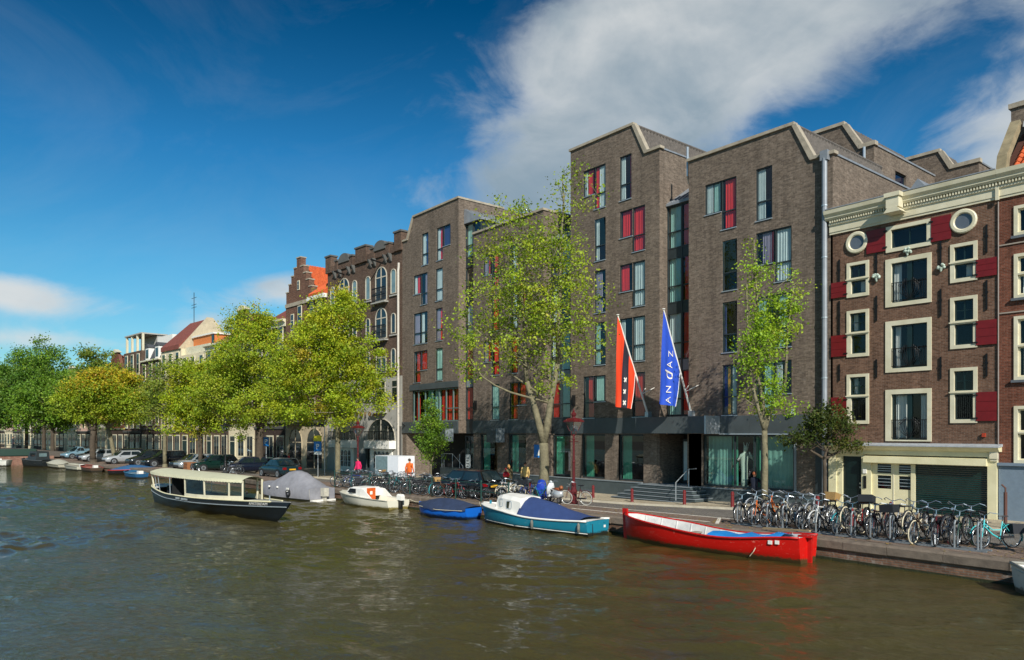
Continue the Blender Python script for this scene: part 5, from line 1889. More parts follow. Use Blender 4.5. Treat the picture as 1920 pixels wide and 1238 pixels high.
def make_tree(label, base, forks, ells, ncl, per, leaf, sig, pal, seed, trunk_r=.2, bark=None, pal2=None, limbs=10, name='canal_tree', group=None, shell=.5, toppal=None, amax=99):
    rg = np.random.RandomState(seed)
    root = thing(name, label, 'tree', base, 0, group)
    nodes = []     # (position, radius)
    tb = MB()
    K = 7

    def stem(p0, p1, r0, r1, bend, n=6):
        p0, p1 = Vector(p0), Vector(p1)
        pts, rr = [], []
        d = Vector(rg.normal(0, 1, 3)) * bend * (p1 - p0).length
        d.z *= .3
        for i in range(n + 1):
            t = i / n
            pts.append(p0.lerp(p1, t) + d * math.sin(t * math.pi) * .5 + Vector(rg.normal(0, .012, 3)) * (p1 - p0).length * .25)
            rr.append(r0 + (r1 - r0) * t)
        pts[0] = p0
        tb.tube(pts, rr, K if r0 > .05 else 4)
        for p, r_ in zip(pts[1:], rr[1:]):
            nodes.append((p, r_))
        return pts, rr
    # root flare + trunk
    f0 = Vector(forks[0])
    tb.tube([(0, 0, -.3), (0, 0, 0), (0, 0, .35)], [trunk_r * 1.5, trunk_r * 1.35, trunk_r * 1.03], 9)
    stem((0, 0, .3), f0, trunk_r, trunk_r * .85, .03)
    leaders = []
    for q in forks[1:]:
        q = Vector(q)
        md_ = Vector((f0.x + (q.x - f0.x) * .7, f0.y + (q.y - f0.y) * .7, f0.z + (q.z - f0.z) * .3))
        pa, ra = stem(f0, md_, trunk_r * .74, trunk_r * .46, .05, 4)
        pts, rr = stem(md_, q, trunk_r * .46, .03, .05, 7)
        leaders.append((pa[1:] + pts[1:], ra[1:] + rr[1:]))
    cents = []
    lob = []
    for e in ells:            # uneven outline: smaller lobes bulging from each mass
        for k in range(4):
            v = rg.normal(0, 1, 3)
            v /= np.linalg.norm(v)
            v[2] = abs(v[2]) * .9 - .25
            f_ = rg.uniform(.7, .98)
            q_ = rg.uniform(.3, .5)
            lob.append((e[0] + v[0] * e[3] * f_, e[1] + v[1] * e[4] * f_, e[2] + v[2] * e[5] * f_, e[3] * q_, e[4] * q_, e[5] * q_))
    ells = list(ells) + lob
    vol = np.array([e[3] * e[4] * e[5] for e in ells])
    vol = vol / vol.sum()
    for _ in range(ncl):
        e = ells[rg.choice(len(ells), p=vol)]
        v = rg.normal(0, 1, 3)
        v /= np.linalg.norm(v)
        r_ = rg.uniform(shell ** 3, 1.0) ** (1 / 3.) * rg.uniform(.85, 1.12)
        c = Vector((e[0] + v[0] * e[3] * r_, e[1] + v[1] * e[4] * r_, e[2] + v[2] * e[5] * r_))
        if c.x * RV.x + c.y * RV.y > amax + max(0, c.z - 10.5) * .6:
            c = Vector((c.x - RV.x * 2 * amax * .6, c.y - RV.y * 2 * amax * .6, c.z))
        cents.append(c)
    # limbs towards a spread of the clumps
    order = list(range(ncl))
    rg.shuffle(order)
    for i in order[:limbs]:
        c = cents[i]
        pts, rr = leaders[rg.randint(len(leaders))]
        best = min(range(1, len(pts) - 1), key=lambda k: abs((c.z - pts[k].z) - .8 * (Vector((c.x, c.y, 0)) - Vector((pts[k].x, pts[k].y, 0))).length) + .4 * (c - pts[k]).length)
        stem(pts[best], c, rr[best] * .42, .012, .2, 7)
    # twigs
    P = np.array([tuple(n_[0]) for n_ in nodes])
    for c in cents:
        d = np.linalg.norm(P - np.array(c), axis=1) + np.maximum(0, P[:, 2] - c.z) * 1.5
        j = int(d.argmin())
        if d[j] < 4.5:
            a = Vector(P[j])
            m_ = a.lerp(c, .5) + Vector((0, 0, .12 * (c - a).length))
            tb.tube([a, m_, c], [min(.03, nodes[j][1]), .016, .008], 3, cap=False)
    tb.build('trunk', bark or M_BARKL, root, smooth=True)
    # leaves
    C = np.array([tuple(c) for c in cents])
    n = ncl * per
    pos = np.repeat(C, per, axis=0) + rg.normal(0, 1, (n, 3)) * np.array([sig, sig, sig * .7]) * np.repeat(rg.uniform(.6, 1.35, ncl), per)[:, None]
    nrm = rg.normal(0, 1, (n, 3)) + np.array([.35, -.2, .65])
    nrm /= np.linalg.norm(nrm, axis=1)[:, None]
    tan = np.cross(nrm, rg.normal(0, 1, (n, 3)))
    tan /= np.linalg.norm(tan, axis=1)[:, None]
    bit = np.cross(nrm, tan)
    s = (leaf * rg.uniform(.55, 1.35, n))[:, None]
    V = np.empty((n, 4, 3))
    V[:, 0] = pos - tan * s * .55
    V[:, 1] = pos + bit * s * .34 - tan * s * .05
    V[:, 2] = pos + tan * s * .55 - nrm * s * .12
    V[:, 3] = pos - bit * s * .34 - tan * s * .05
    me = bpy.data.meshes.new('crown')
    me.vertices.add(n * 4)
    me.vertices.foreach_set('co', V.reshape(-1).astype(np.float32))
    me.loops.add(n * 4)
    me.loops.foreach_set('vertex_index', np.arange(n * 4, dtype=np.int32))
    me.polygons.add(n)
    me.polygons.foreach_set('loop_start', np.arange(0, n * 4, 4, dtype=np.int32))
    me.polygons.foreach_set('loop_total', np.full(n, 4, dtype=np.int32))
    cl = PAL[pal]
    cols = np.array([c[0] for c in cl])
    w = np.array([c[1] for c in cl], dtype=float)
    # each clump leans to its own tone, each leaf varies around it
    base_i = rg.choice(len(cl), size=ncl, p=w / w.sum())
    mixf = rg.uniform(0, 1, n)[:, None]
    leaf_i = rg.choice(len(cl), size=n, p=w / w.sum())
    col = cols[np.repeat(base_i, per)] * .55 + cols[leaf_i] * .45
    if toppal:
        cl2 = np.array([c[0] for c in PAL[toppal]])
        w2 = np.array([c[1] for c in PAL[toppal]], dtype=float)
        zt = (pos[:, 2] - pos[:, 2].min()) / (np.ptp(pos[:, 2]) + 1e-6)
        pk = rg.uniform(0, 1, n) < np.clip((zt - .45) * 2.2, 0, .85)
        c2 = cl2[rg.choice(len(cl2), size=n, p=w2 / w2.sum())]
        col[pk] = c2[pk]
    col *= rg.uniform(.84, 1.16, (n, 1)) * np.repeat(rg.uniform(.78, 1.15, ncl), per)[:, None]
    at = me.color_attributes.new('leaf_colour', 'FLOAT_COLOR', 'POINT')
    rgba = np.ones((n, 4, 4), dtype=np.float32)
    rgba[:, :, :3] = col[:, None, :]
    at.data.foreach_set('color', rgba.reshape(-1))
    me.materials.append(M_LEAF)
    me.update(calc_edges=True)
    me.validate()
    o = obj('crown', me, root)
    struct(o, 'stuff')
    return root


def rv(a, z, d=0.0):
    """Offset a metres across the view and d along it."""
    return (RV.x * a - RV.y * d, RV.y * a + RV.x * d, z)


def el(a, z, ra, rd, rz, d=0.0):
    p = rv(a, z, d)
    return (p[0], p[1], p[2], (ra + rd) / 2, (ra + rd) / 2, rz)


def gp(x, y):
    return (x, y, ground_z(x, y))


make_tree('large sparse yellow-green tree with forked trunk in front of the hotel', gp(-29.9, 26.5),
          [rv(0, 3.0), rv(-1.3, 14.2), rv(1.1, 17.4)],
          [el(-2.5, 9.3, 2.7, 2.7, 2.7), el(1.2, 9.6, 2.7, 2.8, 2.7), el(-.9, 12.4, 3.2, 3.0, 2.8), el(1.6, 15.6, 1.4, 1.4, 3.3), el(-3.9, 6.9, 1.3, 1.4, 1.0), el(-1.9, 14.8, 1.5, 1.5, 1.5), el(.3, 6.6, 1.6, 1.6, .9)],
          320, 60, .135, .34, 'lime', 11, trunk_r=.29, limbs=26, shell=.35, amax=3.3)
make_tree('slender upright bright green tree before the right hotel block', gp(-18.55, 29.7),
          [rv(0, 3.6), rv(-.5, 12.2), rv(-.8, 10.2), rv(1.3, 10.2)],
          [el(-.1, 6.6, 1.05, 1.05, 2.4), el(.45, 8.6, 1.05, 1.0, 1.5), el(-.65, 10.7, .42, .42, 2.3), el(.4, 4.7, .75, .8, .9), el(1.25, 10.0, .42, .42, 1.2), el(.3, 10.4, .38, .38, 1.1)],
          125, 66, .11, .25, 'limefresh', 5, trunk_r=.15, limbs=16, shell=.3)
make_tree('small dark-leaved tree beside the cream shopfront', gp(-16.6, 31.3),
          [rv(0, 2.3), rv(.2, 3.9), rv(-.9, 3.6), rv(1.0, 3.5)],
          [el(-.1, 3.8, 1.1, .9, .7), el(1.1, 3.0, .9, .7, .3), el(-1.2, 3.2, .8, .6, .35), el(.4, 4.4, .5, .5, .4)],
          105, 46, .12, .2, 'dark', 8, trunk_r=.09, bark=M_BARKD, limbs=10, shell=.3)
make_tree('small dense green tree by the hotel service entrance', gp(-43.4, 28.0),
          [rv(0, 1.6), rv(0, 5.8), rv(.4, 4.5)],
          [el(0, 3.4, 1.1, 1.1, 1.8), el(-.1, 5.2, .55, .55, 1.0)],
          150, 50, .12, .22, 'mid', 9, trunk_r=.07, limbs=8, shell=.2)
make_tree('big yellow-green maple in front of the arched building', gp(-52.5, 25.4),
          [rv(0, 4.2), rv(-1.5, 12.6), rv(1.8, 11.5), rv(-3, 10)],
          [el(.8, 8.4, 3.2, 3.0, 3.0), el(-1.8, 9.6, 3.1, 3.0, 3.0), el(-.4, 12.4, 2.7, 2.6, 2.2), el(2.8, 6.0, 1.8, 1.8, 1.2), el(-3.9, 7.2, 2.2, 2, 2.4), el(.2, 5.2, 2.0, 1.8, 1.4), el(-3.2, 4.9, 1.8, 1.6, 1.2)],
          340, 165, .155, .37, 'yellowgreen', 21, trunk_r=.22, limbs=22, shell=.45)
make_tree('broad yellow-topped tree with thick dark trunk beside the parked cars', gp(-63.9, 23.6),
          [rv(0, 4.0), rv(-1.8, 12.6), rv(1.0, 11.5)],
          [el(-.9, 10.4, 3.6, 3, 3.4), el(-3.4, 7.4, 2.6, 2.2, 2.6), el(2.2, 8.0, 3.0, 2.6, 3.0), el(.0, 5.8, 3.2, 2.4, 1.9), el(-.9, 13.4, 1.8, 1.8, 1.4), el(-2.4, 4.2, 1.7, 1.4, 1.1), el(3.0, 5.2, 1.8, 1.6, 1.3)],
          350, 165, .155, .39, 'lime', 22, trunk_r=.36, bark=M_BARKD, limbs=20, toppal='yellowgreen', shell=.45)
make_tree('round yellow-green tree with a box at its foot by the green car', gp(-72.3, 21.0),
          [rv(0, 3.8), rv(0, 9.5), rv(1.2, 8)],
          [el(0, 7.4, 3.2, 2.9, 3.2), el(2.0, 5.2, 2.0, 1.8, 1.7), el(-1.7, 5.0, 1.9, 1.7, 1.7), el(.2, 4.2, 1.6, 1.4, 1.0)],
          240, 150, .165, .38, 'yellowgreen', 23, trunk_r=.2, bark=M_BARKD, limbs=14, shell=.5)
make_tree('thin sparse grey-green tree with pale trunk between the dark cars', gp(-78.4, 19.4),
          [rv(0, 4.5), rv(.4, 10.5), rv(-.7, 9)],
          [el(0, 8.0, 2.1, 1.9, 3.2), el(.8, 6.0, 1.7, 1.5, 1.6), el(-.6, 5.0, 1.4, 1.3, 1.2)],
          160, 40, .19, .42, 'olive', 24, trunk_r=.2, limbs=14, shell=.3)
make_tree('leaning pale-trunked tree with orange-tinged top above the pale cars', gp(-96.5, 18.4),
          [rv(-.8, 4.0), rv(-.3, 9.5), rv(2.0, 9.5), rv(-2, 8.5)],
          [el(-.6, 7.4, 3.4, 3, 2.8), el(2.2, 7.0, 2.8, 2.6, 2.8), el(.2, 9.5, 2.4, 2.2, 1.5), el(-2.2, 5.2, 1.7, 1.6, 1.0)],
          270, 140, .2, .43, 'lime', 25, trunk_r=.26, limbs=14, toppal='orange', shell=.5)
make_tree('dark-trunked tree with rusty orange crown at the water edge', gp(-96.0, 16.1),
          [rv(0, 3.6), rv(.5, 9), rv(-1.5, 8)],
          [el(.2, 7.4, 3.0, 2.8, 2.8), el(-2.2, 6.6, 2.0, 2.0, 2.2), el(.6, 9.4, 1.9, 1.9, 1.3)],
          250, 140, .2, .43, 'lime', 26, trunk_r=.34, bark=M_BARKD, limbs=12, toppal='orange', shell=.5)
far = [(-112, 19, 15.0, 4.8, 'mid', 'olive', 'tall olive tree behind the light blue pickup'),
       (-119, 15.0, 12.5, 4.4, 'mid', None, 'round green tree at the near end of the bridge'),
       (-132, 15.5, 17.5, 5.6, 'green', 'mid', 'tall dense green tree just beyond the bridge'),
       (-141, 10.5, 14.5, 5.2, 'green', None, 'dark green tree at the left edge beyond the bridge'),
       (-150, 15.0, 18.5, 5.0, 'green', None, 'tallest dark green tree of the far group'),
       (-170, 12.0, 17.0, 6.0, 'green', None, 'wide dark green tree closing the far left view'),
       (-190, 8.5, 15.0, 6.0, 'green', 'mid', 'farthest green tree over the canal')]
for i, (x, y, h, r_, p1, p2, lab) in enumerate(far):
    make_tree(lab, gp(x, y), [rv(0, h * .3), rv(.3, h * .9), rv(-r_ * .4, h * .75)],
              [el(0, h * .6, r_, r_, h * .3), el(r_ * .5, h * .5, r_ * .6, r_ * .6, h * .2), el(-r_ * .5, h * .52, r_ * .65, r_ * .6, h * .22), el(.2, h * .85, r_ * .5, r_ * .5, h * .16)],
              220, 120, .27, .56, p1, 40 + i, trunk_r=.3, bark=M_BARKD, limbs=10, toppal=p2, shell=.5)
make_tree('dark green treetop showing between the step gable and the yellow tree', gp(-92, 39),
          [rv(0, 9), rv(0, 17.5)], [el(0, 15.5, 2.6, 2.6, 4.0)], 130, 36, .42, .5, 'green', 60, trunk_r=.25, bark=M_BARKD, limbs=6)
# ------------------------------------------------------------------ boats
def boat_root(name, label, stern, bow, cat='boat'):
    a, b = Vector(stern), Vector(bow)
    d = b - a
    return thing(name, label, cat, (a.x, a.y, WZ), math.atan2(d.y, d.x)), d.length


def hull_rings(L, prof, n=18):
    """prof(t) -> half breadth at deck, sheer height, half breadth at water, draught, bow rake for t 0 (stern) to 1 (bow)."""
    out = []
    for i in range(n + 1):
        t = i / n
        bd, sh, bw, dr, rake = prof(t)
        x = t * L
        ring = []
        for s in (1, -1):
            pts = [(x + rake * 1.0, s * bd, sh), (x + rake * .55, s * (bd * .55 + bw * .45 + .02), sh * .5), (x, s * bw, 0.0), (x - rake * .3, s * bw * .72, -dr * .6), (x - rake * .4, 0, -dr)]
            ring += pts if s == 1 else pts[:-1][::-1]
        out.append(ring)
    return out


def hull(root, L, prof, m, n=18, name='hull', smooth=True):
    mb = MB()
    rings = hull_rings(L, prof, n)
    mb.loft(rings, cap=False, closed=False)
    # transom
    mb.poly(rings[0])
    o = mb.build(name, m, root, smooth=False)
    me = o.data
    if smooth:
        for p in me.polygons[:-1]:
            p.use_smooth = True
    return o


def sheer_line(L, prof, s, n=18, inset=0.0, dz=0.0, t0=0, t1=1):
    pts = []
    for i in range(n + 1):
        t = t0 + (t1 - t0) * i / n
        bd, sh, bw, dr, rake = prof(t)
        pts.append((t * L + rake, s * max(0, bd - inset), sh + dz))
    return pts


def deck(root, L, prof, t0, t1, m, dz=-.03, name='deck', crown=0.04, n=12, inset=.02):
    mb = MB()
    r = []
    for i in range(n + 1):
        t = t0 + (t1 - t0) * i / n
        bd, sh, bw, dr, rake = prof(t)
        b_ = max(0.005, bd - inset)
        r.append([(t * L + rake, b_ * u, sh + dz + crown * (1 - u * u)) for u in (-1, -.5, 0, .5, 1)])
    mb.loft(r, cap=False, closed=False)
    return mb.build(name, m, root, smooth=True)


def rim(root, L, prof, m, r=.035, name='rub_rail', dz=0.0, n=18, out=0.01):
    o = None
    for s in (1, -1):
        mb = MB()
        mb.tube(sheer_line(L, prof, s, n, -out, dz), r, 6)
        o = mb.build(name, m, root, smooth=True)
    return o


def mixed_paint(name, c1, c2, c3, rough=.4):
    """Hull paint worn and stained: paint, chips and a dirty band near the waterline."""
    m = bpy.data.materials.new(name)
    m.use_nodes = True
    nt = m.node_tree
    N, L = nt.nodes, nt.links
    b = N['Principled BSDF']
    b.inputs['Roughness'].default_value = rough
    tc = N.new('ShaderNodeTexCoord')
    mp = N.new('ShaderNodeMapping')
    mp.inputs['Scale'].default_value = (1, 1, 2.2)
    L.new(tc.outputs['Object'], mp.inputs[0])
    n1 = N.new('ShaderNodeTexNoise')
    n1.inputs['Scale'].default_value = 5
    n1.inputs['Detail'].default_value = 10
    n1.inputs['Roughness'].default_value = .75
    L.new(mp.outputs[0], n1.inputs['Vector'])
    n2 = N.new('ShaderNodeTexNoise')
    n2.inputs['Scale'].default_value = .9
    n2.inputs['Detail'].default_value = 5
    L.new(mp.outputs[0], n2.inputs['Vector'])
    r1 = N.new('ShaderNodeMapRange')
    r1.inputs['From Min'].default_value = .59
    r1.inputs['From Max'].default_value = .65
    r1.inputs['To Max'].default_value = .5
    L.new(n1.outputs['Fac'], r1.inputs['Value'])
    sep = N.new('ShaderNodeSeparateXYZ')
    L.new(tc.outputs['Object'], sep.inputs[0])
    ad = N.new('ShaderNodeMath')
    ad.operation = 'MULTIPLY_ADD'
    ad.inputs[1].default_value = -.34
    L.new(n1.outputs['Fac'], ad.inputs[0])
    L.new(sep.outputs[2], ad.inputs[2])
    r2 = N.new('ShaderNodeMapRange')
    r2.inputs['From Min'].default_value = .02
    r2.inputs['From Max'].default_value = -.06
    L.new(ad.outputs[0], r2.inputs['Value'])
    a = N.new('ShaderNodeMix')
    a.data_type = 'RGBA'
    a.inputs['A'].default_value = tuple(v * .85 for v in lin(c1)) + (1,)
    a.inputs['B'].default_value = tuple(min(1, v * 1.12) for v in lin(c1)) + (1,)
    L.new(n2.outputs['Fac'], a.inputs['Factor'])
    bb = N.new('ShaderNodeMix')
    bb.data_type = 'RGBA'
    L.new(r1.outputs[0], bb.inputs['Factor'])
    L.new(a.outputs['Result'], bb.inputs['A'])
    bb.inputs['B'].default_value = lin(c2) + (1,)
    c = N.new('ShaderNodeMix')
    c.data_type = 'RGBA'
    L.new(r2.outputs[0], c.inputs['Factor'])
    L.new(bb.outputs['Result'], c.inputs['A'])
    c.inputs['B'].default_value = lin(c3) + (1,)
    L.new(c.outputs['Result'], b.inputs['Base Color'])
    MATS[name] = m
    return m


M_ROPE = mat('rope', '#c9c0a5', .9)
M_RUBBER = mat('rubber', '#17181a', .7)

# --- red open boat
rb_, L_ = boat_root('rowing_boat', 'red open wooden boat with white inside and blue tarp moored by the bicycles', (-12.4, 22.35, 0), (-19.8, 21.95, 0))


def red_prof(t):
    bd = .55 + .33 * math.sin(min(1, t * 1.5 + .15) * math.pi / 2) if t < .55 else .88 * math.sqrt(max(0, 1 - ((t - .55) / .45) ** 2.3))
    bd = max(bd, .015)
    sh = .72 + .06 * (1 - t) ** 2 * 2 - .18 * math.sin(min(1, t * 1.35) * math.pi) ** 2 * .9 + .48 * max(0, t - .55) ** 1.7 * 2.3
    return bd, sh, bd * (.78 if t < .7 else .78 - (t - .7) * 1.1), .25, .12 * max(0, t - .8) * 3


M_REDHULL = mixed_paint('red_hull_paint', '#c8140c', '#e79a86', '#4a3a22')
h = hull(rb_, L_, red_prof, M_REDHULL, 24)
inn = MB()
r = []
for i in range(25):
    t = i / 24
    bd, sh, bw, dr, rake = red_prof(t)
    b_ = max(.004, bd - .045)
    w_ = max(.002, bw - .1)
    r.append([(t * L_ + rake, b_, sh - .005), (t * L_ + rake * .5, (b_ + w_) / 2 + .03, sh * .5), (t * L_, w_, .06), (t * L_, 0, .0), (t * L_, -w_, .06), (t * L_ + rake * .5, -(b_ + w_) / 2 - .03, sh * .5), (t * L_ + rake, -b_, sh - .005)])
inn.loft(r, cap=False, closed=False)
inn.build('inner_planking', mat('white_inner', '#d9d6cf', .6, var=.15, scale=3, col2='#b9b9b6'), rb_)
ri = MB()
for k in range(2, 23):
    t = k / 24
    bd, sh, bw, dr, rake = red_prof(t)
    if k % 2 == 0:
        for s in (1, -1):
            MB().tube([(t * L_ + rake, s * (bd - .05), sh - .02), (t * L_ + rake * .5, s * ((bd + bw) / 2 - .05), sh * .5), (t * L_, s * (bw - .13), .07)], .025, 5).build('frame_rib', MATS['white_inner'], rb_)
rim(rb_, L_, red_prof, mat('red_rail', '#b3120c', .45, var=.15), .04, dz=0.0, n=24)
for t in (.18, .36, .62):
    bd, sh, bw, dr, rake = red_prof(t)
    MB().box(t * L_ - .14, t * L_ + .14, -bd + .07, bd - .07, sh * .62, sh * .62 + .04).build('thwart', mat('grey_wood', '#8c8577', .8), rb_)
fd = MB()
fd.loft([[(t_ * L_, -.45, .06), (t_ * L_, .45, .06)] for t_ in (.05, .3, .6, .85)], cap=False, closed=False)
fd.build('floor_boards', mat('dark_bilge', '#4a4a44', .8), rb_)
# tarp aft, rudder, bow post
tp = MB()
rg = []
for i in range(9):
    t = .1 + .36 * i / 8
    bd, sh, bw, dr, rake = red_prof(t)
    rg.append([(t * L_, (bd - .1) * u, sh - .1 + (.16 + .05 * math.sin(i * 1.9)) * (1 - u * u) + .02 * math.sin(i * 2.3 + u * 5)) for u in (-1, -.6, -.2, .2, .6, 1)])
tp.loft(rg, cap=False, closed=False)
tarp = tp.build('tarpaulin', mat('blue_tarp', '#1b84cf', .45, var=.15, scale=3, bump=.3, bscale=8), rb_, smooth=True)
MB().box(-.12, .02, -.05, .05, -.2, .86).box(-.2, .25, -.2, .2, .82, .88).build('rudder', mat('red_rail', '#b3120c', .45), rb_)
b0 = red_prof(1.0)
MB().prism([(L_ - .12, -.1), (L_ + .1, -.1), (L_ + b0[4] + .12, b0[1] + .16), (L_ + b0[4] - .1, b0[1] + .16)], 'y', -.05, .05).build('stem_post', MATS['red_rail'], rb_)
for x_ in (.62, .85):
    bd, sh, bw, dr, rake = red_prof(x_ / L_)
    MB().box(x_, x_ + .14, bd - .01 + .02, bd + .035, sh - .22, sh - .1).build('licence_sticker', M_WHITE, rb_)
bd, sh, bw, dr, rake = red_prof(.19)
MB().tube([(.19 * L_, bd + .02, sh - .32), (.19 * L_ + .05, bd + .06, sh - .45), (.19 * L_ + .2, bd + .03, sh - .62)], .015, 5).build('mooring_rope', M_ROPE, rb_)
lo = tag(MB().box(0, 1.9, -.05, .05, 0, .05).build('oar', mat('oar_wood', '#a08a64', .7), None, loc=(-14.7, 23.45, .06)), 'pale wooden plank lying on the quay edge above the red boat', 'plank')
lo.rotation_euler = (0, -.06, -.12)

# --- teal cabin boat with blue cover
tb_, L_ = boat_root('cabin_boat', 'teal and white cabin boat with blue canvas cover moored behind the red boat', (-21.0, 21.55, 0), (-27.6, 20.85, 0))


def teal_prof(t):
    bd = .74 + .16 * math.sin(min(1, t * 1.6) * math.pi / 2) if t < .5 else .9 * math.sqrt(max(0, 1 - ((t - .5) / .5) ** 2.2))
    bd = max(bd, .02)
    sh = .6 + .02 * (1 - t) - .08 * math.sin(min(1, t * 1.4) * math.pi) + .34 * max(0, t - .45) ** 1.5 * 2
    return bd, sh, bd * (.86 if t < .6 else .86 - (t - .6) * .95), .25, .3 * max(0, t - .7) * 2


M_TEAL = mixed_paint('teal_hull_paint', '#1d7c93', '#9fb7b4', '#26271f')
hull(tb_, L_, teal_prof, M_TEAL, 20)
rim(tb_, L_, teal_prof, M_WHITE, .045, dz=.01, n=20)
bt = MB()
for s in (1, -1):
    bt.tube([(t * L_ + teal_prof(t)[4] * .3, s * (teal_prof(t)[2] * .9 + teal_prof(t)[0] * .1 + .015), .12 + .1 * max(0, t - .6)) for t in [q / 16 for q in range(17)]], .022, 5)
bt.build('boot_stripe', M_WHITE, tb_)
deck(tb_, L_, teal_prof, .78, 1.0, M_WHITE, dz=0.0, name='foredeck')
deck(tb_, L_, teal_prof, 0.0, .8, M_WHITE, dz=-.02, name='side_deck', inset=.03)
# cabin trunk
cab = MB()
rg = []
for t, hh, wd in ((.82, .04, .62), (.80, .58, .6), (.75, .7, .68), (.65, .74, .74), (.56, .74, .76), (.555, .68, .76)):
    bd, sh, bw, dr, rake = teal_prof(t)
    x_ = t * L_ + rake
    w_ = bd * wd * 1.08
    rg.append([(x_, w_, sh - .02), (x_, w_ * .96, sh + hh * .75), (x_, w_ * .78, sh + hh * .97), (x_, 0, sh + hh + .03), (x_, -w_ * .78, sh + hh * .97), (x_, -w_ * .96, sh + hh * .75), (x_, -w_, sh - .02)])
cab.loft(rg)
cabin = cab.build('cabin', M_WHITE, tb_, smooth=False)
for s in (1, -1):
    for t0, t1 in ((.735, .775), (.64, .70)):
        bd0, s0, _, _, r0 = teal_prof(t0)
        bd1, s1, _, _, r1 = teal_prof(t1)
        x0, x1 = t0 * L_ + r0, t1 * L_ + r1
        w0, w1 = bd0 * (.66 + (.06 if t0 < .7 else 0)) * 1.08 + .012, bd1 * (.62 if t1 > .72 else .69) * 1.08 + .014
        pts = []
        for q in range(12):
            a = 2 * math.pi * q / 12
            cu, cv = .5 + .5 * math.copysign(abs(math.cos(a)) ** .45, math.cos(a)), .5 + .5 * math.copysign(abs(math.sin(a)) ** .45, math.sin(a))
            pts.append((x0 + (x1 - x0) * cu, s * (w0 + (w1 - w0) * cu - .015 * cv), (s0 + s1) / 2 + .14 + .34 * cv))
        f = MB()
        f.tube(pts, .018, 5, closed=True)
        f = f.build('cabin_window', M_ALU, cabin)
        MB().poly([(p[0], p[1], p[2]) for p in pts]).build('pane', mat('smoked_pane', '#3f453a', .08, var=.2, spec=.8), cabin)
cv = MB()
rg = []
for i in range(13):
    t = .06 + .505 * i / 12
    bd, sh, bw, dr, rake = teal_prof(t)
    hh = .1 + .62 * smooth01(i / 11) ** .8
    rg.append([(t * L_ + rake, bd * 1.0 * u, sh + .03 + hh * (1 - abs(u) ** 2.2) + .015 * math.sin(i * 1.3 + u * 4)) for u in (-1, -.8, -.5, -.2, 0, .2, .5, .8, 1)])
rg.append([(.575 * L_, teal_prof(.575)[0] * .78 * u, teal_prof(.575)[1] + .1 + .6 * (1 - abs(u) ** 3)) for u in (-1, -.8, -.5, -.2, 0, .2, .5, .8, 1)])
cv.loft(rg, cap=False, closed=False)
cv.build('canvas_cover', mat('navy_canvas', '#2a3f6e', .85, var=.1, scale=3, bump=.5, bscale=3), tb_, smooth=True)
for t in (.42, .05, .04):
    s = 1 if t != .04 else -1
    bd, sh, bw, dr, rake = teal_prof(t)
    f = MB().lathe([(.02, 0), (.06, .04), (.065, .3), (.05, .36), (.015, .4)], 8, (t * L_, s * (bd + .07), sh - .45))
    f.build('fender', mat('grey_fender', '#6b6b63', .7, var=.3), tb_, smooth=True)
MB().lathe([(.05, 0), (.05, .16)], 8, (L_ * .95, 0, .86)).build('bow_bollard', M_TEAL, tb_)
for y_ in (-.4, .45):
    MB().box(-.02, .06, y_ - .05, y_ + .05, .5, .62).build('transom_cleat', MATS['teal_hull_paint'], tb_)
MB().box(-.012, -.002, -.5, -.38, .3, .4).build('licence_sticker', M_WHITE, tb_)
MB().tube([(0, .35, .5), (-.03, .36, .2), (-.03, .35, -.1)], .015, 5).build('hanging_rope', M_RUBBER, tb_)

# --- blue covered rowing boat
bb_, L_ = boat_root('covered_boat', 'small blue rowing boat under a navy canvas cover', (-28.55, 20.85, 0), (-32.1, 20.25, 0))


def blue_prof(t):
    bd = .55 + .2 * math.sin(min(1, t * 1.7) * math.pi / 2) if t < .55 else .75 * (1 - ((t - .55) / .45) ** 2.6 * .72)
    return bd, .5 + .12 * abs(t - .45) ** 1.6 * 2, bd * .8, .2, .1 * max(0, t - .7) * 3


hull(bb_, L_, blue_prof, mixed_paint('bright_blue_paint', '#1163c4', '#5d8fd2', '#10233c'), 14)
MB().poly([(L_ + blue_prof(1)[4] * (1 if z > .3 else 0), y, z) for y, z in ((-.21, .66), (.21, .66), (.17, 0), (-.17, 0))]).build('bow_board', MATS['bright_blue_paint'], bb_)
cv = MB()
rg = []
for i in range(13):
    t = i / 12
    bd, sh, bw, dr, rake = blue_prof(t)
    hh = .05 + .36 * math.sin(min(1, max(0, t * 1.05)) * math.pi) ** .8
    sag = -.12 - (.03 * math.sin(i * 2.1))
    rg.append([(t * L_ + rake, (bd + .04) * u, (sh + sag if abs(u) > .99 else sh + hh * (1 - abs(u) ** 1.5) + .02)) for u in (-1, -.97, -.6, -.25, 0, .25, .6, .97, 1)])
cv.loft(rg, cap=False, closed=False)
cv.build('canvas_cover', mat('dark_navy_canvas', '#26344f', .85, var=.2, scale=3, bump=.6, bscale=3), bb_, smooth=True)
MB().tube([(L_ * .05, .62, .45), (L_ * .5, .8, .42), (L_ * .9, .6, .5)], .014, 5).build('lacing_rope', M_ROPE, bb_)

# --- white cabin cruiser
wb_, L_ = boat_root('motor_boat', 'small white fibreglass cruiser with orange cabin door and outboard motor', (-34.75, 20.35, 0), (-39.3, 19.5, 0))


def white_prof(t):
    bd = .8 + .1 * math.sin(min(1, t * 2) * math.pi / 2) if t < .4 else .9 * math.sqrt(max(0, 1 - ((t - .4) / .6) ** 2.4))
    bd = max(bd, .02)
    return bd, .52 + .26 * t ** 1.6, bd * (.8 if t < .5 else .8 - (t - .5) * .9), .2, .5 * max(0, t - .6) * 1.6


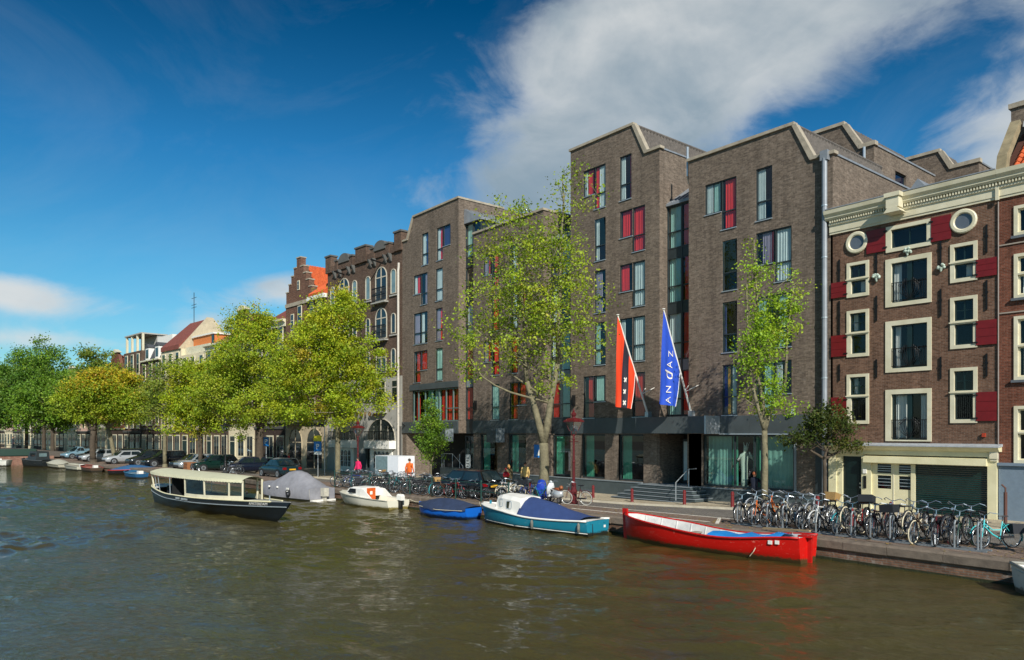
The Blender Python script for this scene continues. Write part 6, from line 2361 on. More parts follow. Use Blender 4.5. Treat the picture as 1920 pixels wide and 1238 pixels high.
M_GRP = mixed_paint('white_gelcoat', '#dcd7c4', '#c9c2a8', '#7d7040', .3)
hull(wb_, L_, white_prof, M_GRP, 18)
rim(wb_, L_, white_prof, mat('grey_gunwale', '#a8a698', .5), .03, n=18)
deck(wb_, L_, white_prof, .5, 1.0, M_GRP, dz=0.01, name='foredeck')
ck = MB()
rg = []
for i in range(8):
    t = .03 + .49 * i / 7
    bd, sh, bw, dr, rake = white_prof(t)
    rg.append([(t * L_, bd - .03, sh), (t * L_, bd - .2, sh - .01), (t * L_, bd - .28, sh - .3), (t * L_, -bd + .28, sh - .3), (t * L_, -bd + .2, sh - .01), (t * L_, -bd + .03, sh)])
ck.loft(rg, cap=False, closed=False)
ck.build('cockpit', M_GRP, wb_)
cab = MB()
rg = []
for t, hh, wd in ((.86, .02, .5), (.8, .3, .6), (.7, .45, .66), (.6, .48, .72), (.52, .5, .8), (.505, .5, .82)):
    bd, sh, bw, dr, rake = white_prof(t)
    x_ = t * L_ + rake
    w_ = bd * wd
    rg.append([(x_, w_, sh), (x_, w_ * .93, sh + hh * .8), (x_, w_ * .8, sh + hh), (x_, -w_ * .8, sh + hh), (x_, -w_ * .93, sh + hh * .8), (x_, -w_, sh)])
cab.loft(rg)
cabin = cab.build('cabin', M_WHITE, wb_)
# wing walls from cabin to cockpit
for s in (1, -1):
    bd, sh = white_prof(.45)[:2]
    MB().prism([(.3 * L_, sh - .02), (.51 * L_, sh - .02), (.51 * L_, sh + .45), (.44 * L_, sh + .42)], 'y', min(s * (bd - .2), s * (bd - .14)), max(s * (bd - .2), s * (bd - .14))).build('coaming', M_WHITE, wb_)
    bd0, s0 = white_prof(.66)[:2]
    MB().prism([(.63 * L_, s0 + .12), (.79 * L_, s0 + .14), (.74 * L_, s0 + .37), (.64 * L_, s0 + .37)], 'y', min(s * .55, s * .61), max(s * .55, s * .61)).build('cabin_window', mat('smoked_glass', '#23282c', .08, spec=.8), cabin)
bd, sh = white_prof(.5)[:2]
MB().box(.495 * L_ - .02, .5 * L_, -.28, .3, sh - .28, sh + .46).build('cabin_door', mat('orange_door', '#c2551a', .4, var=.12), wb_)
MB().box(.485 * L_, .49 * L_, -.04, .12, sh + .1, sh + .28).build('door_vent', M_WHITE, wb_.children[-1])
om = MB()
om.loft([[(-.35, .13, .52), (-.35, -.13, .52), (.02, -.13, .56), (.02, .13, .56)], [(-.36, .13, .75), (-.36, -.13, .75), (.02, -.12, .8), (.02, .12, .8)], [(-.3, .09, .84), (-.3, -.09, .84), (-.05, -.09, .86), (-.05, .09, .86)]])
o = om.build('outboard_motor', M_WHITE, wb_)
MB().box(-.28, -.05, -.06, .06, -.35, .53).box(-.4, -.05, -.02, .02, -.3, -.05).build('motor_leg', M_IRON, o)

# --- grey covered launch
gb_, L_ = boat_root('covered_boat', 'grey launch fully wrapped in grey canvas with black fender', (-42.15, 19.35, 0), (-48.6, 18.55, 0))


def grey_prof(t):
    bd = .85 + .2 * math.sin(min(1, t * 1.6) * math.pi / 2) if t < .5 else 1.05 * math.sqrt(max(0, 1 - ((t - .5) / .5) ** 2.4))
    bd = max(bd, .03)
    return bd, .75 + .15 * t ** 2, bd * .92, .25, .3 * max(0, t - .7) * 2


hull(gb_, L_, grey_prof, mixed_paint('grey_white_paint', '#c9c9c2', '#8d8d85', '#6b6653'), 16)
M_GCAN = mat('grey_canvas', '#85858a', .85, var=.16, scale=2, bump=.7, bscale=2.5)
cv = MB()
rg = []
for i in range(21):
    t = .0 + i / 20
    bd, sh, bw, dr, rake = grey_prof(t)
    hh = .05 + .95 * max(0, math.sin(min(1, max(0, (t - .02) * 1.25)) * math.pi)) ** 1.1
    w = bd + .04
    fold = .02 * math.sin(i * 2.4)
    rg.append([(t * L_ + rake, w, .12), (t * L_ + rake, w + .012, sh)] + [(t * L_ + rake, w * u, sh + hh * (1 - abs(u) ** 1.7) + fold) for u in (.75, .45, .15, -.15, -.45, -.75)] + [(t * L_ + rake, -w - .012, sh), (t * L_ + rake, -w, .12)])
cv.loft(rg, cap=False, closed=False)
cv.build('canvas_cover', M_GCAN, gb_, smooth=True)
MB().poly([(-.02, y, z) for y, z in ((-.87, .12), (.87, .12), (.87, .76), (.5, .8), (-.5, .8), (-.87, .76))]).build('canvas_apron', M_GCAN, gb_)
MB().box(-.25, .02, -.8, .8, -.1, .1).build('swim_platform', M_WHITE, gb_)
MB().torus((L_ * .33, .98 + .1, .42), .19, .07, 'y', 14, 6).build('tyre_fender', M_RUBBER, gb_)
MB().box(L_ * .33 - .14, L_ * .33 + .14, 1.1, 1.13, .5, .75).build('fender_label', M_WHITE, gb_)
for t in (.52, .68):
    MB().ball((L_ * t, 1.12, .72), .12, .06, .07, 8, 5).build('rope_coil', M_WHITE, gb_)
om = MB().box(-.5, -.1, -.16, .16, .3, .8).box(-.4, -.15, -.07, .07, -.4, .3)
om.build('outboard_motor', mat('weathered_white', '#bdb8a8', .6, var=.2), gb_)

# --- canal tour launch
sb_, L_ = boat_root('tour_boat', 'dark canal saloon boat with cream scalloped canopy and AMSTERDAM on the bow', (-48.3, 11.6, 0), (-33.6, 13.2, 0))


def tour_prof(t):
    bd = (.55 + .65 * math.sin(min(1, t * 2.6) * math.pi / 2)) if t < .45 else 1.2 * max(0, 1 - ((t - .45) / .55) ** 2.1)
    if t < .04:
        bd *= .55 + .45 * t / .04
    bd = max(bd, .02)
    sh = .74 + .5 * max(0, .3 - t) ** 1.5 * 3.4 + .3 * max(0, t - .5) ** 1.5 * 2.2
    return bd, sh, bd * (.72 if t < .5 else .72 - (t - .5) * .95), .3, 1.1 * max(0, t - .6) ** 1.5 * 4.6


M_TOURH = mixed_paint('tour_black_paint', '#14191d', '#2b3238', '#0d0f0f', .3)
hull(sb_, L_, tour_prof, M_TOURH, 30)
M_TOURB = mat('slate_blue_paint', '#232e38', .35, var=.1)
for s in (1, -1):
    st = MB()
    rg = []
    for i in range(31):
        t = i / 30
        bd, sh, bw, dr, rake = tour_prof(t)
        rg.append([(t * L_ + rake * 1.0, s * (bd + .02), sh + .02), (t * L_ + rake * .78, s * (bd * .8 + bw * .2 + .035), sh - .2), (t * L_ + rake * .76, s * (bd * .78 + bw * .22 + .0), sh - .21)])
    st.loft(rg, cap=False, closed=False)
    st.build('sheer_strake', M_TOURB, sb_, smooth=True)
    rl = MB()
    rl.tube([(t * L_ + tour_prof(t)[4] * .75, s * (tour_prof(t)[0] * .78 + tour_prof(t)[2] * .22 + .045), tour_prof(t)[1] - .22) for t in [q / 30 for q in range(31)]], .025, 5)
    rl.build('rub_rail', mat('pale_rail', '#8d9699', .5), sb_)
    gu = MB()
    gu.tube([(t * L_ + tour_prof(t)[4], s * tour_prof(t)[0] * .985, tour_prof(t)[1] + .03) for t in [q / 30 * .93 for q in range(31)]], .045, 5)
    gu.build('gunwale', M_CREAM, sb_)
deck(sb_, L_, tour_prof, .8, 1.0, mat('grey_deck', '#8d8d86', .7), name='foredeck', dz=0.0)
deck(sb_, L_, tour_prof, 0.0, .1, M_WHITE, name='aft_deck', dz=0.02)
MB().loft([[(t * L_, -tour_prof(t)[2] * .9, .02), (t * L_, tour_prof(t)[2] * .9, .02)] for t in (.05, .2, .4, .6, .8)], cap=False, closed=False).build('cabin_sole', M_DARKROOM, sb_)
for s in (1, -1):
    MB().loft([[(t * L_, s * (tour_prof(t)[2] - .45), .4), (t * L_, s * (tour_prof(t)[2] - .04), .4), (t * L_, s * (tour_prof(t)[0] - .14), .78)] for t in (.1, .2, .3, .4, .5, .6)], cap=False, closed=False).build('bench', mat('mahogany', '#5a2516', .35, var=.2), sb_)
MB().box(L_ * .3, L_ * .31, -.9, .9, .1, 1.75).box(L_ * .18, L_ * .28, -.5, .4, .1, 1.1).build('bulkhead', M_DARKROOM, sb_)
# canopy with scalloped valance
T0, T1, HZ = .075, .835, 1.86
cn = MB()
rg = []


def can_w(t):
    return min(1.22, .72 + .5 * math.sin(min(1, (t - T0) * 4.2 + .2) * math.pi / 2)) if t < .5 else 1.22 - .75 * ((t - .5) / .35) ** 2


for i in range(25):
    t = T0 + (T1 - T0) * i / 24
    w = can_w(t)
    z = HZ + .12 * max(0, .3 - t) - .0
    rg.append([(t * L_, w * u, z + .16 * (1 - u * u)) for u in (-1, -.7, -.35, 0, .35, .7, 1)])
cn.loft(rg, cap=False, closed=False)
M_CANV = mat('cream_canvas', '#c4c2a3', .85, var=.08, scale=2)
can = cn.build('canopy', M_CANV, sb_, smooth=True)
M_CANV2 = mat('cream_valance', '#d3cfae', .85, var=.1, scale=6)
for s in (1, -1):
    vl = MB()
    n = 96
    top, bot = [], []
    for i in range(n + 1):
        t = T0 + (T1 - T0) * i / n
        z = HZ + .12 * max(0, .3 - t)
        top.append((t * L_, s * can_w(t), z + .005))
        bot.append((t * L_, s * (can_w(t) + .012), z - .1 - .05 * abs(math.sin(i * math.pi / 2.0 + .4))))
    vl.loft([top, bot], cap=False, closed=False)
    vl.build('valance', M_CANV2, can)
for s in (1, -1):
    for t, wd in ((T0 + .01, .08), (.47, .05), (.62, .07), (.765, .07), (T1 - .005, .05)):
        bd, sh, bw, dr, rake = tour_prof(t)
        x_ = t * L_
        y_ = min(bd - .03, can_w(t) - .02)
        MB().loft([[(x_ - wd / 2, s * y_, sh - .02), (x_ + wd / 2, s * y_, sh - .02), (x_ + wd / 2, s * (y_ - .07), sh - .02), (x_ - wd / 2, s * (y_ - .07), sh - .02)],
                   [(x_ - wd / 2, s * (can_w(t) - .02), HZ), (x_ + wd / 2, s * (can_w(t) - .02), HZ), (x_ + wd / 2, s * (can_w(t) - .09), HZ), (x_ - wd / 2, s * (can_w(t) - .09), HZ)]]).build('canopy_post', M_CREAM2, sb_)
    for t in (.15, .2, .33):
        bd, sh, bw, dr, rake = tour_prof(t)
        MB().tube([(t * L_, s * (bd - .04), sh), (t * L_, s * (can_w(t) - .05), HZ)], .02, 5).build('canopy_pole', M_ALU, sb_)
    # forward coaming with clear side sheets
    MB().loft([[(t * L_, s * (min(tour_prof(t)[0], can_w(t)) - .0), tour_prof(t)[1]), (t * L_, s * (min(tour_prof(t)[0], can_w(t)) - .02), tour_prof(t)[1] + .22), (t * L_, s * (min(tour_prof(t)[0], can_w(t)) - .05), tour_prof(t)[1] + .22), (t * L_, s * (min(tour_prof(t)[0], can_w(t)) - .05), tour_prof(t)[1])] for t in (.47, .55, .65, .75, .83)]).build('coaming', M_CREAM2, sb_)
    sh_ = MB()
    sh_.loft([[(t * L_, s * (can_w(t) - .04 + .02 * math.sin(t * 60)), HZ - .02), (t * L_, s * (min(tour_prof(t)[0], can_w(t)) - .03), tour_prof(t)[1] + .22)] for t in (.47, .49, .51, .55, .6, .65, .7, .75, .8, .83)], cap=False, closed=False)
    sh_.build('clear_side_sheet', glass_mat('clear_vinyl_%d' % (s + 1), (.93, .94, .93), .04, .5, .05), sb_, smooth=True)
# furled stripe of awning on the fore coaming
fw = MB()
rg = []
for i in range(9):
    t = .63 + .13 * i / 8
    y_ = min(tour_prof(t)[0], can_w(t)) + .01
    hh = .2 * math.sin(i / 8 * math.pi) ** .7
    rg.append([(t * L_, y_, tour_prof(t)[1] + .02), (t * L_, y_ + .03, tour_prof(t)[1] + .02 + hh)])
fw.loft(rg, cap=False, closed=False)
fw.build('side_fender_board', mat('orange_brown_board', '#9c5a33', .6), sb_)
MB().tube([(L_ * .95, 0, tour_prof(.95)[1]), (L_ * .95, 0, tour_prof(.95)[1] + .25)], .03, 6).build('bow_bitt', M_ALU, sb_)
MB().lathe([(.04, 0), (.05, .1), (.02, .16)], 8, (L_ * .84, -.35, tour_prof(.84)[1] + .3)).build('navigation_lamp', M_IRON, sb_)
MB().box(.1, .4, -.15, .15, .85, 1.05).build('aft_bollard', M_IRON, sb_)
# lettering on the near side (starboard when heading right)
def side_text(txt, t_mid, size, up, m):
    me = text_mesh(txt, size, .002, m, shear=.25, bold=-.002)
    xs_ = [v.co.x for v in me.vertices]
    span = max(xs_) - min(xs_)
    for v in me.vertices:
        t = t_mid + v.co.x / L_
        bd, sh, bw, dr, rake = tour_prof(t)
        k = (sh + .02 - (up + v.co.y)) / .22
        y_ = (bd + .02) + ((bd * .8 + bw * .2 + .035) - (bd + .02)) * max(0, min(1, (sh + .02 - (sh - .1 + up + v.co.y)) / .22))
        v.co = (t * L_ + rake * .9, -(y_ + .012 + v.co.z), sh - .1 + up + v.co.y)
    return obj('lettering', me, sb_)


side_text('AMSTERDAM', .885, .19, .0, M_WHITE)
# two short words too small to read: strokes only
M_PLET = mat('pale_letter', '#9fa8aa', .5)
st_ = MB()
xx = L_ * .40
for k in range(15):
    if k == 6:
        xx += .16
    t = xx / L_
    bd, sh, bw, dr, rake = tour_prof(t)
    y_ = -(bd + .05)
    st_.box(xx, xx + .018, y_ - .006, y_, sh - .14, sh - .04).box(xx + .04, xx + .058, y_ - .006, y_, sh - .14, sh - .04).box(xx, xx + .058, y_ - .006, y_, sh - (.1 if k % 3 else .06), sh - (.085 if k % 3 else .045))
    xx += .095
st_.build('lettering', M_PLET, sb_)
# --- far small boats
def small_boat(label, pos, heading, L_, bm_, hullc, inner, extra=None, name='moored_boat', sh0=.45):
    r = thing(name, label, 'boat', (pos[0], pos[1], WZ), heading)

    def pf(t):
        bd = bm_ * (.75 + .25 * math.sin(min(1, t * 2) * math.pi / 2)) if t < .5 else bm_ * math.sqrt(max(0.0, 1 - ((t - .5) / .5) ** 2.3))
        return max(bd, .02), sh0 + .2 * t ** 2, max(bd, .02) * .8, .2, .3 * max(0, t - .6)
    hull(r, L_, pf, hullc, 10)
    rim(r, L_, pf, inner, .04, n=10)
    deck(r, L_, pf, 0, 1, inner, dz=-.12, name='inner_floor')
    if extra == 'cover':
        mb = MB()
        mb.loft([[(t * L_, pf(t)[0] * u, pf(t)[1] + .45 * math.sin(min(1, t * 1.1) * math.pi) * (1 - u * u) + .02) for u in (-1, -.5, 0, .5, 1)] for t in (.02, .2, .4, .6, .8, .98)], cap=False, closed=False)
        mb.build('canvas_cover', mat('blue_cover', '#2a567e', .8), r, smooth=True)
    if extra == 'whitecover':
        mb = MB()
        mb.loft([[(t * L_, pf(t)[0] * u, pf(t)[1] + .5 * math.sin(min(1, t * 1.1) * math.pi) * (1 - u * u) + .02) for u in (-1, -.5, 0, .5, 1)] for t in (.02, .2, .4, .6, .8, .98)], cap=False, closed=False)
        mb.build('canvas_cover', mat('pale_cover', '#a9a797', .8), r, smooth=True)
    if extra == 'cabin':
        o = MB().loft([[(x_, -w_, pf(.4)[1]), (x_, w_, pf(.4)[1]), (x_, w_ * .85, pf(.4)[1] + h_), (x_, -w_ * .85, pf(.4)[1] + h_)] for x_, w_, h_ in ((L_ * .25, bm_ * .75, 1.0), (L_ * .55, bm_ * .75, 1.05), (L_ * .68, bm_ * .65, .3))]).build('cabin', mat('dark_cabin', '#2f3638', .5), r)
        for s in (1, -1):
            MB().box(L_ * .3, L_ * .5, min(s * bm_ * .68, s * bm_ * .73), max(s * bm_ * .68, s * bm_ * .73), pf(.4)[1] + .45, pf(.4)[1] + .85).build('pane', M_PANE, o)
        MB().box(L_ * .245, L_ * .25, -bm_ * .4, bm_ * .4, pf(.4)[1] + .4, pf(.4)[1] + .8).build('pane', M_PANEL, o)
    if extra == 'thwart':
        for t in (.3, .6):
            MB().box(t * L_ - .12, t * L_ + .12, -pf(t)[0] + .05, pf(t)[0] - .05, pf(t)[1] - .1, pf(t)[1] - .05).build('thwart', mat('grey_wood', '#8c8577', .8), r)
        MB().box(.2, .7, -.2, .2, pf(0)[1] - .1, pf(0)[1] + .25).build('locker', M_WHITE, r)
    return r


QA = math.pi + math.atan(.103)
P_ = lambda n, c: mixed_paint(n, c, '#8d8a80', '#25231a')
small_boat('small blue dinghy at the quay left of the tour boat', (-72.0, 15.9), QA, 3.4, .75, P_('dinghy_blue', '#1c4f74'), mat('dinghy_in', '#2f6684', .6), 'thwart')
small_boat('dark boat with red rail and blue cover facing the camera', (-81.5, 15.2), QA + math.pi + .9, 4.6, 1.0, P_('black_hull', '#1b1c20'), mat('red_rub', '#b5382e', .6), 'cover')
small_boat('low brown boat with red tarp between white boat and blue-covered boat', (-87.0, 14.9), QA, 4.0, .8, P_('brown_hull', '#4b3b2e'), mat('red_tarp_in', '#8a3b30', .8), 'thwart')
small_boat('long pale open boat lying along the far quay', (-91.0, 14.3), QA, 5.6, .85, P_('pale_hull', '#b9b6a4'), mat('pale_in', '#8f8d80', .7), 'thwart')
small_boat('boat under a pale cover in front of the dark-trunked tree', (-98.0, 13.6), QA, 5.6, 1.0, P_('cream_hull', '#a8a390'), mat('cream_in', '#8f8b78', .7), 'whitecover')
small_boat('dark workboat with square cabin lying near the bridge', (-103.0, 12.6), QA + .3, 4.8, 1.1, P_('work_hull', '#1f2426'), mat('work_in', '#4b5052', .7), 'cabin', sh0=.8)
small_boat('small white speedboat tight beside the bridge abutment', (-112.6, 8.4), QA + math.pi, 4.4, .9, P_('speed_hull', '#d5d3c8'), mat('speed_in', '#b9b7ab', .6), 'thwart', sh0=.6)
wb = small_boat('white boat bow poking in at the right edge of the picture', (-1.5, 22.2), math.pi - .06, 5.2, .95, mixed_paint('edge_hull', '#cfccc4', '#9b988f', '#5e5a4e'), mat('edge_in', '#b5b2a6', .6), None, sh0=.55)

# ------------------------------------------------------------------ bicycles
M_TYRE = mat('tyre', '#1a1a1b', .75, var=.2)
M_TYREW = mat('cream_tyre', '#cfc4a6', .75, var=.1)
M_CHROME = mat('chrome', '#b9bdc0', .25, metal=.85, var=.15)
M_SADDLE = mat('saddle_black', '#17171a', .55)
BIKE_COL = {k: mat('bike_' + k, v, .35, var=.12, coat=.3) for k, v in dict(black='#16171a', dgrey='#33363a', silver='#9a9fa3', white='#cfcfca', red='#8f1f1f', blue='#1d3d86', teal='#2e7f86', turquoise='#49c4c6', orange='#c9621f', maroon='#5a1c22', green='#1e4632', brown='#5a4030', pink='#b07f92', yellow='#b99a2e').items()}
WR = .345
BM = {}


def bike_meshes():
    BM['wheel'] = MB().torus((0, 0, 0), WR - .02, .02, 'y', 22, 5).mesh('wheel', M_TYRE, True)
    BM['rim'] = MB().torus((0, 0, 0), WR - .048, .012, 'y', 20, 4).mesh('rim', M_CHROME, True)
    sp = MB()
    for k in range(16):
        a = 2 * math.pi * k / 16
        sp.tube([(0.02 * math.cos(a + .8), .012 * (-1) ** k, .02 * math.sin(a + .8)), ((WR - .055) * math.cos(a), 0, (WR - .055) * math.sin(a))], .0028, 3, cap=False)
    sp.tube([(0, -.05, 0), (0, .05, 0)], .025, 6)
    BM['spokes'] = sp.mesh('spokes', M_CHROME)
    R_, F_ = (-.54, 0, WR), (.54, 0, WR)          # hubs
    bb, st, sh = (-.12, 0, .29), (-.26, 0, .80), (.36, 0, .86)
    dn = (.40, 0, .68)

    def fr(step):
        m = MB()
        m.tube([bb, st], .017, 6)
        if step:
            m.tube([bb, (.12, 0, .42), dn], .021, 6).tube([(-.2, 0, .55), (.1, 0, .55), (.385, 0, .76)], .015, 6)
        else:
            m.tube([bb, dn], .02, 6).tube([(-.25, 0, .76), (.37, 0, .82)], .018, 6)
        m.tube([dn, sh], .022, 6)
        for s in (-1, 1):
            m.tube([(R_[0], s * .055, WR), (bb[0], s * .03, bb[2])], .01, 5).tube([(R_[0], s * .055, WR), (st[0], s * .03, st[2] - .05)], .009, 5)
            m.tube([(F_[0], s * .05, WR), (.46, s * .045, .62), (.41, s * .02, .67)], .012, 5)
        m.tube([(-.12, .0, .29), (-.2, .14, .02)], .01, 5)
        return m.mesh('frame', BIKE_COL['black'])
    BM['frame_gent'], BM['frame_lady'] = fr(False), fr(True)
    BM['saddle'] = MB().loft([[(-.42, .085, .93), (-.42, -.085, .93), (-.41, -.07, .97), (-.41, .07, .97)], [(-.3, .07, .94), (-.3, -.07, .94), (-.3, -.05, .975), (-.3, .05, .975)], [(-.13, .022, .945), (-.13, -.022, .945), (-.13, -.015, .97), (-.13, .015, .97)]]).tube([(-.26, 0, .8), (-.29, 0, .94)], .013, 5).mesh('saddle', M_SADDLE)
    BM['handlebar'] = MB().tube([(.12, .29, 1.02), (.22, .29, 1.04), (.33, .2, 1.07), (.34, .05, 1.0), (.34, -.05, 1.0), (.33, -.2, 1.07), (.22, -.29, 1.04), (.12, -.29, 1.02)], .012, 5).tube([(.36, 0, .86), (.335, 0, 1.0)], .014, 5).mesh('handlebar', M_CHROME)
    g = MB()
    for hub, a0, a1 in ((R_, -10, 170), (F_, 0, 140)):
        rings = []
        for k in range(9):
            a = math.radians(a0 + (a1 - a0) * k / 8)
            if hub is R_:
                a = math.radians(40 + 165 * k / 8)
            else:
                a = math.radians(20 + 130 * k / 8)
            r_ = WR + .025
            rings.append([(hub[0] + r_ * math.cos(a), -.03, hub[2] + r_ * math.sin(a)), (hub[0] + (r_ + .012) * math.cos(a), 0, hub[2] + (r_ + .012) * math.sin(a)), (hub[0] + r_ * math.cos(a), .03, hub[2] + r_ * math.sin(a))])
        g.loft(rings, cap=False, closed=False)
    BM['mudguard'] = g.mesh('mudguard', BIKE_COL['black'])
    c = MB()
    for s in (-1, 1):
        c.tube([(-.86, s * .06, .74), (-.32, s * .05, .74)], .008, 4).tube([(-.6, s * .06, .74), (R_[0], s * .06, WR)], .007, 4)
    for k in range(4):
        c.tube([(-.84 + k * .16, -.06, .74), (-.84 + k * .16, .06, .74)], .006, 4)
    BM['carrier'] = c.mesh('carrier', M_CHROME)
    k = MB().tube([(-.12, -.09, .29), (-.12, .09, .29)], .012, 5).tube([(-.12, .08, .29), (-.02, .085, .15), (-.02, .19, .15)], .01, 5).tube([(-.12, -.08, .29), (-.22, -.085, .43), (-.22, -.19, .43)], .01, 5)
    k.torus((-.12, .04, .29), .085, .008, 'y', 12, 4)
    k.box(-.56, -.12, .05, .075, .3, .37)
    BM['crank'] = k.mesh('crank', M_SADDLE)
    BM['lamp'] = MB().ball((.47, 0, .86), .05, .045, .045, 8, 5).mesh('headlamp', M_CHROME)
    BM['crate'] = MB().box(.42, .44, -.2, .2, .84, 1.06).box(.78, .8, -.2, .2, .84, 1.06).box(.44, .78, -.2, -.18, .84, 1.06).box(.44, .78, .18, .2, .84, 1.06).box(.44, .78, -.18, .18, .84, .86).mesh('crate', mat('crate_black', '#202326', .6))
    BM['basket'] = MB().loft([[(x_, y_, .84) for x_, y_ in ((.44, -.14), (.72, -.14), (.72, .14), (.44, .14))], [(x_, y_, 1.06) for x_, y_ in ((.40, -.18), (.78, -.18), (.78, .18), (.40, .18))]], cap=False).box(.44, .72, -.14, .14, .83, .84).mesh('basket', mat('wicker', '#a5824e', .8, var=.25, scale=30))
    BM['bags'] = MB().box(-.82, -.42, .07, .2, .42, .72).box(-.82, -.42, -.2, -.07, .42, .72).mesh('pannier', mat('pannier_dark', '#23262c', .8))


bike_meshes()


def bicycle(label, x, y, heading, colour='black', lady=True, z=None, pitch=0.0, lean=0.0, tyre=None, extra=None, group=None, steer=0.0, cat='bicycle'):
    r = thing('bicycle', label, cat, (x, y, ground_z(x, y) if z is None else z), 0, group)
    r.rotation_mode = 'ZYX'
    # heading about z, then nose-up pitch and lean
    r.rotation_mode = 'QUATERNION'
    q = Euler((0, 0, heading)).to_quaternion() @ Euler((lean, -pitch, 0)).to_quaternion()
    r.rotation_quaternion = q
    c = BIKE_COL[colour]
    obj('frame', BM['frame_lady' if lady else 'frame_gent'], r, material=c)
    for hx in (-.54, .54):
        w = obj('wheel', BM['wheel'], r, (hx, 0, WR), rot=(0, R.uniform(0, 6), 0), material=tyre)
        obj('rim', BM['rim'], w)
        obj('spokes', BM['spokes'], w)
    obj('saddle', BM['saddle'], r)
    obj('handlebar', BM['handlebar'], r)
    obj('mudguard', BM['mudguard'], r, material=BIKE_COL['black'] if R.random() < .6 else c)
    obj('carrier', BM['carrier'], r)
    obj('crank', BM['crank'], r)
    obj('headlamp', BM['lamp'], r)
    if extra == 'crate':
        obj('crate', BM['crate'], r)
    if extra == 'basket':
        obj('basket', BM['basket'], r)
    if extra == 'bags':
        obj('pannier', BM['bags'], r)
    return r


ORD = ['first', 'second', 'third', 'fourth', 'fifth', 'sixth', 'seventh', 'eighth', 'ninth', 'tenth', 'eleventh', 'twelfth', 'thirteenth', 'fourteenth', 'fifteenth', 'sixteenth', 'seventeenth', 'eighteenth', 'nineteenth', 'twentieth',
       'twenty-first', 'twenty-second', 'twenty-third', 'twenty-fourth', 'twenty-fifth', 'twenty-sixth', 'twenty-seventh', 'twenty-eighth', 'twenty-ninth', 'thirtieth', 'thirty-first', 'thirty-second', 'thirty-third', 'thirty-fourth', 'thirty-fifth', 'thirty-sixth', 'thirty-seventh', 'thirty-eighth', 'thirty-ninth', 'fortieth', 'forty-first', 'forty-second']
# right-hand racks: noses towards the water, every other front wheel lifted
cols = ['black', 'silver', 'orange', 'orange', 'black', 'silver', 'black', 'dgrey', 'black', 'silver', 'white', 'black', 'teal', 'dgrey', 'red', 'black', 'maroon', 'silver', 'black', 'dgrey', 'brown', 'black', 'maroon', 'black', 'green', 'black']
NB = len(cols)
for i, c in enumerate(cols):
    x = -16.15 + i * (7.75 / (NB - 1)) + R.uniform(-.05, .05)
    up = i % 2
    y = 24.8 + R.uniform(-.12, .12) + (.1 if up else 0)
    tyre = M_TYREW if i in (5, 13, 19, 20) else None
    ext = {15: 'crate', 18: 'crate', 11: 'basket', 22: 'bags'}.get(i)
    lab = f"{c if c != 'dgrey' else 'dark grey'} bicycle, {ORD[i]} from the left in the steel racks beyond the red boat"
    bicycle(lab, x, y, -math.pi / 2 + R.uniform(-.16, .16), c, lady=(i % 3 != 1), z=.01 + (.1 if up else 0), pitch=(.24 if up else 0), lean=R.uniform(-.09, .09), tyre=tyre, extra=ext, group='bicycles in the quay racks').scale = (1.1, 1.1, 1.1)
bicycle('turquoise bicycle with patterned pannier at the right end of the racks', -8.0, 25.3, -math.pi / 2 - .5, 'turquoise', True, lean=.12, extra='bags')
bicycle('black bicycle seen head-on at the right edge of the quay', -6.9, 25.3, -math.pi / 2 - .05 + .35, 'black', False, lean=-.05, extra='crate')
# hoops of the rack
hoop = MB().tube([(0, 0, 0), (0, 0, .72), (0, .05, .8), (0, .2, .8), (0, .25, .72), (0, .25, 0)], .03, 7).mesh('hoop', mat('galvanised', '#7c8387', .5, metal=.3, var=.2))
NH = 14
rails = thing('bicycle_rack', 'long low steel base rail carrying the row of bicycle hoops', 'bicycle rack', (-12.2, 24.15, 0))
MB().box(-4.3, 4.3, -.04, .04, .0, .05).build('base_rail', MATS['galvanised'], rails)
MB().box(-4.3, 4.3, .34, .42, .0, .05).build('base_rail', MATS['galvanised'], rails)
for i in range(NH):
    obj('hoop', hoop, rails, (-4.05 + i * 8.1 / (NH - 1), .02, .04))

# left-hand crowd of bicycles behind the green railing
cols2 = ['black', 'dgrey', 'black', 'green', 'silver', 'black', 'blue', 'black', 'teal', 'white', 'black', 'dgrey', 'brown', 'white', 'black', 'silver', 'black', 'maroon', 'black', 'dgrey', 'teal', 'black', 'black', 'green', 'black', 'dgrey', 'black', 'yellow', 'black', 'red', 'dgrey', 'black', 'teal', 'black', 'brown', 'orange', 'black', 'red']
n2 = len(cols2)
crowd = []
for i, c in enumerate(cols2):
    x = -43.6 + i * (11.3 / (n2 - 1)) + R.uniform(-.12, .12)
    y = quay_y(x) + (1.15 if i % 2 == 0 else 2.5) + R.uniform(-.2, .2)
    ang = -math.pi / 2 + R.uniform(-.45, .45) + (math.pi if R.random() < .4 else 0)
    ext = 'crate' if i in (12, 26) else ('basket' if i in (5, 27, 34) else ('bags' if i % 7 == 3 else None))
    crowd.append(((.631 * x + .776 * y) / (-.776 * x + .631 * y), i, c, x, y, ang, ext))
crowd.sort()                 # counted from the left as they are seen
for k, (_, i, c, x, y, ang, ext) in enumerate(crowd):
    lab = f"{c if c != 'dgrey' else 'dark grey'} bicycle, {ORD[k]} from the left in the crowd behind the green railing"
    bicycle(lab, x, y, ang, c, lady=(i % 3 != 0), lean=R.uniform(-.12, .12), tyre=M_TYREW if i in (9, 13) else None, extra=ext, group='bicycles crowded behind the railing')
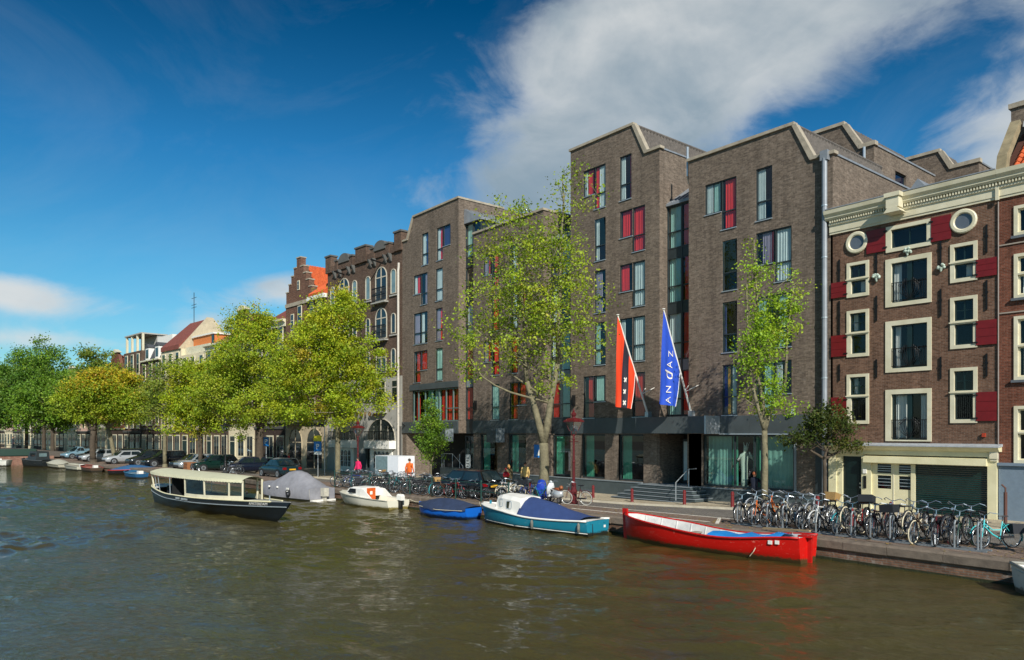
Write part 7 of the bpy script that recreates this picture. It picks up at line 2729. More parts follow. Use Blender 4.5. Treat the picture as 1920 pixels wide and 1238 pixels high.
for i, (x, a, c, lab) in enumerate(((-30.9, .1, 'black', 'black bicycle parallel to the railing in front of the black car'), (-29.3, math.pi + .05, 'dgrey', 'dark grey bicycle leaning on the railing by the black car'), (-28.0, .15, 'black', 'black bicycle at the right end of the green railing'),
                                   (-32.2, -.05, 'red', 'red bicycle against the railing just left of the black car'))):
    bicycle(lab, x, quay_y(x) + .85, a + math.atan(.103), c, i % 2 == 0, lean=.1)
bicycle('maroon bicycle with pale tyres leaning on the red lamp post', -25.55, 24.75, math.pi + .28, 'maroon', True, tyre=mat('pale_tyre', '#b8b5ab', .7), lean=-.1)
bicycle('teal bicycle lying low beside the big tree trunk', -27.9, 24.6, .2, 'teal', True, lean=.25)
bicycle('blue bicycle with grey crate left of the big tree', -29.2, 24.9, -math.pi / 2 + .3, 'blue', True, extra='crate', lean=.05)
bicycle('white bicycle with cream tyres left of the blue one', -30.2, 24.5, -math.pi / 2 - .2, 'white', True, tyre=M_TYREW)
bicycle('second white-tyred bicycle beside the white one near the big tree', -30.7, 24.6, -math.pi / 2 + .1, 'white', False, tyre=M_TYREW)
for x, y, a, c, lab in ((-58.6, 22.6, .3, 'red', 'red bicycle parked beside the dark coupe'), (-62.0, 20.6, -1.2, 'black', 'black bicycle beside the thick dark trunk'), (-61.2, 20.4, -1.5, 'dgrey', 'dark grey bicycle at the quay by the thick trunk'), (-67.5, 19.2, .2, 'black', 'black bicycle in front of the green car')):
    bicycle(lab, x, y, a, c, True)

# green quay railing
M_RAIL = mat('railing_green', '#1c4038', .45, var=.15)
x, k = -43.4, 0
rr_ = thing('quay_railing', 'dark green tubular railing along the quay edge before the bicycles', 'railing', (-43.4, quay_y(-43.4) + .5, 0))
pts = []
while x < -27.3:
    y = quay_y(x) + .5
    MB().tube([(x + 43.4, y - quay_y(-43.4) - .5, 0), (x + 43.4, y - quay_y(-43.4) - .5, 1.0)], .035, 7).lathe([(.05, 0), (.055, .05), (.02, .09)], 7, (x + 43.4, y - quay_y(-43.4) - .5, .98)).build('post', M_RAIL, rr_)
    pts.append((x + 43.4, y - quay_y(-43.4) - .5))
    x += 1.95
for z in (.5, .92):
    MB().tube([(pts[0][0], pts[0][1], z), (pts[-1][0], pts[-1][1], z)], .022, 6).build('rail', M_RAIL, rr_)

# ------------------------------------------------------------------ lamps, bollards, signs
M_LRED = mat('lamp_red', '#561517', .4, var=.2, scale=8)
M_LGLASS = glass_mat('lantern_glass', (.8, .85, .88), .2, .7, .05)


def lantern(label, x, y, tint=None):
    m = tint or M_LRED
    r = thing('street_lamp', label, 'street lamp', gp(x, y))
    MB().lathe([(.21, 0), (.21, .12), (.16, .2), (.16, .55), (.19, .6), (.14, .68), (.11, .9), (.13, .95), (.075, 1.05), (.065, 2.0), (.085, 2.06), (.06, 2.12), (.05, 3.1), (.08, 3.16), (.05, 3.22), (.045, 3.4)], 10).build('post', m, r, smooth=False)
    MB().tube([(-.3, 0, 3.05), (.3, 0, 3.05)], .02, 6).build('ladder_bar', m, r)
    for s in (-1, 1):
        MB().tube([(s * .05, 0, 3.3), (s * .17, 0, 3.42), (s * .14, 0, 3.55)], .015, 5).tube([(0, s * .05, 3.3), (0, s * .17, 3.42), (0, s * .14, 3.55)], .015, 5).build('bracket', m, r)
    ln = MB().loft([[(s * .14, t * .14, 3.55) for s, t in ((1, 1), (-1, 1), (-1, -1), (1, -1))], [(s * .29, t * .29, 4.0) for s, t in ((1, 1), (-1, 1), (-1, -1), (1, -1))]], cap=False).build('lantern_glass', M_LGLASS, r)
    fr = MB()
    for s, t in ((1, 1), (-1, 1), (-1, -1), (1, -1)):
        fr.tube([(s * .14, t * .14, 3.55), (s * .29, t * .29, 4.0)], .012, 5)
    fr.build('lantern_frame', m, ln)
    MB().loft([[(s * .36, t * .36, 4.0) for s, t in ((1, 1), (-1, 1), (-1, -1), (1, -1))], [(s * .36, t * .36, 4.05) for s, t in ((1, 1), (-1, 1), (-1, -1), (1, -1))], [(s * .22, t * .22, 4.17) for s, t in ((1, 1), (-1, 1), (-1, -1), (1, -1))], [(s * .1, t * .1, 4.2) for s, t in ((1, 1), (-1, 1), (-1, -1), (1, -1))]]).build('lantern_roof', m, r)
    cr = MB()
    for q in range(12):
        a = 2 * math.pi * q / 12
        cr.prism([(-.03, 4.05), (.03, 4.05), (0, 4.13)], 'y', -.005, .005)
        n = len(cr.v) - 6
        mt = Matrix.Rotation(a, 4, 'Z') @ Matrix.Translation((0, .36, 0))
        for i in range(n, len(cr.v)):
            cr.v[i] = tuple(mt @ Vector(cr.v[i]))
    cr.build('cresting', m, r)
    MB().lathe([(.1, 4.2), (.08, 4.26), (.12, 4.32), (.13, 4.4), (.08, 4.46), (.04, 4.5), (.05, 4.55), (.01, 4.66)], 10).build('crown_finial', m, r)
    MB().ball((0, 0, 3.8), .06, .06, .1, 8, 5).build('bulb', mat('bulb_white', '#dcdad2', .4), r)
    return r


lantern('ornate dark red crowned lantern beside the maroon bicycle', -26.1, 25.1)
lantern('ornate dark red crowned lantern left of the hotel by the woman in pink', -49.6, 25.6)
lantern('slim black crowned lamp post beside the navy car', -63.6, 20.5, M_IRON)
bol_me = MB().lathe([(.1, 0), (.1, .06), (.085, .1), (.075, .62), (.09, .64), (.09, .68), (.075, .7), (.075, .76), (.04, .8)], 12).mesh('bollard', mat('bollard_red', '#6d2022', .45, var=.2, scale=8))
for x, y, lab in ((-23.3, 30.1, 'maroon bollard in front of the entrance steps'), (-20.3, 29.8, 'maroon bollard between the entrance steps and the slender tree'), (-29.9, 30.3, 'maroon bollard left of the steps behind the maroon bicycle'),
                  (-34.4, 29.4, 'maroon bollard beside the couple on the pavement'), (-41.5, 27.5, 'maroon bollard behind the left bicycle crowd'), (-16.0, 29.6, 'maroon bollard behind the right-hand bicycles by the dark tree'), (-12.9, 29.4, 'maroon bollard in front of the cream garage doors'), (-26.6, 29.9, 'maroon bollard right behind the scooter')):
    tag(obj('bollard', bol_me, None, gp(x, y)), lab, 'bollard', 'maroon street bollards')
tag(MB().tube([(0, 0, 0), (0, 0, 1.35)], .06, 8).tube([(0, 0, 1.35), (.0, .0, 1.5), (-.12, 0, 1.62)], .03, 6).build('pump_post', mat('rust_brown', '#5b3a30', .7), None, loc=gp(-9.3, 30.2)), 'rusty brown post with hooked top before the blue-grey wall', 'post')


def sign_post(label, x, y, h, panels, name='parking_sign'):
    r = thing(name, label, 'sign', gp(x, y))
    MB().tube([(0, 0, 0), (0, 0, h)], .035, 7).build('pole', M_ALU, r)
    for (z0, z1, w, m, txt, tm__) in panels:
        o = MB().box(-w / 2, w / 2, -.06, -.04, z0, z1).build('sign_panel', m, r)
        if txt:
            obj('sign_letter', text_mesh(txt, (z1 - z0) * .75, .004, tm__, bold=.01), o, (0, -.066, (z0 + z1) / 2 - .02), rot=(math.pi / 2, 0, 0))
    r.rotation_euler.z = math.radians(35)
    return r


M_SBLUE = mat('sign_blue', '#1f6fb5', .4)
sign_post('blue parking sign with white P under a yellow panel', -57.2, 25.9, 3.1, [(2.2, 3.0, .7, M_SBLUE, 'P', M_WHITE), (1.95, 2.18, .7, M_WHITE, None, None), (3.05, 3.5, .75, mat('sign_yellow', '#d8c81f', .4), None, None)])
sign_post('smaller blue parking sign on a pole beside the broad tree', -65.2, 24.6, 3.4, [(2.5, 3.3, .55, M_SBLUE, 'P', M_WHITE)])
cs = sign_post('blue crossing sign behind the big tree trunk', -32.2, 28.3, 2.9, [(2.3, 3.05, .75, M_SBLUE, None, None)], 'crossing_sign')
MB().prism([(-.22, 2.42), (.22, 2.42), (0, 2.9)], 'y', -.07, -.062).build('sign_triangle', M_WHITE, cs)
pu = tag(MB().tube([(0, 0, 0), (0, 0, 5.2)], .04, 6).build('pole', M_ALU, None, loc=gp(-59.6, 27.6)), 'tall thin grey pole left of the maple trunk', 'pole')
# crate at a tree foot
ub = thing('wooden_box', 'brown wooden box at the foot of the round tree', 'box', (-70.6, 19.6, 0))
MB().box(-.55, .55, -.4, .4, 0, .75).build('box_body', mat('box_wood', '#8a5a35', .8), ub)
for z in (.12, .4, .66):
    MB().box(-.57, .57, -.43, -.401, z - .08, z + .08).build('slat', MATS['box_wood'], ub)
# white box trailer by the passage
tr = thing('box_trailer', 'white and grey box trailer standing behind the bicycles', 'trailer', gp(-44.2, 25.6), math.radians(8))
MB().box(-1.25, 1.25, -.7, .7, .55, 2.05).build('box_body', mat('trailer_white', '#e4e6e8', .4, var=.04), tr)
MB().box(-1.27, -1.252, -.7, .7, .57, 2.03).box(-1.2, .1, -.72, -.702, .57, 2.03).build('grey_panel', mat('trailer_grey', '#6f8486', .5, var=.2), tr)
for s in (-1, 1):
    w = MB().torus((.2, s * .62, .3), .22, .08, 'y', 14, 6).build('wheel', M_TYRE, tr)
    MB().lathe([(.15, -.05), (.15, .05)], 10).mesh('rim', M_ALU)
MB().tube([(1.2, 0, .5), (2.0, 0, .45)], .04, 6).build('tow_bar', M_IRON, tr)

# ------------------------------------------------------------------ flags
def flag(label, x, base, tip, quad, kind):
    """quad: cloth corners as (y, z): top at the pole tip, lower pole point, bottom inner, bottom outer."""
    r = thing('flag', label, 'flag', (x, base[0], base[1]))
    of = (0, base[0], base[1])
    MB().tube([(0, base[0], base[1]), (0, tip[0], tip[1])], [.06, .035], 8).build('flag_pole', M_WHITE, r, of)
    MB().lathe([(.03, 0), (.09, .02), (.09, .05), (.02, .07)], 8, (0, tip[0], tip[1])).build('finial', M_WHITE, r, of)
    MB().box(-.12, .12, base[0] - .1, base[0] + .25, base[1] - .2, base[1] + .1).build('wall_bracket', M_ALU, r, of)
    MB().tube([(0, base[0] - .55, base[1] + 1.1), (.35, base[0] + .25, base[1] + 1.5)], .02, 5).tube([(0, base[0] - .55, base[1] + 1.1), (-.35, base[0] + .25, base[1] + 1.5)], .02, 5).build('stay', M_WHITE, r, of)
    A, B_, C_, D_ = [Vector((q[0], q[1])) for q in quad]

    def cloth(u, v):
        # u along the pole edge (0 tip), v down
        top = A.lerp(B_, u)
        bot = D_.lerp(C_, u)
        p = top.lerp(bot, v)
        ripple = (.07 * math.sin(u * 9 + v * 2.2) + .04 * math.sin(u * 17 - v * 5)) * (.25 + .75 * v)
        return (ripple, p.x, p.y)
    if kind == 'blue':
        bands = [(0, 1, mat('flag_blue', '#234cba', .7, var=.08))]
    else:
        bands = [(0, .38, mat('flag_red', '#e0421c', .7, var=.06)), (.38, .66, mat('flag_black', '#211f2c', .7)), (.66, 1, mat('flag_red', '#d9341c', .7))]
    for u0, u1, m in bands:
        mb = MB()
        nu, nv = max(4, int(18 * (u1 - u0))), 16
        mb.loft([[cloth(u0 + (u1 - u0) * i / nu, j / nv) for j in range(nv + 1)] for i in range(nu + 1)], cap=False, closed=False)
        c = mb.build('cloth', m, r, of, smooth=True)
    MB().tube([cloth(1.0, j / 10) for j in range(11)], .02, 4).build('hem', M_WHITE, r, of)
    return r, cloth, of


fx_ = -24.95
fr_, cl_, of_ = flag('blue flag with white lettering on the right-hand slanted pole', fx_, (32.8, 4.55), (30.5, 9.9), ((30.5, 9.85), (31.85, 6.75), (31.6, 4.85), (30.05, 4.95)), 'blue')


def cloth_text(txt, size, u, v, cloth, r, of, m, rot=True, shear=0.0, sx=1.0):
    me = text_mesh(txt, size, 0, m, shear=shear, bold=-.004)
    c0 = cloth(u, v)
    for vt in me.vertices:
        # letter x runs up the flag, letter y runs across to the outer edge; follow the ripples
        ty, tz = c0[1] - vt.co.y * .9, c0[2] + vt.co.x
        uu, vv = u, v
        for _ in range(6):
            p, pu, pv = cloth(uu, vv), cloth(uu + .01, vv), cloth(uu, vv + .01)
            m00, m01, m10, m11 = (pu[1] - p[1]) * 100, (pv[1] - p[1]) * 100, (pu[2] - p[2]) * 100, (pv[2] - p[2]) * 100
            det = m00 * m11 - m01 * m10
            ey, ez = ty - p[1], tz - p[2]
            uu += (ey * m11 - ez * m01) / det
            vv += (m00 * ez - m10 * ey) / det
        vt.co = (cloth(uu, vv)[0] + .025 - of[0], ty - of[1], tz - of[2])
    return obj('lettering', me, r)


for ch, u, v, sz, sh in (('A', .50, .92, .56, 0), ('N', .49, .755, .56, 0), ('d', .46, .57, .92, .3), ('A', .48, .38, .56, 0), ('Z', .50, .2, .56, 0)):
    cloth_text(ch, sz, u, v, cl_, fr_, of_, M_WHITE, shear=sh)
fr2, cl2, of2 = flag('red flag with black stripe and three white crosses on the left slanted pole', -28.0, (32.8, 4.55), (30.3, 9.95), ((30.3, 9.9), (31.75, 6.85), (31.5, 4.8), (30.0, 4.9)), 'red')
for v in (.55, .74, .92):
    mb = MB()
    c = Vector(cl2(.52, v))
    for s in (1, -1):
        for k in range(1):
            a = math.radians(45 * s)
            dx, dz = math.cos(a), math.sin(a)
            l, w = .16, .05
            pts = []
            for p, q in ((-l, -w), (l, -w), (l, w), (-l, w)):
                yy, zz = p * dx - q * dz, p * dz + q * dx
                pts.append((c.x + .045 + s * .003, c.y + yy * .9, c.z + zz))
            mb.poly(pts)
    mb.build('cross', M_WHITE, fr2, of2)
# ------------------------------------------------------------------ cars
M_CARGL = mat('car_glass', '#182428', .06, var=.3, spec=.9, scale=1)
M_HUB = mat('alloy', '#a9adb0', .3, metal=.7)
M_HEAD = mat('headlamp_glass', '#c9ced0', .1, spec=.8)
M_TAIL = mat('tail_red', '#7a1013', .25)
M_PLATE = mat('plate_yellow', '#d9a521', .5)


def car(label, x, y, heading, kind, paint, name='parked_car', L_=4.2, z=None):
    r = thing(name, label, 'car', (x, y, ground_z(x, y) if z is None else z), heading)
    w = .86
    H = {'hatch': 1.46, 'sedan': 1.42, 'suv': 1.66, 'wagon': 1.48, 'pickup': 1.62}[kind]
    f, b = L_ / 2, -L_ / 2
    zs = .92 if kind not in ('suv', 'pickup') else 1.02
    hood = zs - .06
    st = []
    # station x, half width, bottom, shoulder z, centre top z
    prof = [(f, .62, .42, .55, .58), (f - .06, .74, .28, .68, .70), (f - .35, .83, .2, .76, .79), (f - 1.05, w, .2, zs - .02, hood + .05), (f - 1.6, w, .2, zs, zs + .02)]
    if kind == 'sedan':
        prof += [(b + 1.3, w, .2, zs, zs + .02), (b + .9, w, .2, zs - .0, zs + .03), (b + .15, .8, .22, zs - .06, zs - .03), (b, .72, .36, .75, .76)]
    else:
        prof += [(b + .9, w, .2, zs, zs + .02), (b + .18, .82, .22, zs, zs + .01), (b, .76, .36, zs - .16, zs - .15)]
    rings = []
    for (px, pw, zb, zsh, zt) in prof:
        rings.append([(px, pw * .82, zb), (px, pw, zb + .12), (px, pw * 1.0, (zb + zsh) / 2 + .08), (px, pw * .97, zsh - .03), (px, pw * .86, zsh + .01), (px, pw * .4, zt), (px, -pw * .4, zt), (px, -pw * .86, zsh + .01), (px, -pw * .97, zsh - .03), (px, -pw, (zb + zsh) / 2 + .08), (px, -pw, zb + .12), (px, -pw * .82, zb)])
    body = MB().loft(rings).build('body', paint, r, smooth=False)
    for p in body.data.polygons:
        p.use_smooth = len(p.vertices) == 4
    # greenhouse
    a0, a1 = f - 1.15, f - 1.85           # windscreen foot / top
    if kind == 'sedan':
        c1, c0 = b + 1.45, b + .75
    elif kind == 'wagon':
        c1, c0 = b + .45, b + .08
    elif kind == 'suv':
        c1, c0 = b + .4, b + .1
    elif kind == 'pickup':
        c1, c0 = b + 1.9, b + 1.6
    else:
        c1, c0 = b + .75, b + .12
    wb_, wt = w * .93, w * .72
    zb = zs - .02
    cab = MB()
    lo = [(a0, zb), (c0, zb)]
    cab.loft([[(a0, wb_ * .9, zb), (a1, wt, H - .06), (c1, wt, H - .05), (c0, wb_ * .93, zb)], [(a0 - .03, 0, zb + .02), (a1, wt * .5, H), (c1, wt * .5, H), (c0, 0, zb + .02)], [(a0 - .03, 0, zb + .02), (a1, -wt * .5, H), (c1, -wt * .5, H), (c0, 0, zb + .02)], [(a0, -wb_ * .9, zb), (a1, -wt, H - .06), (c1, -wt, H - .05), (c0, -wb_ * .93, zb)]], cap=True, closed=True)
    cabin = cab.build('cabin', paint, r)

    def lerp(p, q, t):
        return tuple(p[i] + (q[i] - p[i]) * t for i in range(3))
    for s in (1, -1):
        A, B_, C_, D_ = (a0, s * wb_ * .9, zb), (a1, s * wt, H - .06), (c1, s * wt, H - .05), (c0, s * wb_ * .93, zb)
        for u0, u1 in ((.06, .46), (.5, .92)):
            q = []
            for u, v in ((u0, .1), (u1, .1), (u1, .86), (u0, .86)):
                p = lerp(lerp(A, D_, u), lerp(B_, C_, u), v)
                q.append((p[0], p[1] + s * .012, p[2] + .004))
            if s < 0:
                q = q[::-1]
            MB().poly(q).build('side_window', M_CARGL, cabin)
    q = [(a0 + .012, wb_ * .8, zb + .05), (a0 + .012, -wb_ * .8, zb + .05), (a1 + .03, -wt * .85, H - .07), (a1 + .03, wt * .85, H - .07)]
    MB().loft([[q[0], q[3]], [(q[0][0] + .0, 0, zb + .07), (q[3][0], 0, H - .02)], [q[1], q[2]]], cap=False, closed=False).build('windscreen', M_CARGL, cabin)
    q = [(c0 - .02, wb_ * .8, zb + .06), (c0 - .02, -wb_ * .8, zb + .06), (c1 - .04, -wt * .85, H - .08), (c1 - .04, wt * .85, H - .08)]
    MB().loft([[q[0], q[3]], [(q[0][0], 0, zb + .07), (q[3][0], 0, H - .03)], [q[1], q[2]]], cap=False, closed=False).build('rear_window', M_CARGL, cabin)
    wr = .31 if kind not in ('suv', 'pickup') else .36
    for wx in (f - .82, b + .78):
        for s in (1, -1):
            MB().poly([(wx + (wr + .06) * math.cos(2 * math.pi * k / 16), s * (w + .004), wr + (wr + .06) * math.sin(2 * math.pi * k / 16)) for k in range(16)]).build('wheel_arch', M_RUBBER, r)
            wh = MB()
            wh.loft([[(wx + rr_ * math.cos(2 * math.pi * k / 18), s * yy, wr + rr_ * math.sin(2 * math.pi * k / 18)) for k in range(18)] for rr_, yy in ((wr * .7, w - .2), (wr, w - .19), (wr, w + .01), (wr * .92, w + .022), (wr * .68, w + .015))])
            wh = wh.build('wheel', M_TYRE, r, smooth=False)
            hb_ = MB().loft([[(wx + rr_ * math.cos(2 * math.pi * k / 18), s * yy, wr + rr_ * math.sin(2 * math.pi * k / 18)) for k in range(18)] for rr_, yy in ((wr * .68, w + .016), (wr * .6, w + .024), (wr * .2, w + .012), (wr * .02, w + .02))], cap=False)
            hb_.build('rim', M_HUB, wh)
    for s in (1, -1):
        MB().ball((f - .12, s * .56, .63), .1, .16, .07, 8, 5).build('headlight', M_HEAD, r)
        MB().box(b - .012, b + .12, min(s * .5, s * .77), max(s * .5, s * .77), zs - .28, zs - .1).build('taillight', M_TAIL, r)
        MB().loft([[(a0 - .25, s * w, zs + .02), (a0 - .25, s * (w + .17), zs + .02), (a0 - .25, s * (w + .17), zs + .15), (a0 - .25, s * w, zs + .12)], [(a0 - .12, s * w, zs + .03), (a0 - .14, s * (w + .14), zs + .04), (a0 - .14, s * (w + .14), zs + .12), (a0 - .12, s * w, zs + .1)]]).build('mirror', paint, r)
    MB().box(b - .03, b - .005, -.26, .26, .6, .71).build('number_plate', M_PLATE, r)
    MB().box(f - .05, f + .03, -.55, .55, .3, .46).build('bumper', M_RUBBER, r)
    MB().box(b - .03, b + .05, -.6, .6, .34, .5).build('bumper', M_RUBBER, r)
    if kind == 'pickup':
        MB().box(b + .1, b + 1.5, -.78, .78, zs + .015, zs + .3).build('load_cover', paint, r)
    return r


CP = {k: mat('carpaint_' + k, v, .25, var=.06, coat=.6, metal=mt) for k, v, mt in (('black', '#121416', .2), ('dgreen', '#12312b', .3), ('silver', '#a9b1b3', .5), ('navy', '#10182b', .3), ('white', '#a5a9aa', .2), ('dgrey', '#2a2f33', .4), ('lblue', '#7f9fae', .3), ('teal', '#15313a', .3))}
NOSE = -math.pi / 2 + .1            # parked across the quay, noses to the water
for lab, x, y, hd, kind, p in (
        ('dark green hatchback behind the wooden box under the round tree', -70.3, 21.6, NOSE, 'wagon', 'dgreen'),
        ('silver hatchback between the green car and the black cars', -73.6, 21.2, NOSE, 'hatch', 'silver'),
        ('black hatchback half hidden behind the silver one', -76.0, 21.4, NOSE + .05, 'hatch', 'black'),
        ('black off-roader with big wheels beside the thin grey-green tree', -80.6, 19.9, NOSE, 'suv', 'black'),
        ('dark grey estate car left of the black off-roader', -84.6, 19.3, NOSE, 'suv', 'dgrey'),
        ('small pale grey car beside the leaning pale trunk', -90.5, 18.2, NOSE, 'hatch', 'white'),
        ('black car behind the dark trunk at the far quay', -93.5, 18.8, NOSE, 'suv', 'black'),
        ('pale grey hatchback left of the dark trunk', -99.2, 17.3, NOSE, 'hatch', 'white'),
        ('navy saloon behind the pale hatchback near the far boats', -103.2, 17.4, NOSE, 'sedan', 'navy'),
        ('light blue pickup at the top of the far quay', -112.5, 17.2, NOSE + .2, 'pickup', 'lblue'),
        ('navy car with its tail to the road beside the slim lamp post', -64.4, 22.6, NOSE - .25, 'hatch', 'navy'),
        ('silver car with yellow plate seen from behind near the dark trunk', -66.5, 26.5, math.pi + .15, 'wagon', 'silver'),
        ('dark teal coupe parked along the quay beside the grey covered launch', -56.6, 22.4, math.pi + .1, 'sedan', 'teal')):
    car(lab, x, y, hd, kind, CP[p])
car('black estate car driving along the quay behind the green railing', -32.9, 23.5, math.pi + .1, 'wagon', CP['black'], 'moving_car', 4.5)

# ------------------------------------------------------------------ scooter
sc = thing('motor_scooter', 'silver and brown motor scooter standing by the red lamp post', 'scooter', gp(-26.9, 24.5), math.pi - .25)
M_SCB = mat('scooter_silver', '#b9bec0', .25, metal=.3, coat=.4)
MB().loft([[(.42, .02, .35), (.42, -.02, .35), (.36, -.02, .36), (.36, .02, .36)], [(.40, .2, .45), (.40, -.2, .45), (.34, -.18, .42), (.34, .18, .42)], [(.34, .22, .75), (.34, -.22, .75), (.28, -.2, .75), (.28, .2, .75)], [(.26, .12, .98), (.26, -.12, .98), (.2, -.1, .98), (.2, .1, .98)]]).build('leg_shield', mat('scooter_white', '#d5d8d8', .25, coat=.4), sc, smooth=True)
MB().loft([[(-.05, .14, .3), (-.05, -.14, .3), (-.05, -.14, .52), (-.05, .14, .52)], [(-.35, .24, .26), (-.35, -.24, .26), (-.35, -.19, .66), (-.35, .19, .66)], [(-.7, .18, .34), (-.7, -.18, .34), (-.7, -.14, .64), (-.7, .14, .64)], [(-.85, .06, .46), (-.85, -.06, .46), (-.85, -.05, .58), (-.85, .05, .58)]]).build('rear_body', M_SCB, sc, smooth=True)
MB().box(-.1, .34, -.17, .17, .24, .29).build('footboard', M_RUBBER, sc)
MB().loft([[(.0, .1, .68), (.0, -.1, .68), (.0, -.08, .73), (.0, .08, .73)], [(-.35, .14, .69), (-.35, -.14, .69), (-.35, -.12, .78), (-.35, .12, .78)], [(-.72, .11, .67), (-.72, -.11, .67), (-.72, -.09, .76), (-.72, .09, .76)]]).build('seat', mat('brown_leather', '#8a4626', .5), sc, smooth=True)
MB().lathe([(.09, 0), (.1, .06), (.08, .14), (.02, .17)], 10, (-.78, 0, .74)).build('top_case', mat('tan_case', '#8a4f2a', .5), sc, smooth=True)
for wx in (.48, -.58):
    w_ = MB().torus((wx, 0, .22), .165, .055, 'y', 18, 6).build('wheel', M_TYRE, sc, smooth=True)
    MB().loft([[(wx + .13 * math.cos(2 * math.pi * k / 12), yy, .22 + .13 * math.sin(2 * math.pi * k / 12)) for k in range(12)] for yy in (-.04, .04)]).build('rim', M_HUB, w_)
MB().tube([(.48, .05, .22), (.36, .04, .5)], .022, 6).tube([(.12, .3, 1.05), (.2, .16, 1.07), (.22, 0, 1.0), (.2, -.16, 1.07), (.12, -.3, 1.05)], .016, 5).build('handlebar', M_CHROME, sc)
MB().ball((.3, 0, 1.0), .09, .09, .09, 10, 6).build('headlight', M_HEAD, sc, smooth=True)
MB().ball((.48, 0, .32), .2, .1, .14, 10, 5).build('front_mudguard', MATS['scooter_white'], sc, smooth=True)
MB().loft([[(.27, -.18, 1.1), (.27, .18, 1.1)], [(.2, -.14, 1.38), (.2, .14, 1.38)]], cap=False, closed=False).build('windshield', M_GLASS, sc)
bs = thing('covered_scooter', 'blue fabric-covered scooter between the white bicycles and the big tree', 'scooter', gp(-28.6, 25.1), math.pi / 2 + .6)
mb = MB()
rg = []
for i in range(11):
    t = i / 10
    xx = -.85 + 1.7 * t
    hh = .62 + .45 * math.exp(-((t - .72) / .16) ** 2) + .08 * math.sin(t * 9)
    ww = .2 + .14 * math.sin(t * math.pi)
    rg.append([(xx, ww + .05, .14 + .03 * math.sin(i * 2)), (xx, ww, hh * .55), (xx, ww * .55, hh * .95), (xx, 0, hh), (xx, -ww * .55, hh * .95), (xx, -ww, hh * .55), (xx, -ww - .05, .14 + .03 * math.sin(i * 2.7))])
mb.loft(rg, cap=False, closed=False)
mb.build('cover', mat('royal_blue_cover', '#173a9e', .6, var=.15, bump=.3, bscale=6), bs, smooth=True)
for wx in (-.6, .62):
    MB().torus((wx, 0, .22), .17, .05, 'y', 16, 6).build('wheel', M_TYRE, bs, smooth=True)

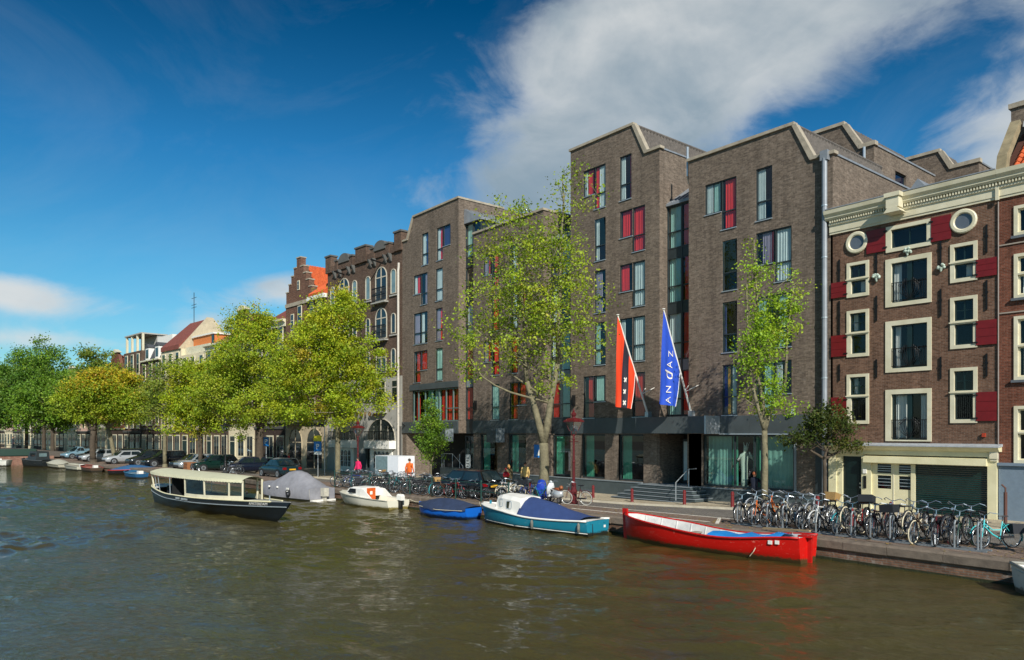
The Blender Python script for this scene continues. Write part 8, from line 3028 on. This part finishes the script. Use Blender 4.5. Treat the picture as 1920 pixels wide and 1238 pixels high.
# ------------------------------------------------------------------ people: one skinned surface each
def person(label, x, y, heading, top, legs, hair, skin='#c58f72', H=1.72, arms='down', z=None, long_coat=False, bag=None, stride=.12, hairlen=0.0, name='person'):
    J = {}
    s_ = H / 1.75

    def P(k, p, r):
        J[k] = (Vector(p) * s_, r * s_)
    P('pelvis', (0, 0, .95), .15); P('waist', (0, 0, 1.1), .135); P('chest', (.01, 0, 1.3), .155); P('neck0', (.0, 0, 1.46), .08); P('neck', (.015, 0, 1.53), .055)
    P('chin', (.035, 0, 1.58), .07); P('head', (.03, 0, 1.66), .095); P('crown', (.02, 0, 1.72), .07)
    for sd, sg, st in (('l', 1, stride), ('r', -1, -stride)):
        P('hip' + sd, (0, sg * .1, .9), .105); P('knee' + sd, (st * .6 + .03, sg * .11, .5), .068); P('ank' + sd, (st, sg * .11, .09), .045); P('toe' + sd, (st + .15, sg * .13, .04), .04)
        P('sho' + sd, (0, sg * .19, 1.42), .07)
        if arms == 'down':
            P('elb' + sd, (-.03 - st * .3, sg * .26, 1.14), .05); P('wri' + sd, (.05 - st * .6, sg * .26, .9), .036); P('han' + sd, (.08 - st * .7, sg * .25, .81), .038)
        elif arms == 'ride':
            P('elb' + sd, (.2, sg * .27, 1.18), .05); P('wri' + sd, (.42, sg * .24, 1.06), .036); P('han' + sd, (.5, sg * .23, 1.05), .038)
        else:
            P('elb' + sd, (.22, sg * .28, 1.4), .05); P('wri' + sd, (.2, sg * .1, 1.58), .036); P('han' + sd, (.18, sg * .05, 1.66), .04)
    E_ = [('pelvis', 'waist'), ('waist', 'chest'), ('chest', 'neck0'), ('neck0', 'neck'), ('neck', 'chin'), ('chin', 'head'), ('head', 'crown')]
    for sd in 'lr':
        E_ += [('pelvis', 'hip' + sd), ('hip' + sd, 'knee' + sd), ('knee' + sd, 'ank' + sd), ('ank' + sd, 'toe' + sd), ('chest', 'sho' + sd), ('sho' + sd, 'elb' + sd), ('elb' + sd, 'wri' + sd), ('wri' + sd, 'han' + sd)]
    keys = list(J)
    me = bpy.data.meshes.new('body')
    me.from_pydata([tuple(J[k][0]) for k in keys], [(keys.index(a), keys.index(b)) for a, b in E_], [])
    o = bpy.data.objects.new('body', me)
    COL.objects.link(o)
    md = o.modifiers.new('skin', 'SKIN')
    for k, sv in zip(keys, me.skin_vertices[0].data):
        sv.radius = (J[k][1], J[k][1] * (1.0 if k not in ('chest', 'waist', 'pelvis') else 1.0))
        sv.use_root = (k == 'pelvis')
    sub = o.modifiers.new('sub', 'SUBSURF')
    sub.levels = sub.render_levels = 1
    dg = bpy.context.evaluated_depsgraph_get()
    m2 = bpy.data.meshes.new_from_object(o.evaluated_get(dg))
    bpy.data.objects.remove(o)
    m2.materials.clear()
    for c, nm in ((top, 'cloth_'), (legs, 'cloth_'), (skin, 'skin_'), ('#1c1a19', 'shoe_')):
        m2.materials.append(mat(nm + c.strip('#'), c, .8, var=.08))
    for p in m2.polygons:
        c = p.center / s_
        if c.z > 1.535:
            p.material_index = 2
        elif abs(c.y) > .2 and ((arms == 'down' and c.z < .9) or (arms == 'ride' and c.x > .43)):
            p.material_index = 2
        elif c.z < .07:
            p.material_index = 3
        elif c.z < (.92 if not long_coat else .58) and not (abs(c.y) > .2 and arms == 'down' and c.z > .85):
            p.material_index = 1
        p.use_smooth = True
    r = thing(name, label, 'person', (x, y, ground_z(x, y) + .09 if z is None else z), heading)
    obj('body', m2, r)
    hm = mat('hair_' + hair.strip('#'), hair, .7, var=.2)
    hr_ = MB()
    rings = []
    for i in range(6):
        t = i / 5
        a = math.pi * (.06 + .52 * t + hairlen * .12 * t)
        rings.append([((.02 + .108 * math.sin(a) * math.cos(q * math.pi / 6) - .02) * s_, (.1 * math.sin(a) * math.sin(q * math.pi / 6)) * s_, (1.665 + .115 * math.cos(a) - (hairlen * .12 * t if math.cos(q * math.pi / 6) < .3 else 0)) * s_) for q in range(12)])
    hr_.loft(rings, cap=False)
    hr_.poly(rings[0])
    hr_.build('hair', hm, r, smooth=True)
    nose = MB().ball((.135 * s_, 0, 1.645 * s_), .018, .015, .022, 6, 4)
    nose.build('nose', mat('skin_' + skin.strip('#'), skin, .6), r)
    if long_coat:
        ct = MB()
        ct.loft([[(J['pelvis'][0].x + rr_ * math.cos(q * math.pi / 6) * 1.0, rr_ * 1.25 * math.sin(q * math.pi / 6), zz * s_) for q in range(12)] for rr_, zz in ((.14, 1.12), (.165, .95), (.18, .75), (.19, .6))], cap=False)
        ct.build('coat_skirt', mat('cloth_' + top.strip('#'), top, .8), r, smooth=True)
    if bag:
        bg_ = thing('shoulder_bag', bag[1], 'bag', (x, y, r.location.z), heading)
        MB().loft([[(-.2, .1, .92), (-.2, .44, .92), (-.3, .44, .95), (-.3, .1, .95)], [(-.16, .06, 1.05), (-.16, .48, 1.05), (-.34, .48, 1.06), (-.34, .06, 1.06)], [(-.2, .16, 1.24), (-.2, .4, 1.24), (-.28, .4, 1.25), (-.28, .16, 1.25)]]).build('bag_body', mat('bag_red', '#c8182a', .55), bg_, smooth=True)
        MB().tube([(-.22, .3, 1.22), (-.12, .22, 1.42), (0, .2, 1.5), (.12, .22, 1.38)], .018, 5).build('strap', MATS['bag_red'], bg_)
    return r


person('person seen from behind in an olive coat with blonde hair and a red bag', -36.5, 29.4, math.pi * .9, '#5d5238', '#d5cfc0', '#b98a4c', H=1.68, long_coat=True, bag=(1, 'bright red shoulder bag carried by the person in the olive coat'), hairlen=1.0)
person('person seen from behind in a tan jacket and dark trousers', -35.6, 30.0, math.pi * .88, '#c9ac6c', '#23262e', '#4b3626', H=1.84)
person('person in a bright pink jacket behind the bicycles', -47.6, 24.6, -math.pi * .45, '#d81f5e', '#2a2230', '#2b1d18', H=1.7, hairlen=.6)
person('person in dark clothes with ginger hair beside the slender tree', -19.2, 29.9, math.pi * .5, '#1b2030', '#171a22', '#8c4a28', H=1.62, arms='ride')
person('person in dark jacket standing by the round-arched shop', -70.0, 28.3, -1.2, '#22262b', '#1d1f24', '#2a211c', H=1.8)
person('person in a red top next to the dark jacket by the arched shop', -68.9, 28.2, -1.8, '#c4282a', '#23262e', '#6b4a30', H=1.7)
person('person in orange work clothes beside the white box trailer', -42.3, 25.6, 2.0, '#d8641c', '#c95a1c', '#3a2a20', H=1.78)
person('person in a blue top walking behind the far parked cars', -101.0, 20.4, 0.2, '#20489a', '#23262e', '#3a2a20', H=1.78)
person('person in a red top beside the one in blue behind the far cars', -102.4, 20.6, 0.2, '#a32430', '#23262e', '#3a2a20', H=1.72)
for i, (yy, c, cn) in enumerate(((7.2, '#7b2b3c', 'dark red'), (3.8, '#d5d2cc', 'white'), (10.3, '#2d3038', 'black'))):
    person('person in %s crossing the far bridge' % cn, -116.2 - i * .6, yy, 1.5, c, '#23262e', '#33261e', H=1.75, z=1.15)
# white sculpture behind the shop window
sp = thing('sculpture', 'white standing figure with raised arms and pronged head in the hotel window', 'sculpture', (-22.15, 33.6, .62), -.6)
M_SCW = mat('sculpture_white', '#d9dcd0', .6, var=.05)
bd_ = MB()
bd_.loft([[(cx_ + rx_ * math.cos(q * math.pi / 5), ry_ * math.sin(q * math.pi / 5), z_) for q in range(10)] for cx_, rx_, ry_, z_ in ((0, .13, .2, .02), (0, .12, .19, .3), (.0, .13, .18, .8), (-.02, .14, .2, 1.2), (.0, .15, .24, 1.55), (.03, .13, .2, 1.75), (.08, .08, .1, 1.82), (.14, .11, .11, 1.92), (.17, .13, .13, 2.08), (.18, .08, .09, 2.18))])
bd_.build('body', M_SCW, sp, smooth=True)
for s in (1, -1):
    MB().tube([(.03, s * .2, 1.68), (.2, s * .42, 1.42), (.33, s * .1, 1.85)], [.07, .055, .045], 7).build('arm', M_SCW, sp, smooth=True)
for a in range(5):
    MB().tube([(.17 + .08 * math.cos(a * 1.256), .09 * math.sin(a * 1.256), 2.12), (.2 + .15 * math.cos(a * 1.256), .16 * math.sin(a * 1.256), 2.33)], [.035, .012], 5).build('prong', M_SCW, sp)
for s in (1, -1):
    MB().ball((.08, s * .12, .04), .14, .07, .05, 8, 5).build('foot', M_SCW, sp, smooth=True)
# fallen leaves on the quay
lf = MB()
rgx = random.Random(3)
for _ in range(900):
    x = rgx.uniform(-44, -6)
    y = quay_y(x) + .1 + abs(rgx.gauss(0, 2.2))
    if y > 32.5:
        continue
    a, s = rgx.uniform(0, 6.3), rgx.uniform(.03, .07)
    zz = ground_z(x, y) + (.012 if y < quay_y(x) + 6.3 else .095)
    lf.quad(*[(x + s * math.cos(a + k * 1.57) * (1 if k % 2 else .6), y + s * math.sin(a + k * 1.57) * (1 if k % 2 else .6), zz + rgx.uniform(0, .02)) for k in range(4)])
o = lf.build('fallen_leaves', mat('dry_leaf', '#a88a3a', .8, var=.4, scale=3, col2='#6b5a20'))
struct(o, 'stuff')
# mooring ropes from boats to quay
for p0, p1, lab in (((-34.6, 20.95, -.15), (-33.4, quay_y(-33.4) + .1, .03), 'slack pale rope from the white cruiser stern to the quay'), ((-39.3, 19.6, .05), (-41.2, quay_y(-41.2) + .1, .03), 'pale mooring rope from the white cruiser bow to the quay'),
                    ((-27.9, 20.9, .1), (-29.4, quay_y(-29.4) + .1, .03), 'pale rope from the teal boat bow to the quay'), ((-13.2, 22.8, .12), (-14.6, 23.5, .03), 'yellowish rope from the red boat to the quay stones')):
    a, b = Vector(p0), Vector(p1)
    pts = [a.lerp(b, t / 6) - Vector((0, 0, .22 * math.sin(math.pi * t / 6))) for t in range(7)]
    o = MB().tube([tuple(p - a) for p in pts], .014, 5).build('mooring_rope', M_ROPE, None, loc=p0)
    tag(o, lab, 'rope')
